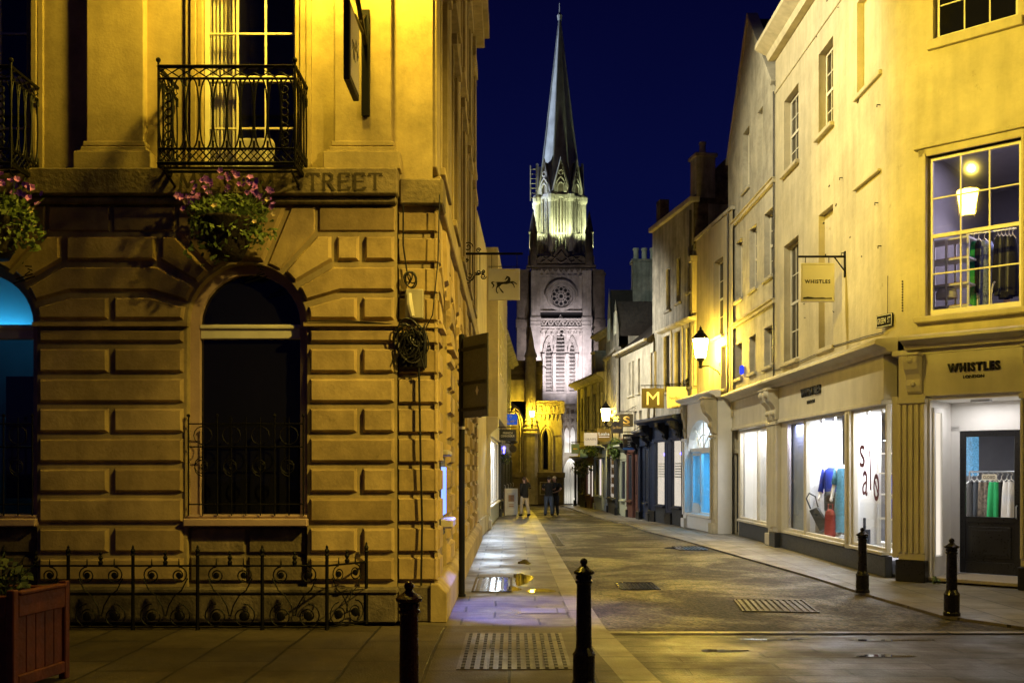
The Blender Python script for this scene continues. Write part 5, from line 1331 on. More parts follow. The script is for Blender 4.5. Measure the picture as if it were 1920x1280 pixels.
room(gab, 1.50, 4.97, .12, .62, .42, 3.0, M['interior_white'])
MB().box(1.6, 3.4, .58, .6, .5, 2.95).build('window_screen', M['interior_white'], gab)
light('AREA', (3.2, .34, 2.97), 100, (.96, .95, .95), 3.0, 'shop_lamp', parent=gab, size_y=.25)
spl = MB().lathe([(.05, 0), (.07, -.14)], 10, (4.6, .3, 2.85)).build('spot_lamp', M['white_paint'], gab)

# ------------------------------------------------------------------ house with the arched shop window
CS = Fr((5.74, 33.0), (6.05, 29.2)); hc = thing('arched_shop_house', 'plain rendered house over a shop with an arched white window', 'house', CS.loc, CS.rz)
L = CS.L; yo = .36
C_ = [(CS.x(1318)-.05, CS.x(1334), 5.95, 8.3), (CS.x(1330), CS.x(1340), 4.3, 5.6)]
mb = MB(); wall(mb, -.15, L+.2, 3.4, 9.45, C_, .25, yo); shell(mb, -.1, L+.2, yo+.5, 7, 0, 9.4); mb.add([(-.15, yo, 9.45), (L+.2, yo, 9.45), (L+.2, 7, 9.45), (-.15, 7, 9.45)], [(0, 1, 2, 3)]).build('wall', M['limewash'], hc)
for a, b, c, d in C_: sash(hc, a+.02, b-.02, c+.02, d-.02, yo+.15, 2, 4); sill(hc, a, b, c, M['limewash'], yo)
MB().box(-.15, L+.2, yo-.06, yo+.2, 9.45, 9.56).build('coping', M['limewash2'], hc, .01)
MB().box(-.10, .08, yo-.16, yo, 3.6, 8.75).box(-.16, .14, yo-.22, yo, 8.75, 8.95).build('pier', M['limewash'], hc, .01)
MB().box(CS.x(1310)-.1, CS.x(1318)-.1, yo-.14, yo, 3.7, 5.1).build('pier', M['limewash'], hc, .01)
MB().tube([(L-.12, yo-.05, 3.7), (L-.12, yo-.05, 9.4)], .03, 6).build('pipe', M['dull'], hc)
# shopfront: pilasters, arch, fanlight, blue interior
a0, a1 = .42, L-.55
cx, rr, sp_ = (a0+a1)/2, (a1-a0)/2, 2.55
cx_r = 1.12
mb = MB()
n = 18; pr = [(cx+rr*math.cos(PI-PI*i/n), sp_+rr*.62*math.sin(PI*i/n)) for i in range(n+1)]
for i in range(n):
    p, q = pr[i], pr[i+1]; mb.add([(p[0], -.02, p[1]), (q[0], -.02, q[1]), (q[0], -.02, 4.0), (p[0], -.02, 4.0), (p[0], .2, p[1]), (q[0], .2, q[1])], [(0, 1, 2, 3), (0, 4, 5, 1)])
mb.box(0, a0, -.02, .4, 0, 4.0).box(a1, L, -.02, .4, 0, 4.0)
mb.build('shopfront', M['white_paint'], hc)
cornice(hc, -.1, L+.1, 4.0, -.02, 'white_paint', .2, .3)
console(hc, L-.42, L-.05, 2.9, 4.0, -.03, 'limewash', .4); console(hc, .02, .3, 2.9, 4.0, -.03, 'limewash', .14)
pilaster_shop(hc, .04, .40, 0, 2.9, -.03, 'white_paint', .3, 1, 'white_paint'); pilaster_shop(hc, L-.50, L-.04, 0, 2.9, -.03, 'limewash', .3, 1, 'limewash')
fl_ = MB().box(a0, a1, .06, .14, 2.45, 2.57)
for i in (1, 2, 3): an = PI*i/4; fl_.tube([(cx, .1, 2.57), (cx+rr*.98*math.cos(an), .1, sp_+rr*.60*math.sin(an))], .022, 4)
fl_.tube([(cx+rr*.45*math.cos(PI*i/10), .1, sp_+rr*.30*math.sin(PI*i/10)) for i in range(11)], .018, 4)
fl_ = fl_.build('fanlight', M['white_paint'], hc)
MB().prism([(p[0], p[1]) for p in pr], 'y', .11, .115).build('pane', M['glass'], fl_)
MB().box(a0, a1, -.06, .2, 0, .40).box(a0-.02, a1+.02, -.14, .2, .40, .50).build('stall_riser', M['white_paint'], hc, .012)
xm = a0+(a1-a0)*.42
shop_window(hc, xm, a1, .50, 2.45, .06, 'white_paint', 'glass'); dr = door(hc, a0+.05, xm-.06, .5, 2.42, .1, 'paleblue', 'glass', .12)
room(hc, a0, a1, .2, 2.2, .45, 3.9, M['paleblue']); MB().box(a0, a1, .16, 2.2, 2.50, 2.55).build('light_baffle', M['paleblue'], hc); light('AREA', (cx, .9, 2.46), 75, (.05, .50, 1), 1.4, 'blue_lamp', parent=hc); light('AREA', (cx, .5, 3.7), 120, (.85, .93, 1), 1.6, 'shop_lamp', parent=hc, size_y=.4)  # baffle added to keep white light above and blue light below
ch2 = thing('wire_chair', 'small dark wire chair in the blue lit shop window', 'chair', (*CS.w(a1-.55, .7), .45), CS.rz+.4)
MB().tube([(-.2, 0, .4), (-.2, .02, .8), (.2, .02, .8), (.2, 0, .4)], .02, 5).tube([(0, 0, .4), (0, .02, .8)], .012, 4).build('backrest', M['iron'], ch2); MB().box(-.22, .22, -.4, 0, .38, .42).build('seat', M['iron'], ch2)
for x in (-.2, .2):
    for y in (-.38, 0): MB().tube([(x, y, .38), (x*1.1, y, 0)], .014, 5).build('leg', M['iron'], ch2)

# ------------------------------------------------------------------ tall grey house with the navy shop
DS = Fr((5.0, 37.2), (5.72, 33.06)); hd = thing('navy_shop_house', 'tall grey stone house with hooded windows over a navy shopfront', 'house', DS.loc, DS.rz)
L = DS.L; yo = .28
D_ = []
for p0, p1, y0, y1 in ((1235, 1243, 505, 578), (1254, 1262, 485, 563), (1276, 1285, 462, 543)): D_.append((DS.x(p0), DS.x(p1), DS.z(p0, y1)-.1, DS.z(p0, y0)))
D2 = []
for p0, p1 in ((1233, 1243), (1253, 1263), (1274, 1286)): D2.append((DS.x(p0), DS.x(p1), 4.65, 6.65))
mb = MB(); wall(mb, -.1, L+.1, 3.4, 10.75, D_+D2, .25, yo); shell(mb, -.1, L+.1, yo+.5, 6, 0, 10.7); mb.build('wall', M['greystone'], hd)
for a, b, c, d in D_+D2: sash(hd, a+.01, b-.01, c+.01, d-.01, yo+.15, 2, 4); sill(hd, a, b, c, M['greystone'], yo)
mb = MB()
for a, b, c, d in D2: mb.box(a-.18, a-.02, yo-.05, yo+.03, c, d).box(b+.02, b+.18, yo-.05, yo+.03, c, d).box(a-.2, b+.2, yo-.07, yo+.03, d, d+.12); mb.prism([(yo, d+.12), (yo-.28, d+.16), (yo-.3, d+.24), (yo, d+.3)], 'x', a-.26, b+.26)
mb.build('hood', M['limewash2'], hd, .008)
MB().box(-.15, L+.15, yo-.14, yo+.2, 10.75, 10.92).build('coping', M['limewash2'], hd, .01)
# rubble gable flank towards the viewer, with chimney
mb = MB().prism([(yo+.05, 9.2), (yo+.05, 10.9), (yo+.25, 11.4), (yo+1.7, 12.75), (yo+3.4, 12.75), (yo+5, 11), (yo+5, 9.2)], 'x', L-.35, L+.08); mb.build('gable', M['rubble'], hd)
ck = MB().box(L-.5, L+.12, yo+.1, yo+.75, 10.9, 12.25).box(L-.56, L+.18, yo+.04, yo+.81, 12.25, 12.37).build('chimney', M['greystone'], hd, .01)
MB().lathe([(.12, 0), (.10, .35), (.13, .38), (.12, .45)], 10, (L-.2, yo+.42, 12.37)).build('pot', M['limewash2'], ck)
ck = MB().box(-.1, .35, yo+.15, yo+.5, 10.9, 11.9).build('chimney', M['rubble'], hd, .01)
MB().add([(-.1, yo+.2, 10.85), (L, yo+.2, 10.85), (L, yo+2.4, 12.7), (-.1, yo+2.4, 12.7)], [(0, 1, 2, 3)]).build('roof', M['slate'], hd)
MB().tube([(L-.05, yo-.06, 3.5), (L-.05, yo-.06, 10.5)], .04, 6).build('pipe', M['dull'], hd)
# navy shop
MB().box(0, L, -.04, .2, 2.98, 3.42).box(0, L, -.08, .2, 2.9, 2.98).build('fascia', M['navy'], hd, .008)
cornice(hd, -.1, L+.05, 3.42, -.02, 'navy', .3, .42)
for x in (DS.x(1222), DS.x(1252), L-.3): console(hd, x, x+.22, 2.9, 3.5, -.05, 'black_paint', .42)
for p0, p1 in ((1220, 1231), (1251, 1262)): pilaster_shop(hd, DS.x(p0), DS.x(p1), 0, 2.9, -.02, 'navy', .4, 1, 'black_paint', dep=.05)
pilaster_shop(hd, L-.16, L, 0, 2.9, -.02, 'navy', .4, 0, 'black_paint', dep=.04)
for p0, p1 in ((1232, 1250), (1263, 1281.5)):
    a, b = DS.x(p0), DS.x(p1); MB().box(a-.05, b+.03, -.05, .1, 0, .55).build('stall_riser', M['dark_grey'], hd, .006)
    f_ = shop_window(hd, a, b, .62, 2.9, -.07, 'navy', 'glass', fw=.04); MB().box(a+.02, b-.02, .02, .04, .65, 2.88).build('blind', M['blind_lit'], f_)
    mb = MB()
    for k in range(6): mb.box(a+.1, b-.1, .014, .017, 1.62+k*.09, 1.665+k*.09)
    mb.build('frosted_band', M['sign_white'], f_)
    MB().ball((b-.06, -.05, 2.42), .045, 8).build('indicator_lamp', M['led'], f_)

# ------------------------------------------------------------------ low house with the brown and cream shopfronts
ES = Fr((4.37, 42.2), (5.0, 37.2)); he = thing('low_rendered_house', 'low white rendered house with a long eaves gutter over dark shopfronts', 'house', ES.loc, ES.rz)
L = ES.L; yo = .22
E_ = [(ES.x(p0), ES.x(p1), 4.9, 6.25) for p0, p1 in ((1169, 1172.5), (1175, 1179), (1186, 1190), (1209, 1216))]+[(ES.x(p0), ES.x(p1), 2.9, 4.2) for p0, p1 in ((1178, 1183), (1188, 1193), (1203, 1208))]
mb = MB(); wall(mb, 0, L+.2, 2.6, 6.75, E_, .2, yo); shell(mb, 0, L+.2, yo+.4, 6, 0, 6.7); mb.build('wall', M['limewash2'], he)
for a, b, c, d in E_: sash(he, a+.01, b-.01, c+.01, d-.01, yo+.1, 2, 4); sill(he, a, b, c, M['limewash2'], yo)
mb = MB().prism([(yo-.25, 6.72), (yo+2.6, 9.0), (yo+5.2, 6.7), (yo+5.2, 6.6), (yo-.2, 6.62)], 'x', -.1, L+.1); mb.build('roof', M['slate'], he)
MB().box(-.1, L+.1, yo-.34, yo-.2, 6.68, 6.78).build('gutter', M['limewash2'], he, .02)
# navy door, brown shop, cream shop
def small_front(root, fr, p0, p1, m, zt, items, cons=True, zf=.38, paneM='pane2'):
    a, b = fr.x(p0), fr.x(p1)
    MB().box(a, b, -.06, .2, zt-zf, zt).build('fascia', M[m], root, .008); cornice(root, a-.05, b+.05, zt, -.04, m, .2, .3)
    if cons:
        for x in (a, b-.14): console(root, x, x+.14, zt-zf-.1, zt, -.06, 'black_paint' if m in ('navy', 'brown_paint') else m, .3)
    for x in (a, b-.16): pilaster_shop(root, x, x+.16, 0, zt-zf, -.02, m, .3, 1, dep=.05, bm_= 'black_paint' if m in ('navy', 'brown_paint', 'dark_grey') else m)
    x = a+.16
    for kind, fr_ in items:
        x2 = x+(b-a-.32)*fr_
        if kind == 'd': door(root, x+.02, x2-.02, .05, min(2.3, zt-zf-.1), .06, m, paneM); MB().box(x, x2, .05, .12, min(2.3, zt-zf-.1), zt-zf).build('transom', M[m], root)
        else:
            MB().box(x, x2, -.05, .12, 0, .6).build('stall_riser', M[m], root, .006); shop_window(root, x, x2, .66, zt-zf-.04, -.06, m, kind, fw=.045)
        x = x2
small_front(he, ES, 1200, 1220.5, 'navy', 3.15, [('d', .55), ('pane2', .45)])
small_front(he, ES, 1177.5, 1199, 'brown_paint', 2.95, [('pane2', .5), ('d', .5)])
small_front(he, ES, 1157, 1177, 'green_paint', 2.7, [('d', .45), ('pane2', .55)], False)

# ------------------------------------------------------------------ twin gabled yellow-lit house
FS = Fr((4.25, 46.6), (4.37, 42.2)); hf = thing('twin_gabled_house', 'narrow old house with two pointed gables behind the second lantern', 'house', FS.loc, FS.rz)
L = FS.L; yo = .15
F_ = [(.5, .95, 4.6, 6.4), (1.2, 1.65, 4.6, 6.4), (2.8, 3.25, 4.6, 6.4), (3.5, 3.95, 4.6, 6.4)]
mb = MB(); wall(mb, 0, L, 2.6, 7.6, F_, .2, yo)
for a, b, zt in ((0.0, 2.1, 10.2), (2.25, 4.35, 9.3)): mb.add([(a, yo, 7.6), (b, yo, 7.6), (b-.1, yo, 8.0), ((a+b)/2+.12, yo, zt-.2), ((a+b)/2, yo, zt), ((a+b)/2-.12, yo, zt-.2), (a+.1, yo, 8.0)], [tuple(range(7))])
shell(mb, 0, L, yo+.4, 5, 0, 7.6); mb.build('wall', M['greystone'], hf)
for a, b, c, d in F_: sash(hf, a+.01, b-.01, c+.01, d-.01, yo+.1, 2, 3); sill(hf, a, b, c, M['greystone'], yo)
for c0 in (1.05, 3.3): sash(hf, c0-.3, c0+.3, 7.75, 8.75, yo-.03, 2, 2)
MB().box(0, L, yo-.18, yo+.1, 6.95, 7.1).box(0, L, yo-.12, yo+.1, 4.2, 4.32).box(0, .2, yo-.1, yo, 4.32, 6.95).box(L-.2, L, yo-.1, yo, 4.32, 6.95).build('cornice', M['greystone'], hf, .01)
for a, b, zt in ((0.0, 2.1, 10.1), (2.25, 4.35, 9.2)):
    MB().prism([(a-.1, 7.55), ((a+b)/2, zt), (b+.1, 7.55)], 'y', yo+.06, 4).build('roof', M['slate'], hf)
small_front(hf, FS, 1141, 1157, 'dark_grey', 2.85, [('glass', .85), ('pane2', .15)], False)
a, b = FS.x(1143), FS.x(1154.5)
MB().box(a, b, .05, .07, .6, 2.5).build('lit_backing', M['blind_lit'], hf); mb = MB()
for k in range(4): mb.box(a+.35, b-.35, .03, .045, .85+k*.42, 1.15+k*.42)
mb.build('picture', M['wood'], hf)
# big dark roof and chimney behind
hb = thing('slate_roofed_house', 'house behind with a high dark slate roof and a stone chimney stack', 'house', (5.4, 47.5, 0), -PI/2+.12)
MB().box(-3, 6, .8, 8, 0, 8.6).build('wall', M['rubble'], hb); MB().prism([(.6, 8.5), (3.4, 10.9), (4.6, 10.9), (8, 8.4)], 'x', -3, 6.2).build('roof', M['slate'], hb)
cp = P(1208, 600, 45.5)
ck = MB().box(-.55, .55, -.35, .35, 7.2, 11.3).box(-.62, .62, -.42, .42, 11.3, 11.42).build('chimney', M['greystone'], hb, .01)
mxr = Matrix.Rotation(-hb.rotation_euler.z, 4, 'Z'); lp = mxr @ (Vector((cp.x, cp.y, 0))-Vector(hb.location)); ck.location = (lp.x, lp.y, 0); ck.rotation_euler = (0, 0, -hb.rotation_euler.z)
for x in (-.38, 0, .38): MB().lathe([(.14, 0), (.12, .08), (.115, .45), (.145, .48), (.14, .56)], 10, (x, 0, 11.42)).build('pot', M['limewash2'], ck)
# ------------------------------------------------------------------ classical yellow house at the far end
GS = Fr((3.35, 52.8), (4.25, 46.6)); hg = thing('far_classical_house', 'classical stone house with a deep cornice at the far end of the street', 'house', GS.loc, GS.rz)
L = GS.L; yo = .15
G2 = [(.8+i*1.45, 1.35+i*1.45, 3.9, 5.6) for i in range(4)]
mb = MB(); wall(mb, 0, L, 2.6, 6.2, G2, .2, yo); shell(mb, 0, L, yo+.4, 6, 0, 6.2); mb.build('wall', M['greystone'], hg)
for a, b, c, d in G2: sash(hg, a+.01, b-.01, c+.01, d-.01, yo+.1, 2, 4)
cornice(hg, -.1, L+.1, 6.1, yo, 'greystone', .35, .5)
mb = MB()
for i in range(5): mb.box(.25+i*1.45, .5+i*1.45, yo-.1, yo, 3.3, 6.1)
mb.box(0, L, yo-.08, yo, 3.0, 3.25); mb.build('pilaster', M['greystone'], hg, .01)
MB().box(1.5, L-.2, .9, 5, 6.3, 8.6).build('attic', M['church_dark'], hg); cornice(hg, 1.4, L-.1, 8.5, .9, 'greystone', .3, .4); MB().box(2.6, 2.75, .3, .9, 6.6, 7.7).box(3.2, 3.35, .3, .9, 6.6, 7.7).box(2.5, 3.45, .25, .9, 7.7, 7.8).build('dormer', M['limewash2'], hg, .01)
# bay shop and others
small_front(hg, GS, 1116, 1139, 'bluegrey', 2.85, [('pane2', .4), ('blind_pink', .25), ('d', .35)], False)
small_front(hg, GS, 1100, 1115.5, 'brown_paint', 2.55, [('glass', .6), ('d', .4)], False); MB().box(GS.x(1101), GS.x(1110), .04, .06, .6, 2.1).build('lit_backing', M['blind_lit'], hg)
small_front(hg, GS, 1079, 1099.5, 'dark_grey', 2.4, [('d', .5), ('pane2', .5)], False)

# ------------------------------------------------------------------ left side beyond the bank
LA = Fr((-.93, 26.65), (-.80, 31.5)); la_ = thing('cream_end_house', 'cream rendered house end standing beyond the bank', 'house', LA.loc, LA.rz)
L = LA.L
mb = MB(); wall(mb, 0, L, 0, 8.8, [], .1); mb.add([(0, 0, 8.8), (L, 0, 8.8), (L, 3, 9.6), (0, 3, 9.6)], [(0, 1, 2, 3)]); shell(mb, 0, L, .1, 6, 0, 8.7); mb.build('wall', M['limewash'], la_)
MB().box(.2, .7, -.08, .1, 3.3, 4.0).build('notice_board', M['church_dark'], la_, .01)
MB().box(0, L, -.06, .05, 0, .5).build('plinth', M['limewash2'], la_, .01)
LB = Fr((-.80, 31.5), (-.56, 40.6)); lbh = thing('bay_shop_house', 'cream house with a brightly lit white shop window on the pavement', 'house', LB.loc, LB.rz)
L = LB.L; JW = .36
mb = MB().box(0, L, -JW, 6, 3.55, 8.9); mb.box(0, L, .3, 6, 0, 3.55); mb.build('wall', M['limewash'], lbh)
ck = MB().box(.1, .9, .6, 1.3, 8.9, 9.7).build('chimney', M['greystone'], lbh)
B_ = [(1+i*2.1, 2+i*2.1) for i in range(4)]
for a, b in B_: sash(lbh, a, b, 5.0, 6.9, -JW-.03, 3, 4)
pr = [(0, 3.55), (0, 3.0), (-.06, 2.85), (-.12, 3.0), (-.22, 3.1), (-JW, 3.2), (-JW-.02, 3.45), (-JW, 3.55)]
MB().prism([(p[0], p[1]) for p in pr], 'x', -.12, .12).build('console', M['cream_paint'], lbh, .01)
MB().box(.12, L, -.08, .2, 3.0, 3.54).build('fascia', M['cream_paint'], lbh, .01)
pilaster_shop(lbh, 0, .22, 0, 3.0, -.02, 'white_paint', .3, 1, 'white_paint'); pilaster_shop(lbh, L-.3, L, 0, 3.0, -.02, 'dark_grey', .3, 1, 'dark_grey')
MB().box(.22, L-.3, -.04, .1, 0, .62).build('stall_riser', M['bluegrey'], lbh, .008)
shop_window(lbh, .24, L-.34, .68, 2.95, -.02, 'white_paint', 'glass', (1.6, 3.2, 4.8, 6.4))
MB().box(.2, L-.3, .26, .28, .6, 3.0).build('window_backing', M['blind_lit'], lbh)
light('AREA', (2.6, -.14, 2.93), 190, (.74, .86, 1), 4.5, 'shop_lamp', rot=(-.45, 0, 0), parent=lbh, size_y=.12)
LC = Fr((-.56, 40.6), (-.05, 53.5)); lch = thing('dark_shop_house', 'dim house with dark shopfronts and a row of small signs beside the church', 'house', LC.loc, LC.rz)
L = LC.L
mb = MB().box(0, L, 0, 6, 0, 7.3); mb.build('wall', M['greystone'], lch)
for i in range(5): sash(lch, 1+i*2.3, 2+i*2.3, 4.2, 6.1, -.03, 2, 4)
cornice(lch, 0, L, 7.3, 0, 'greystone', .3, .4); cornice(lch, 0, L, 3.2, 0, 'dark_grey', .25, .35); MB().box(0, L, -.06, .05, 2.7, 3.2).build('fascia', M['black_paint'], lch)
for i in range(4): shop_window(lch, .4+i*3.1, 2.2+i*3.1, .6, 2.6, -.08, 'dark_grey', 'pane2'); door(lch, 2.4+i*3.1, 3.2+i*3.1, .05, 2.4, -.08, 'dark_grey')
mb = MB()
for x in (2.2, 4.4): mb.tube([(x, -.05, 3.0), (x, -.12, 6.9)], .03, 5); mb.tube([(x, -.1, 4.4), (x, -.55, 4.55), (x, -.95, 4.2)], .018, 4); mb.tube([(x, -.1, 5.0), (x, -.8, 4.5)], .012, 4)
mb.build('pipe', M['steel'], lch)
mb = MB(); leaves(mb, (0, 0, 0), (.22, .22, .28), 160, .09, random.Random(4)); o = mb.build('hanging_plant', M['leaf_dark']); o.location = P(948, 858, 42.5); tag(o, 'dark hanging plant under the signs by the left shopfronts', 'plant')
o = MB().box(-.05, .05, -.05, .05, -.22, .22).ball((0, -.05, .1), .1, 6).build('blue_lamp', M['led']); o.location = P(945, 843, 42.3); o.scale = (.7, .7, .7); tag(o, 'small blue light glowing beside the dark left shopfront', 'lamp')

# ------------------------------------------------------------------ hanging signs down the street
def hang_sign(label, pxa, pxb, pya, pyb, Y, m, wall_x, lines=(), letter='letter_white', side=1, shape='rect', rods=True):
    a, b = P(pxa, pyb, Y), P(pxb, pya, Y); cx = (a.x+b.x)/2; w_ = b.x-a.x; h_ = b.z-a.z
    t = thing('hanging_sign', label, 'hanging sign', (cx, Y, 0), 0, 'shop signs hung over the street')
    if shape == 'round': mb = MB(); mb.prism([(w_/2*math.cos(i*PI/10), (a.z+b.z)/2+h_/2*math.sin(i*PI/10)) for i in range(20)], 'y', -.02, .02)
    elif shape == 'shield': mb = MB().prism([(-w_/2, a.z+h_*.15), (-w_/4, a.z+h_*.03), (0, a.z), (w_/4, a.z+h_*.03), (w_/2, a.z+h_*.15), (w_/2, b.z), (-w_/2, b.z)], 'y', -.02, .02)
    else: mb = MB().box(-w_/2, w_/2, -.02, .02, a.z, b.z)
    bd = mb.build('board', M[m], t, .006)
    for body, fx, fz, fw, fh, bold in lines:
        if body == '|': MB().box(-w_/2*fw, w_/2*fw, -.024, -.021, a.z+h_*(fz-fh/2), a.z+h_*(fz+fh/2)).build('band', M[letter], bd)
        else: text(body, M[letter], bd, w_*fx, -.024, a.z+h_*fz, w=w_*fw, h=h_*fh, bold=bold, ext=.002)
    mb = MB(); zb = b.z+.10; wx = wall_x-cx
    mb.tube([(-side*w_/2*1.05, 0, zb), (wx, 0, zb)], .016, 5)
    for x in (-w_*.35, w_*.35): mb.tube([(x, 0, zb), (x, 0, b.z)], .008, 4)
    mb.tube([(wx, 0, zb+.25), (wx-side*.45, 0, zb)], .009, 4); mb.tube(spiral(wx-side*.14, zb+.1, .10, .02, 0, 4*PI, 18), .007, 4)
    mb.build('bracket', M['iron'], t); return t
hang_sign('bronze square hanging sign with a large pale letter M', 1203, 1245, 728, 765, 33.55, 'sign_brown', 6.05, [('M', 0, .5, .56, .66, .0)])
hang_sign('gold lit square hanging sign beside the bronze M sign', 1250, 1289, 725, 765, 33.5, 'sign_white', 6.05, [('FootBalance', 0, .48, .74, .14, .005)], 'sign_brown')
hang_sign('dark brown hanging sign with a round swirl emblem', 1162, 1187, 776, 800, 39.5, 'sign_dark', 4.95, [('S', 0, .52, .5, .62, .03), ('|', 0, .12, .5, .03, 0)], 'letter_gold')
hang_sign('dark bronze hanging sign left of the swirl emblem sign', 1146, 1168, 790, 812, 40.5, 'sign_dark', 4.8, [('Le Bleu', 0, .5, .7, .22, 0)], 'letter_gold')
hang_sign('gold shield shaped hanging sign reading Loake', 1120, 1145, 804, 828, 42.4, 'sign_gold', 4.4, [('Loake', 0, .62, .8, .26, .02), ('|', 0, .38, .8, .06, 0)], 'letter_white', 1, 'shield')
hang_sign('cream white hanging sign with thin lettering', 1095, 1120, 811, 835, 42.9, 'sign_white', 4.35, [('GRAEFE', 0, .5, .8, .16, 0)], 'sign_brown')
hang_sign('black hanging sign with a blue strip along the bottom', 1168, 1193.5, 814, 843, 38.2, 'sign_dark', 5.0, [('MICROZONE', 0, .78, .84, .13, .01), ('hair', 0, .55, .3, .09, 0), ('skin', 0, .4, .3, .09, 0), ('nails', 0, .26, .3, .09, 0)])
o = P(1168, 843, 38.2); bl = MB().box(-.265, .265, -.026, -.0215, o.z, o.z+.085); ob = [x for x in bpy.data.objects if x.get('label', '').startswith('black hanging sign with a blue')][0]; bl.build('strip', M['sign_blue'], ob)
hang_sign('slate blue hanging sign with an orange dash at the far right', 1071, 1086.5, 832, 850, 49.5, 'sign_slate', 4.0, [('|', -.1, .5, .5, .1, 0)], 'letter_gold')
hang_sign('dull grey blue hanging sign just right of the slate blue one', 1087.5, 1102, 842, 858, 47.5, 'sign_slate', 4.2, [])
hang_sign('bright blue hanging sign with white letters over the left pavement', 945.5, 970, 776, 796, 41.5, 'sign_lit', -.7, [('PALMIST', 0, .3, .8, .26, .03), ('O', 0, .75, .18, .22, .02)], 'letter_white', -1)
hang_sign('grey hanging sign with two lines of text below the blue one', 936, 968, 805, 825, 38.5, 'dark_grey', -.7, [('FRENCH', 0, .68, .55, .2, 0), ('CONNOISSEUR', 0, .4, .8, .2, 0)], 'letter_white', -1)
hang_sign('small round dark hanging sign beside the church wall', 955, 969, 834, 848, 45, 'sign_dark', -.4, [], 'letter_white', -1, 'round')
# bracket plants over the right pavement
def plant_clump(px, py, Y, r, n, label, m='leaf', seed=1):
    mb = MB(); leaves(mb, (0, 0, 0), r, n, .11, random.Random(seed)); leaves(mb, (0, 0, -r[2]*.7), (r[0]*.6, r[1]*.6, r[2]*.6), n//3, .1, random.Random(seed+1))
    o = mb.build('hanging_plant', M[m]); o.location = P(px, py, Y); return tag(o, label, 'plant')
plant_clump(1156, 838, 41.2, (.38, .35, .42), 330, 'leafy hanging basket glowing in the lantern light over the shops', 'leaf', 21)
plant_clump(1092, 876, 48.5, (.55, .4, .40), 260, 'dark flower display over the far shop door', 'leaf_dark', 31)
plant_clump(1110, 845, 46.5, (.5, .3, .22), 160, 'dark greenery along the far shop fascia', 'leaf_dark', 41)
# A-board
ab = thing('sandwich_board', 'pale wooden pavement board with a poster on the left pavement', 'sandwich board', (-.03, 41.2, 0), .08)
mb = MB().box(-.27, -.20, -.02, .02, 0, 1.12).box(.20, .27, -.02, .02, 0, 1.12).box(-.20, .20, -.02, .02, .98, 1.12).box(-.20, .20, -.02, .02, 0.02, .18).box(-.2, .2, .0, .02, .18, .98); mb.build('frame', M['blind'], ab, .01)
MB().box(-.17, .17, -.012, -.001, .30, .93).build('poster', M['sign_white'], ab); MB().box(-.12, .12, -.016, -.0125, .58, .85).box(-.1, .1, -.016, -.0125, .36, .40).box(-.1, .1, -.016, -.0125, .44, .47).build('print', M['wood'], ab)
o = MB().box(-.27, .27, .28, .32, 0, 1.08); o.build('rear_leaf', M['wood'], ab)

# ------------------------------------------------------------------ people
def spot(px, py): Y = GY(py); return ((px-960)*Y/F, Y, 0)
pA = thing('person', 'person in a dark jacket and beige trousers raising one hand to the head', 'person', spot(984, 967), PI+.5)
figure(pA, 1.60, 'skin', [((.14, .05, .66), (.10, -.02, .53), (.075, -.05, .50)), ((-.16, -.02, .72), (-.13, -.06, .86), (-.10, -.05, .92))],
       [((.05, 0, .50), (.065, -.05, .28), (.085, -.02, .045), (.095, -.095, .025)), ((-.05, 0, .50), (-.055, .04, .28), (-.07, .10, .05), (-.075, .04, .025))],
       (.0, -.02), 0, True, 'cloth_black', 'chino', 'cloth_black', 'hair_brown', True, 'long')
pB = thing('person', 'person in black shirt and blue jeans seen from behind, hugging another', 'person', spot(1029, 966.5), PI-.12)
figure(pB, 1.62, 'skin', [((.155, -.06, .68), (.10, -.16, .64), (.07, -.19, .63)), ((-.155, -.06, .69), (-.11, -.15, .66), (-.07, -.18, .66))],
       [((.055, 0, .50), (.07, -.01, .28), (.085, .0, .045), (.10, -.075, .025)), ((-.055, 0, .50), (-.07, .0, .28), (-.085, .01, .045), (-.10, -.065, .025))],
       (-.01, -.02), 0, False, 'cloth_black', 'jeans', 'cloth_black', 'hair_dark', False, 'short')
pC = thing('person', 'fair haired person in black facing the street and holding the other', 'person', spot(1040.5, 965), -.28)
figure(pC, 1.62, 'skin', [((.17, -.05, .67), (.09, -.15, .60), (.02, -.19, .59)), ((-.18, -.06, .68), (-.20, -.17, .63), (-.17, -.21, .625))],
       [((.055, 0, .50), (.06, -.02, .28), (.07, .0, .045), (.09, -.07, .025)), ((-.055, 0, .50), (-.06, .03, .28), (-.07, .07, .045), (-.08, .0, .025))],
       (-.02, -.025), 0, False, 'cloth_black', 'jeans_dark', 'cloth_black', 'hair_fair', False, 'short')
# ------------------------------------------------------------------ church
TY = 62.0; TS = TY/F
def T(px, py): return ((px-960)*TS, H+(882-py)*TS)       # tower plane
tx = (1052-960)*TS
ch = thing('church_tower', 'floodlit Gothic church tower with an octagonal lantern and a tall spire', 'church tower', (tx, TY, 0))
def lx(px): return (px-960)*TS-tx
def lz(py): return H+(882-py)*TS
hw = lx(1108)
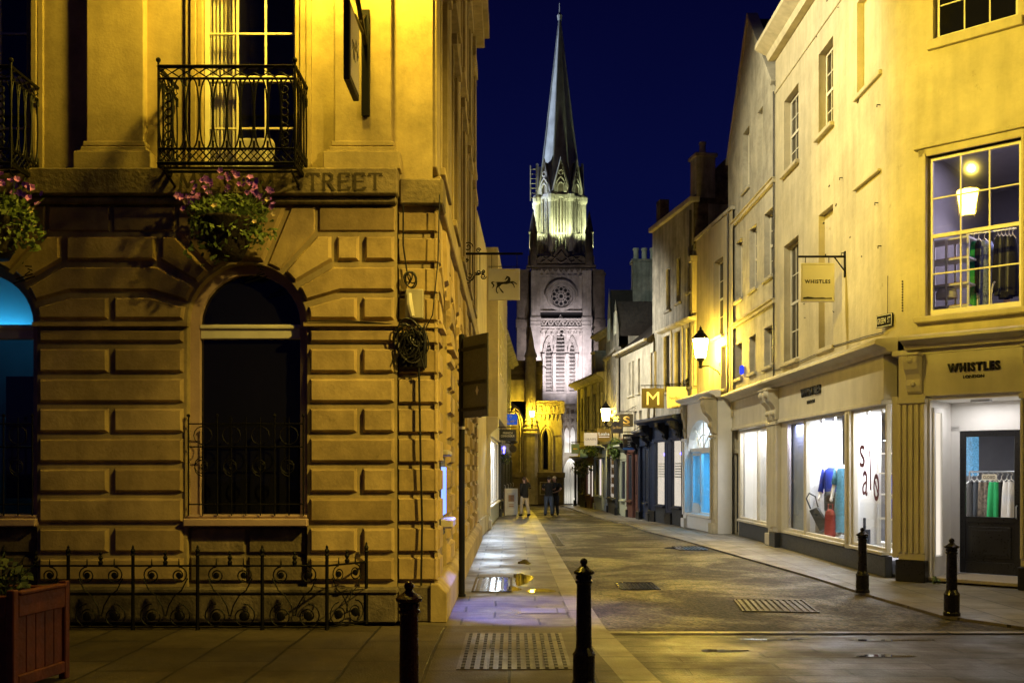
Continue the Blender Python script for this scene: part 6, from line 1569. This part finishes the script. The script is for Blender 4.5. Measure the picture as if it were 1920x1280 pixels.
# main shaft with openings for the louvred lights
LV = [(lx(1042.7), lx(1058.5), lz(733), lz(600), lz(652)), (lx(1023.5), lx(1034), lz(733), lz(640), lz(668)), (lx(1067.5), lx(1078), lz(733), lz(640), lz(668))]
mb = MB()
def pointed(x0, x1, zb, zs, n=7, top=None):
    """outline of a pointed-arch light from bottom left over the point to bottom right"""
    w_ = x1-x0; cz = zs; R = w_*1.05; L_ = []
    cxl = x0+R; a1 = math.acos((R-w_/2)/R)
    for i in range(n+1): a = PI-a1*i/n; L_.append((cxl+R*math.cos(a), cz+R*math.sin(a)*(1 if top is None else (top-zs)/(R*math.sin(a1)))))
    rt = [(x0+x1-p[0], p[1]) for p in L_[::-1]][1:]
    return [(x0, zb)]+L_+rt+[(x1, zb)]
xs = -hw
zb, zt = 0, lz(500)
for x0, x1, b_, s_, t_ in sorted([(l[0], l[1], l[2], l[4], l[3]) for l in LV]):
    mb.add([(xs, 0, zb), (x0, 0, zb), (x0, 0, zt), (xs, 0, zt)], [(0, 1, 2, 3)]); mb.add([(x0, 0, zb), (x1, 0, zb), (x1, 0, b_), (x0, 0, b_)], [(0, 1, 2, 3)])
    o_ = pointed(x0, x1, b_, s_, top=t_)
    for i in range(1, len(o_)-2):
        p, q = o_[i], o_[i+1]; mb.add([(p[0], 0, p[1]), (q[0], 0, q[1]), (q[0], 0, zt), (p[0], 0, zt)], [(0, 1, 2, 3)])
    for i in range(len(o_)-1):
        p, q = o_[i], o_[i+1]; mb.add([(p[0], 0, p[1]), (q[0], 0, q[1]), (q[0], .5, q[1]), (p[0], .5, p[1])], [(0, 1, 2, 3)])
    xs = x1
mb.add([(xs, 0, zb), (hw, 0, zb), (hw, 0, zt), (xs, 0, zt)], [(0, 1, 2, 3)])
shell(mb, -hw, hw, 0, 2*hw, 0, zt); mb.build('wall', M['church'], ch)
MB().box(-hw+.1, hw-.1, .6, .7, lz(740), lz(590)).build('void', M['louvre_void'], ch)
for x0, x1, b_, t_, s_ in LV:
    mb = MB(); z = b_+.08
    while z < t_-.1:
        half = (x1-x0)/2
        if z > s_: half *= max(.1, 1-((z-s_)/(t_-s_))**1.6)
        c = (x0+x1)/2; mb.add([(c-half, .04, z), (c+half, .04, z), (c+half, .34, z+.20), (c-half, .34, z+.20), (c-half, .04, z+.055), (c+half, .04, z+.055), (c+half, .34, z+.26), (c-half, .34, z+.26)], [(0, 1, 2, 3), (4, 5, 6, 7), (0, 1, 5, 4), (3, 2, 6, 7)]); z += .232
    mb.build('louvre', M['church'], ch)
    for k, (g, pr_) in enumerate(((.06, .06), (.13, .11), (.20, .16))):
        o_ = pointed(x0-g, x1+g, b_, s_, 8, top=t_+g*1.7); i_ = pointed(x0-g+.055, x1+g-.055, b_, s_, 8, top=t_+(g-.055)*1.7)
        n = len(o_); mb = MB(); mb.add([(p[0], -pr_, p[1]) for p in o_]+[(p[0], -pr_, p[1]) for p in i_]+[(p[0], 0.0, p[1]) for p in o_]+[(p[0], 0, p[1]) for p in i_],
               [[i, i+1, n+i+1, n+i] for i in range(n-1)]+[[i, i+1, 2*n+i+1, 2*n+i] for i in range(n-1)]+[[n+i, n+i+1, 3*n+i+1, 3*n+i] for i in range(n-1)])
        mb.build('arch_moulding', M['church'], ch)
mb = MB()
for x in (lx(1038.5), lx(1063), lx(1019), lx(1081)): mb.lathe([(.11, lz(735)), (.08, lz(733)), (.075, lz(675)), (.12, lz(668)), (.14, lz(664))], 8, (x, -.18, 0))
mb.box(-hw, hw, -.25, .05, lz(738), lz(734)); mb.build('colonnette', M['church'], ch)
# bands
mb = MB().box(-hw, hw, -.10, .02, lz(604), lz(597)).box(-hw, hw, -.32, .02, lz(601), lz(598)).box(-hw, hw, -.3, .02, lz(616), lz(613)).box(-hw, hw, -.14, .02, lz(585), lz(583)); 
n = 7
for i in range(n):
    a = -hw+.35+(2*hw-.7)*i/n; b = -hw+.35+(2*hw-.7)*(i+1)/n; m_ = (a+b)/2
    mb.tube([(a, -.18, lz(612)), (m_, -.18, lz(601)), (b, -.18, lz(612))], .07, 4)
    mb.tube([(a, -.14, lz(602)), (m_, -.14, lz(611)), (b, -.14, lz(602))], .05, 4)
for i in range(10):
    x = -hw+.3+(2*hw-.6)*i/9; mb.box(x-.1, x+.1, -.15, .02, lz(629), lz(625)); mb.tube([(x+q[0], -.12, lz(624)+q[1]) for q in arc(.2, 0, .22, PI, 0, 6)], .05, 4)
    mb.box(x-.09, x+.09, -.16, .02, lz(520), lz(516))
mb.build('arcaded_band', M['church'], ch)
MB().box(-hw+.3, hw-.3, -.02, .0, lz(612.5), lz(601)).box(-hw+.3, hw-.3, -.02, .0, lz(597), lz(585.5)).build('shadowed_band', M['louvre_void'], ch)  # dark sheets, shade between the mouldings put into the colour
# rose window
rx, rz_, rr = 0, lz(555.5), 22*TS
mb = MB(); mb.tube(arc_y(rx, rz_, rr*1.1, -.08, 28), .12, 6, True); mb.tube(arc_y(rx, rz_, rr*.22, -.04, 14), .05, 5, True); mb.tube(arc_y(rx, rz_, rr*.92, -.04, 24), .05, 5, True)
for i in range(10):
    a = 2*PI*i/10; mb.tube([(rx+rr*.25*math.cos(a), -.04, rz_+rr*.25*math.sin(a)), (rx+rr*.62*math.cos(a), -.04, rz_+rr*.62*math.sin(a))], .045, 5)
    am = a+PI/10; mb.tube([(rx+rr*(.62*math.cos(am)+.20*math.cos(t_)), -.04, rz_+rr*(.62*math.sin(am)+.2*math.sin(t_))) for t_ in [k*2*PI/10 for k in range(10)]], .04, 4, True)
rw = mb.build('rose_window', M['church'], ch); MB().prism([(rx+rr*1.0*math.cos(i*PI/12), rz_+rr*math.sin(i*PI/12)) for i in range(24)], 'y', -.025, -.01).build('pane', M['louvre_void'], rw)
MB().tube([(rx+p[0], -.2, rz_+p[1]) for p in arc(0, 0, rr*1.3, PI*1.02, -.06, 16)], .08, 5).build('hood_mould', M['church'], ch)
# corner buttresses: front clasping ones pale, outer ones coloured dark for shade
for sg_ in (-1, 1):
    x = sg_*(hw+.0); mb = MB()
    a, b = sorted((x-sg_*.55, x+sg_*.02)); mb.box(a, b, -.28, .6, 0, lz(508)); mb.box(a-.04, b+.04, -.36, .6, lz(616), lz(594))
    for k in range(3): mb.box(a-.05, b+.05, -.40, .6, lz(613-k*7), lz(610-k*7))
    mb.build('buttress', M['church'], ch, .02)
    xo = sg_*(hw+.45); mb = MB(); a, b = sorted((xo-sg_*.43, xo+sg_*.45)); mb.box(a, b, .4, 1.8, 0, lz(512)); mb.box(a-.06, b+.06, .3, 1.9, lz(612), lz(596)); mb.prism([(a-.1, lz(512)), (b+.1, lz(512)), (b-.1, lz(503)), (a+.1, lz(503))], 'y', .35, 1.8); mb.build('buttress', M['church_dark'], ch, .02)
# parapet with little gables
mb = MB().box(-hw-.3, hw+.3, -.25, .2, lz(502), lz(498)).box(-hw-.2, hw+.2, -.1, .25, lz(498), lz(480))
for i in range(13): x = -hw-.2+(2*hw+.4)*i/12; mb.prism([(x-.15, lz(505)), (x, lz(510)), (x+.15, lz(505))], 'y', -.24, .0)
for i in range(5):
    x = -hw+.6+(2*hw-1.2)*i/4; w_ = .62; hgt = 22 if i == 2 else 13
    mb.tube([(x-w_, -.18, lz(494)), (x, -.18, lz(494-hgt)), (x+w_, -.18, lz(494))], .07, 4)
mb.prism([(-.6, lz(482)), (0, lz(456)), (.6, lz(482))], 'y', -.08, .15)
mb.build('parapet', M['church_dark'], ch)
for sg_ in (-1, 1):
    MB().lathe([(.24, lz(500)), (.24, lz(440)), (.30, lz(437)), (.25, lz(434)), (.04, lz(400)), (.0, lz(396))], 8, (sg_*(hw-.12), -.2, 0)).build('pinnacle', M['church_dark'], ch)
# octagonal lantern
OR = lx(1097)-.0; oc = hw   # radius, centre depth
def octv(r, z, off=PI/8): return [(r*math.cos(off+k*PI/4), oc+r*math.sin(off+k*PI/4), z) for k in range(8)]
z0, z1 = lz(470), lz(366)
ro = OR/math.cos(PI/8)*.92
mb = MB()
for k in range(8):
    a, b = Vector(octv(ro, 0)[k]), Vector(octv(ro, 0)[(k+1) % 8]); e_ = b-a
    for f0, f1 in ((0, .16), (.84, 1), (.46, .54)):
        p, q = a+e_*f0, a+e_*f1; inn = (Vector((0, oc, 0))-(p+q)/2).normalized()*.35
        mb.add([(p.x, p.y, z0), (q.x, q.y, z0), (q.x, q.y, z1), (p.x, p.y, z1), (p.x+inn.x, p.y+inn.y, z0), (q.x+inn.x, q.y+inn.y, z0), (q.x+inn.x, q.y+inn.y, z1), (p.x+inn.x, p.y+inn.y, z1)],
               [(0, 1, 2, 3), (0, 4, 7, 3), (1, 5, 6, 2), (4, 5, 6, 7)])
    for f0 in (.16, .32, .68, .84):
        p = a+e_*f0; mb.lathe([(.085, z0), (.07, z0+.1), (.065, z1-.25), (.11, z1-.1), (.11, z1)], 6, (p.x, p.y, 0))
    p = a; out = (p-Vector((0, oc, 0))).normalized()*.12
    mb.lathe([(.20, z0), (.17, z0+.3), (.15, z1-.3), (.24, z1-.1), (.26, z1+.15), (.18, z1+.3)], 8, (p.x+out.x, p.y+out.y, 0))
    q = a+e_*.5; mb.box(q.x-.4, q.x+.4, q.y-.03, q.y+.03, z0+(z1-z0)*.33, z0+(z1-z0)*.36)
lan = mb.build('lantern_stage', M['church'], ch)
mb = MB(); mb.prism([(p[0], p[1]) for p in octv(ro+.12, 0)], 'z', z1, z1+.16); mb.prism([(p[0], p[1]) for p in octv(ro+.05, 0)], 'z', z1+.16, z1+.3); mb.prism([(p[0], p[1]) for p in octv(ro+.3, 0)], 'z', z0-1.0, z0); mb.build('cornice', M['church'], ch)
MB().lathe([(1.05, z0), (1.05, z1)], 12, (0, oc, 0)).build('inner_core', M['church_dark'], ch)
# gablets round the foot of the spire
zg0, zg1 = z1+.3, lz(296)
for k in range(8):
    a, b = Vector(octv(ro+.02, 0)[k]), Vector(octv(ro+.02, 0)[(k+1) % 8]); m_ = (a+b)/2; u = (b-a).normalized(); outw = (m_-Vector((0, oc, 0))).normalized(); hw2 = (b-a).length*.46
    def g3(x, z, d=0): p = m_+u*x+outw*d; return (p.x, p.y, z)
    mb = MB(); mb.add([g3(-hw2, zg0), g3(hw2, zg0), g3(0, zg1), g3(-hw2, zg0, -.5), g3(hw2, zg0, -.5), g3(0, zg1, -.5)], [(0, 1, 2), (0, 2, 5, 3), (1, 4, 5, 2)])
    gb = mb.build('gablet', M['church_dark'], ch)
    mb = MB(); mb.tube([g3(-hw2, zg0, .05), g3(0, zg1+.15, .05), g3(hw2, zg0, .05)], .09, 5)
    for s_ in (.62, .42): mb.tube([g3(p[0], p[1], .06) for p in pointed(-hw2*s_, hw2*s_, zg0+.02, zg0+.35, 6, zg0+(zg1-zg0)*s_*.78)], .06, 4)
    mb.tube([g3(.14*math.cos(i*PI/5), zg0+(zg1-zg0)*.62+.14*math.sin(i*PI/5), .06) for i in range(10)], .04, 4, True)
    mb.build('tracery', M['church'], gb)
# spire
zs0, zs1 = zg0, lz(-2); rs = ro*.97
mb = MB(); base = octv(rs, zs0); mb.add(base+[(0, oc, zs1)], [[k, (k+1) % 8, 8] for k in range(8)]); mb.build('spire', M['spire'], ch)
mb = MB()
for p in base: mb.tube([p, (0, oc, zs1)], [.075, .03], 5)
mb.lathe([(.12, zs1-.5), (.16, zs1-.2), (.04, zs1+.0), (.03, zs1+.6)], 8, (0, oc, 0)); mb.build('spire_rib', M['spire'], ch)
# scaffold ladder on the left of the lantern
mb = MB(); xl = lx(995)
for x in (xl, xl+.38): mb.tube([(x, .6, lz(372)), (x, .6, lz(305))], .035, 4)
for i in range(7): mb.tube([(xl, .6, lz(366-i*9)), (xl+.38, .6, lz(366-i*9))], .025, 4)
mb.build('ladder', M['church_dark'], ch)
# ------------------------------------------------------------------ church nave end, yellow in the lamp light
NY = 55.2; NS = NY/F
nv = thing('church_chapel', 'low church wall with a lancet window and carved parapet lit yellow by a lamp', 'church', (0, NY, 0))
def nx(px): return (px-960)*NS
def nz(py): return H+(882-py)*NS
xa, xb = nx(1006), nx(1054)
la0, la1 = nx(1018.5), nx(1028)
mb = MB(); ol = pointed(la0, la1, nz(880), nz(822), 6, nz(806))
mb.add([(xa-2.2, 0, 0), (la0, 0, 0), (la0, 0, nz(752)), (xa-2.2, 0, nz(752))], [(0, 1, 2, 3)]).add([(la1, 0, 0), (xb, 0, 0), (xb, 0, nz(752)), (la1, 0, nz(752))], [(0, 1, 2, 3)]).add([(la0, 0, 0), (la1, 0, 0), (la1, 0, nz(880)), (la0, 0, nz(880))], [(0, 1, 2, 3)])
for i in range(1, len(ol)-2): p, q = ol[i], ol[i+1]; mb.add([(p[0], 0, p[1]), (q[0], 0, q[1]), (q[0], 0, nz(752)), (p[0], 0, nz(752))], [(0, 1, 2, 3)])
for i in range(len(ol)-1): p, q = ol[i], ol[i+1]; mb.add([(p[0], 0, p[1]), (q[0], 0, q[1]), (q[0], .35, q[1]), (p[0], .35, p[1])], [(0, 1, 2, 3)])
shell(mb, xa-2.2, xb, 0, 6, 0, nz(752)); mb.build('wall', M['church'], nv)
wl = MB(); 
for g in (.10, .24): wl.tube([(p[0], -.06, p[1]) for p in pointed(la0-g, la1+g, nz(880), nz(822), 8, nz(806)+g*1.3)], .05, 5)
wl.box(la0-.3, la1+.3, -.15, .05, nz(886), nz(881)); wl.box(xa, la0-.25, -.07, .02, nz(816), nz(814)).box(la1+.25, xb-.1, -.07, .02, nz(816), nz(814))
wl = wl.build('window', M['church'], nv); MB().box(la0, la1, .3, .34, nz(880), nz(806)).build('pane', M['pane'], wl)
mb = MB().box(xa-.05, xb+.1, -.16, .1, nz(776), nz(773)).box(xa-.05, xb+.1, -.15, .1, nz(755), nz(751)).box(xa, xb, -.06, .1, nz(772), nz(756))
for i in range(6):
    x = xa+.2+(xb-xa-.3)*i/5; mb.tube([(x-.1, -.08, nz(771)), (x-.1, -.08, nz(764)), (x, -.08, nz(759)), (x+.1, -.08, nz(764)), (x+.1, -.08, nz(771))], .022, 4); mb.prism([(0, nz(776)), (-.12, nz(777)), (-.05, nz(785)), (0, nz(788))], 'x', x-.035, x+.035)
mb.prism([(xb-.25, nz(776)), (xb+.12, nz(776)), (xb+.12, nz(753)), (xb-.1, nz(753))], 'y', -.3, .1)
mb.build('parapet', M['church'], nv)
# plinth, notice board
MB().box(nx(945), xb+.1, -.22, .05, 0, nz(895)).box(nx(945), xb+.15, -.35, .05, nz(895), nz(885)).build('plinth', M['church_dark'], nv, .02)
nb = MB().box(nx(1012), nx(1030), -.27, -.22, nz(927), nz(903)).build('notice_board', M['sash'], nv, .006); MB().box(nx(1013), nx(1029), -.275, -.271, nz(926), nz(904)).build('notice', M['church_dark'], nb)
# stair turret shaft with stone rings
cxs = nx(995)
mb = MB().lathe([(.42, 0), (.42, nz(812)), (.30, nz(785)), (.30, nz(672)), (.36, nz(668)), (.22, nz(655)), (.16, nz(640)), (.0, nz(612))], 12, (cxs, -.15, 0))
for k in range(4): r_ = .36+.04*k; z = nz(787+k*8); mb.lathe([(r_-.06, z-.10), (r_, z-.07), (r_, z), (r_-.08, z+.05)], 12, (cxs, -.15, 0))
mb.build('turret', M['church'], nv)
# taller wall on the left with an arch
mb = MB().box(nx(915), nx(1018), .6, 6, 0, nz(694)).box(nx(915), nx(1018.5), .35, 6, nz(700), nz(694)).box(nx(915), nx(1018), .5, 1, nz(694), nz(676)).box(nx(915), nx(1018.5), .4, 1, nz(678), nz(674))
for i in range(8): x = nx(940)+.32*i; mb.tube([(x+p[0], .45, nz(692)+p[1]) for p in arc(.12, .1, .11, PI, 0, 6)], .03, 4)
mb.build('nave_wall', M['church_dark'], nv)
mb = MB().box(nx(930), nx(992), .0, .7, 0, nz(712)); mb.build('nave_wall', M['church'], nv)
o_ = pointed(nx(958), nx(974), nz(905), nz(800), 8, nz(772)); mb = MB(); mb.prism(o_, 'y', -.03, -.01); wv = mb.build('window', M['church_dark'], nv)
mb = MB()
for g in (.04, .16): mb.tube([(p[0], -.06, p[1]) for p in pointed(nx(958)-g, nx(974)+g, nz(905), nz(800), 8, nz(772)+g*1.3)], .05, 5)
mb.build('frame', M['church'], wv)
# ------------------------------------------------------------------ porch on the right of the church
py_ = thing('church_porch', 'pale church porch with twin arched windows above its doorway', 'porch', (0, 56.2, 0)); PS = 56.2/F
def ppx(px): return (px-960)*PS
def ppz(py): return H+(882-py)*PS
mb = MB().box(ppx(1055), ppx(1098), .0, 5, 0, ppz(760)); mb.box(ppx(1055), ppx(1098), -.15, .1, ppz(763), ppz(757)); 
for i in range(6): x = ppx(1057)+.24*i; mb.box(x-.07, x+.07, -.14, .02, ppz(782), ppz(775)); mb.box(x-.05, x+.05, -.12, .02, ppz(796), ppz(790))
mb.build('wall', M['church'], py_)
mb = MB()
for x0, x1 in ((1058, 1067), (1069, 1078)):
    o_ = pointed(ppx(x0), ppx(x1), ppz(848), ppz(815), 7, ppz(800)); i_ = pointed(ppx(x0)+.07, ppx(x1)-.07, ppz(848), ppz(815), 7, ppz(803)); n = len(o_)
    mb.add([(p[0], -.1, p[1]) for p in o_]+[(p[0], -.1, p[1]) for p in i_], [[i, i+1, n+i+1, n+i] for i in range(n-1)])
    mb.prism(i_, 'y', -.06, -.02)
wn = mb.build('window', M['interior_white'], py_)
o_ = pointed(ppx(1058), ppx(1080), 0, ppz(885), 8, ppz(858)); mb = MB()
for g in (0, .12, .24): mb.tube([(p[0], -.22+g*.4, p[1]) for p in pointed(ppx(1058)+g, ppx(1080)-g, 0, ppz(885), 8, ppz(860)-g*.9)], .07, 5)
mb.box(ppx(1061), ppx(1077), -.06, -.02, 0, ppz(885)); mb.build('doorway', M['interior_white'], py_)
light('POINT', (ppx(1067), 55.3, ppz(852)), 40, (1, .95, .85), .08, 'porch_lamp')
light('POINT', (ppx(1073), 55.4, .35), 12, (1, .95, .8), .08, 'porch_lamp')
light('SPOT', (ppx(1067), 54.9, 2.9), 90, (1, .92, .95), .1, 'porch_lamp', rot=(PI*.80, 0, 0), spot=1.2)

# ------------------------------------------------------------------ lamps and floodlights
b0 = 5.73
lantern((b0, 30.3, 5.22), 1.0, 'lit lantern on a swan neck bracket against the pale gabled house', 'lamp_glass', (6.47-b0, -.85))
lantern((4.10, 43.6, 3.99), .90, 'lit lantern farther down the street before the twin gabled house', 'lamp_far', (.28, -.45))
lantern((nx(997), NY-1.0, nz(784)), .55, 'small lit lantern on the church turret', 'lamp_church', (.45, -.35), PI/2)
lantern((-1.9, 10.9, 8.45), 1.1, 'lit lantern bracketed from the bank above the street name', 'lamp_bank', (1.25, -.5), PI/2)
lantern((11.2, 6.5, 6.6), 1.1, 'added unseen lantern across the side street from the corner shop', 'lamp_unseen', (.9, -.5))  # out of view, added for light on bank and street from the right
# tower floods
def flood(loc, tgt, pw, col, ang, name='floodlight', r=.25):
    o = light('SPOT', loc, pw, col, r, name, spot=ang, blend=.5); aim(o, tgt); return o
flood((tx+.4, TY-5.4, 6.4), (tx, TY, lz(668)), 5600, (1.0, .91, 1.0), .98).data.spot_blend = 1
flood((tx+.2, TY-8.5, 7.2), (tx, TY, lz(560)), 900, (1.0, .88, .86), .62)
flood((tx+.3, TY-3.0, 6.3), (tx, TY, lz(700)), 220, (.95, .88, 1.0), 1.5)
flood((tx-42, TY+hw+1.5, 4), (tx, TY+hw, lz(140)), 230000, (.66, .80, 1.0), .40)
for k in range(8):
    a = -PI/2+k*PI/4; q = Vector((tx+(ro+1.0)*math.cos(a), TY+oc+(ro+1.0)*math.sin(a), z0+.1))
    if k in (0, 1, 7, 2, 6): flood(q+Vector((.35*math.cos(a), .35*math.sin(a), -.1)), (tx+math.cos(a)*1.4, TY+oc+math.sin(a)*1.4, z0+2.9), 1500, (.86, 1.0, .50), 1.15, r=.1)
light('POINT', (tx, TY+oc-ro*.75, z0+1.0), 120, (.8, 1, .5), .1, 'lantern_stage_lamp')
# cool wash over the chimney and the gables of the middle houses
flood((-.9, 34.0, 9.6), (5.2, 45.2, 9.8), 1500, (.78, 1, .86), .50)

# spots added to brighten the corner shop: over the bank lantern, and high opposite
flood((-1.9, 10.8, 9.72), (7.2, 16.4, 8.3), 6600, (1, .73, .09), .82, 'added_spot', .02)
flood((8.5, 4.0, 11.5), (1.1, 12.9, 3.9), 14500, (1, .69, .11), .72, 'added_spot', .2).data.spot_blend = 1  # added unseen spot with no lantern, brightens the bank's lower walls
flood((-.45, 20.5, 12.6), (6.5, 22.5, 9.0), 4600, (1, .88, .55), 1.5, 'added_wall_spot', .25)
flood((-.62, 31.2, 2.9), (.35, 27.0, 0), 150, (.62, .80, 1), 1.0, 'shop_spill_lamp', .15)
flood((.05, 38.0, 6.9), (4.9, 39.0, 5.6), 2500, (1, .93, .76), 1.9, 'added_wall_spot', .2)  # another added spot, brightening the mid-street houses
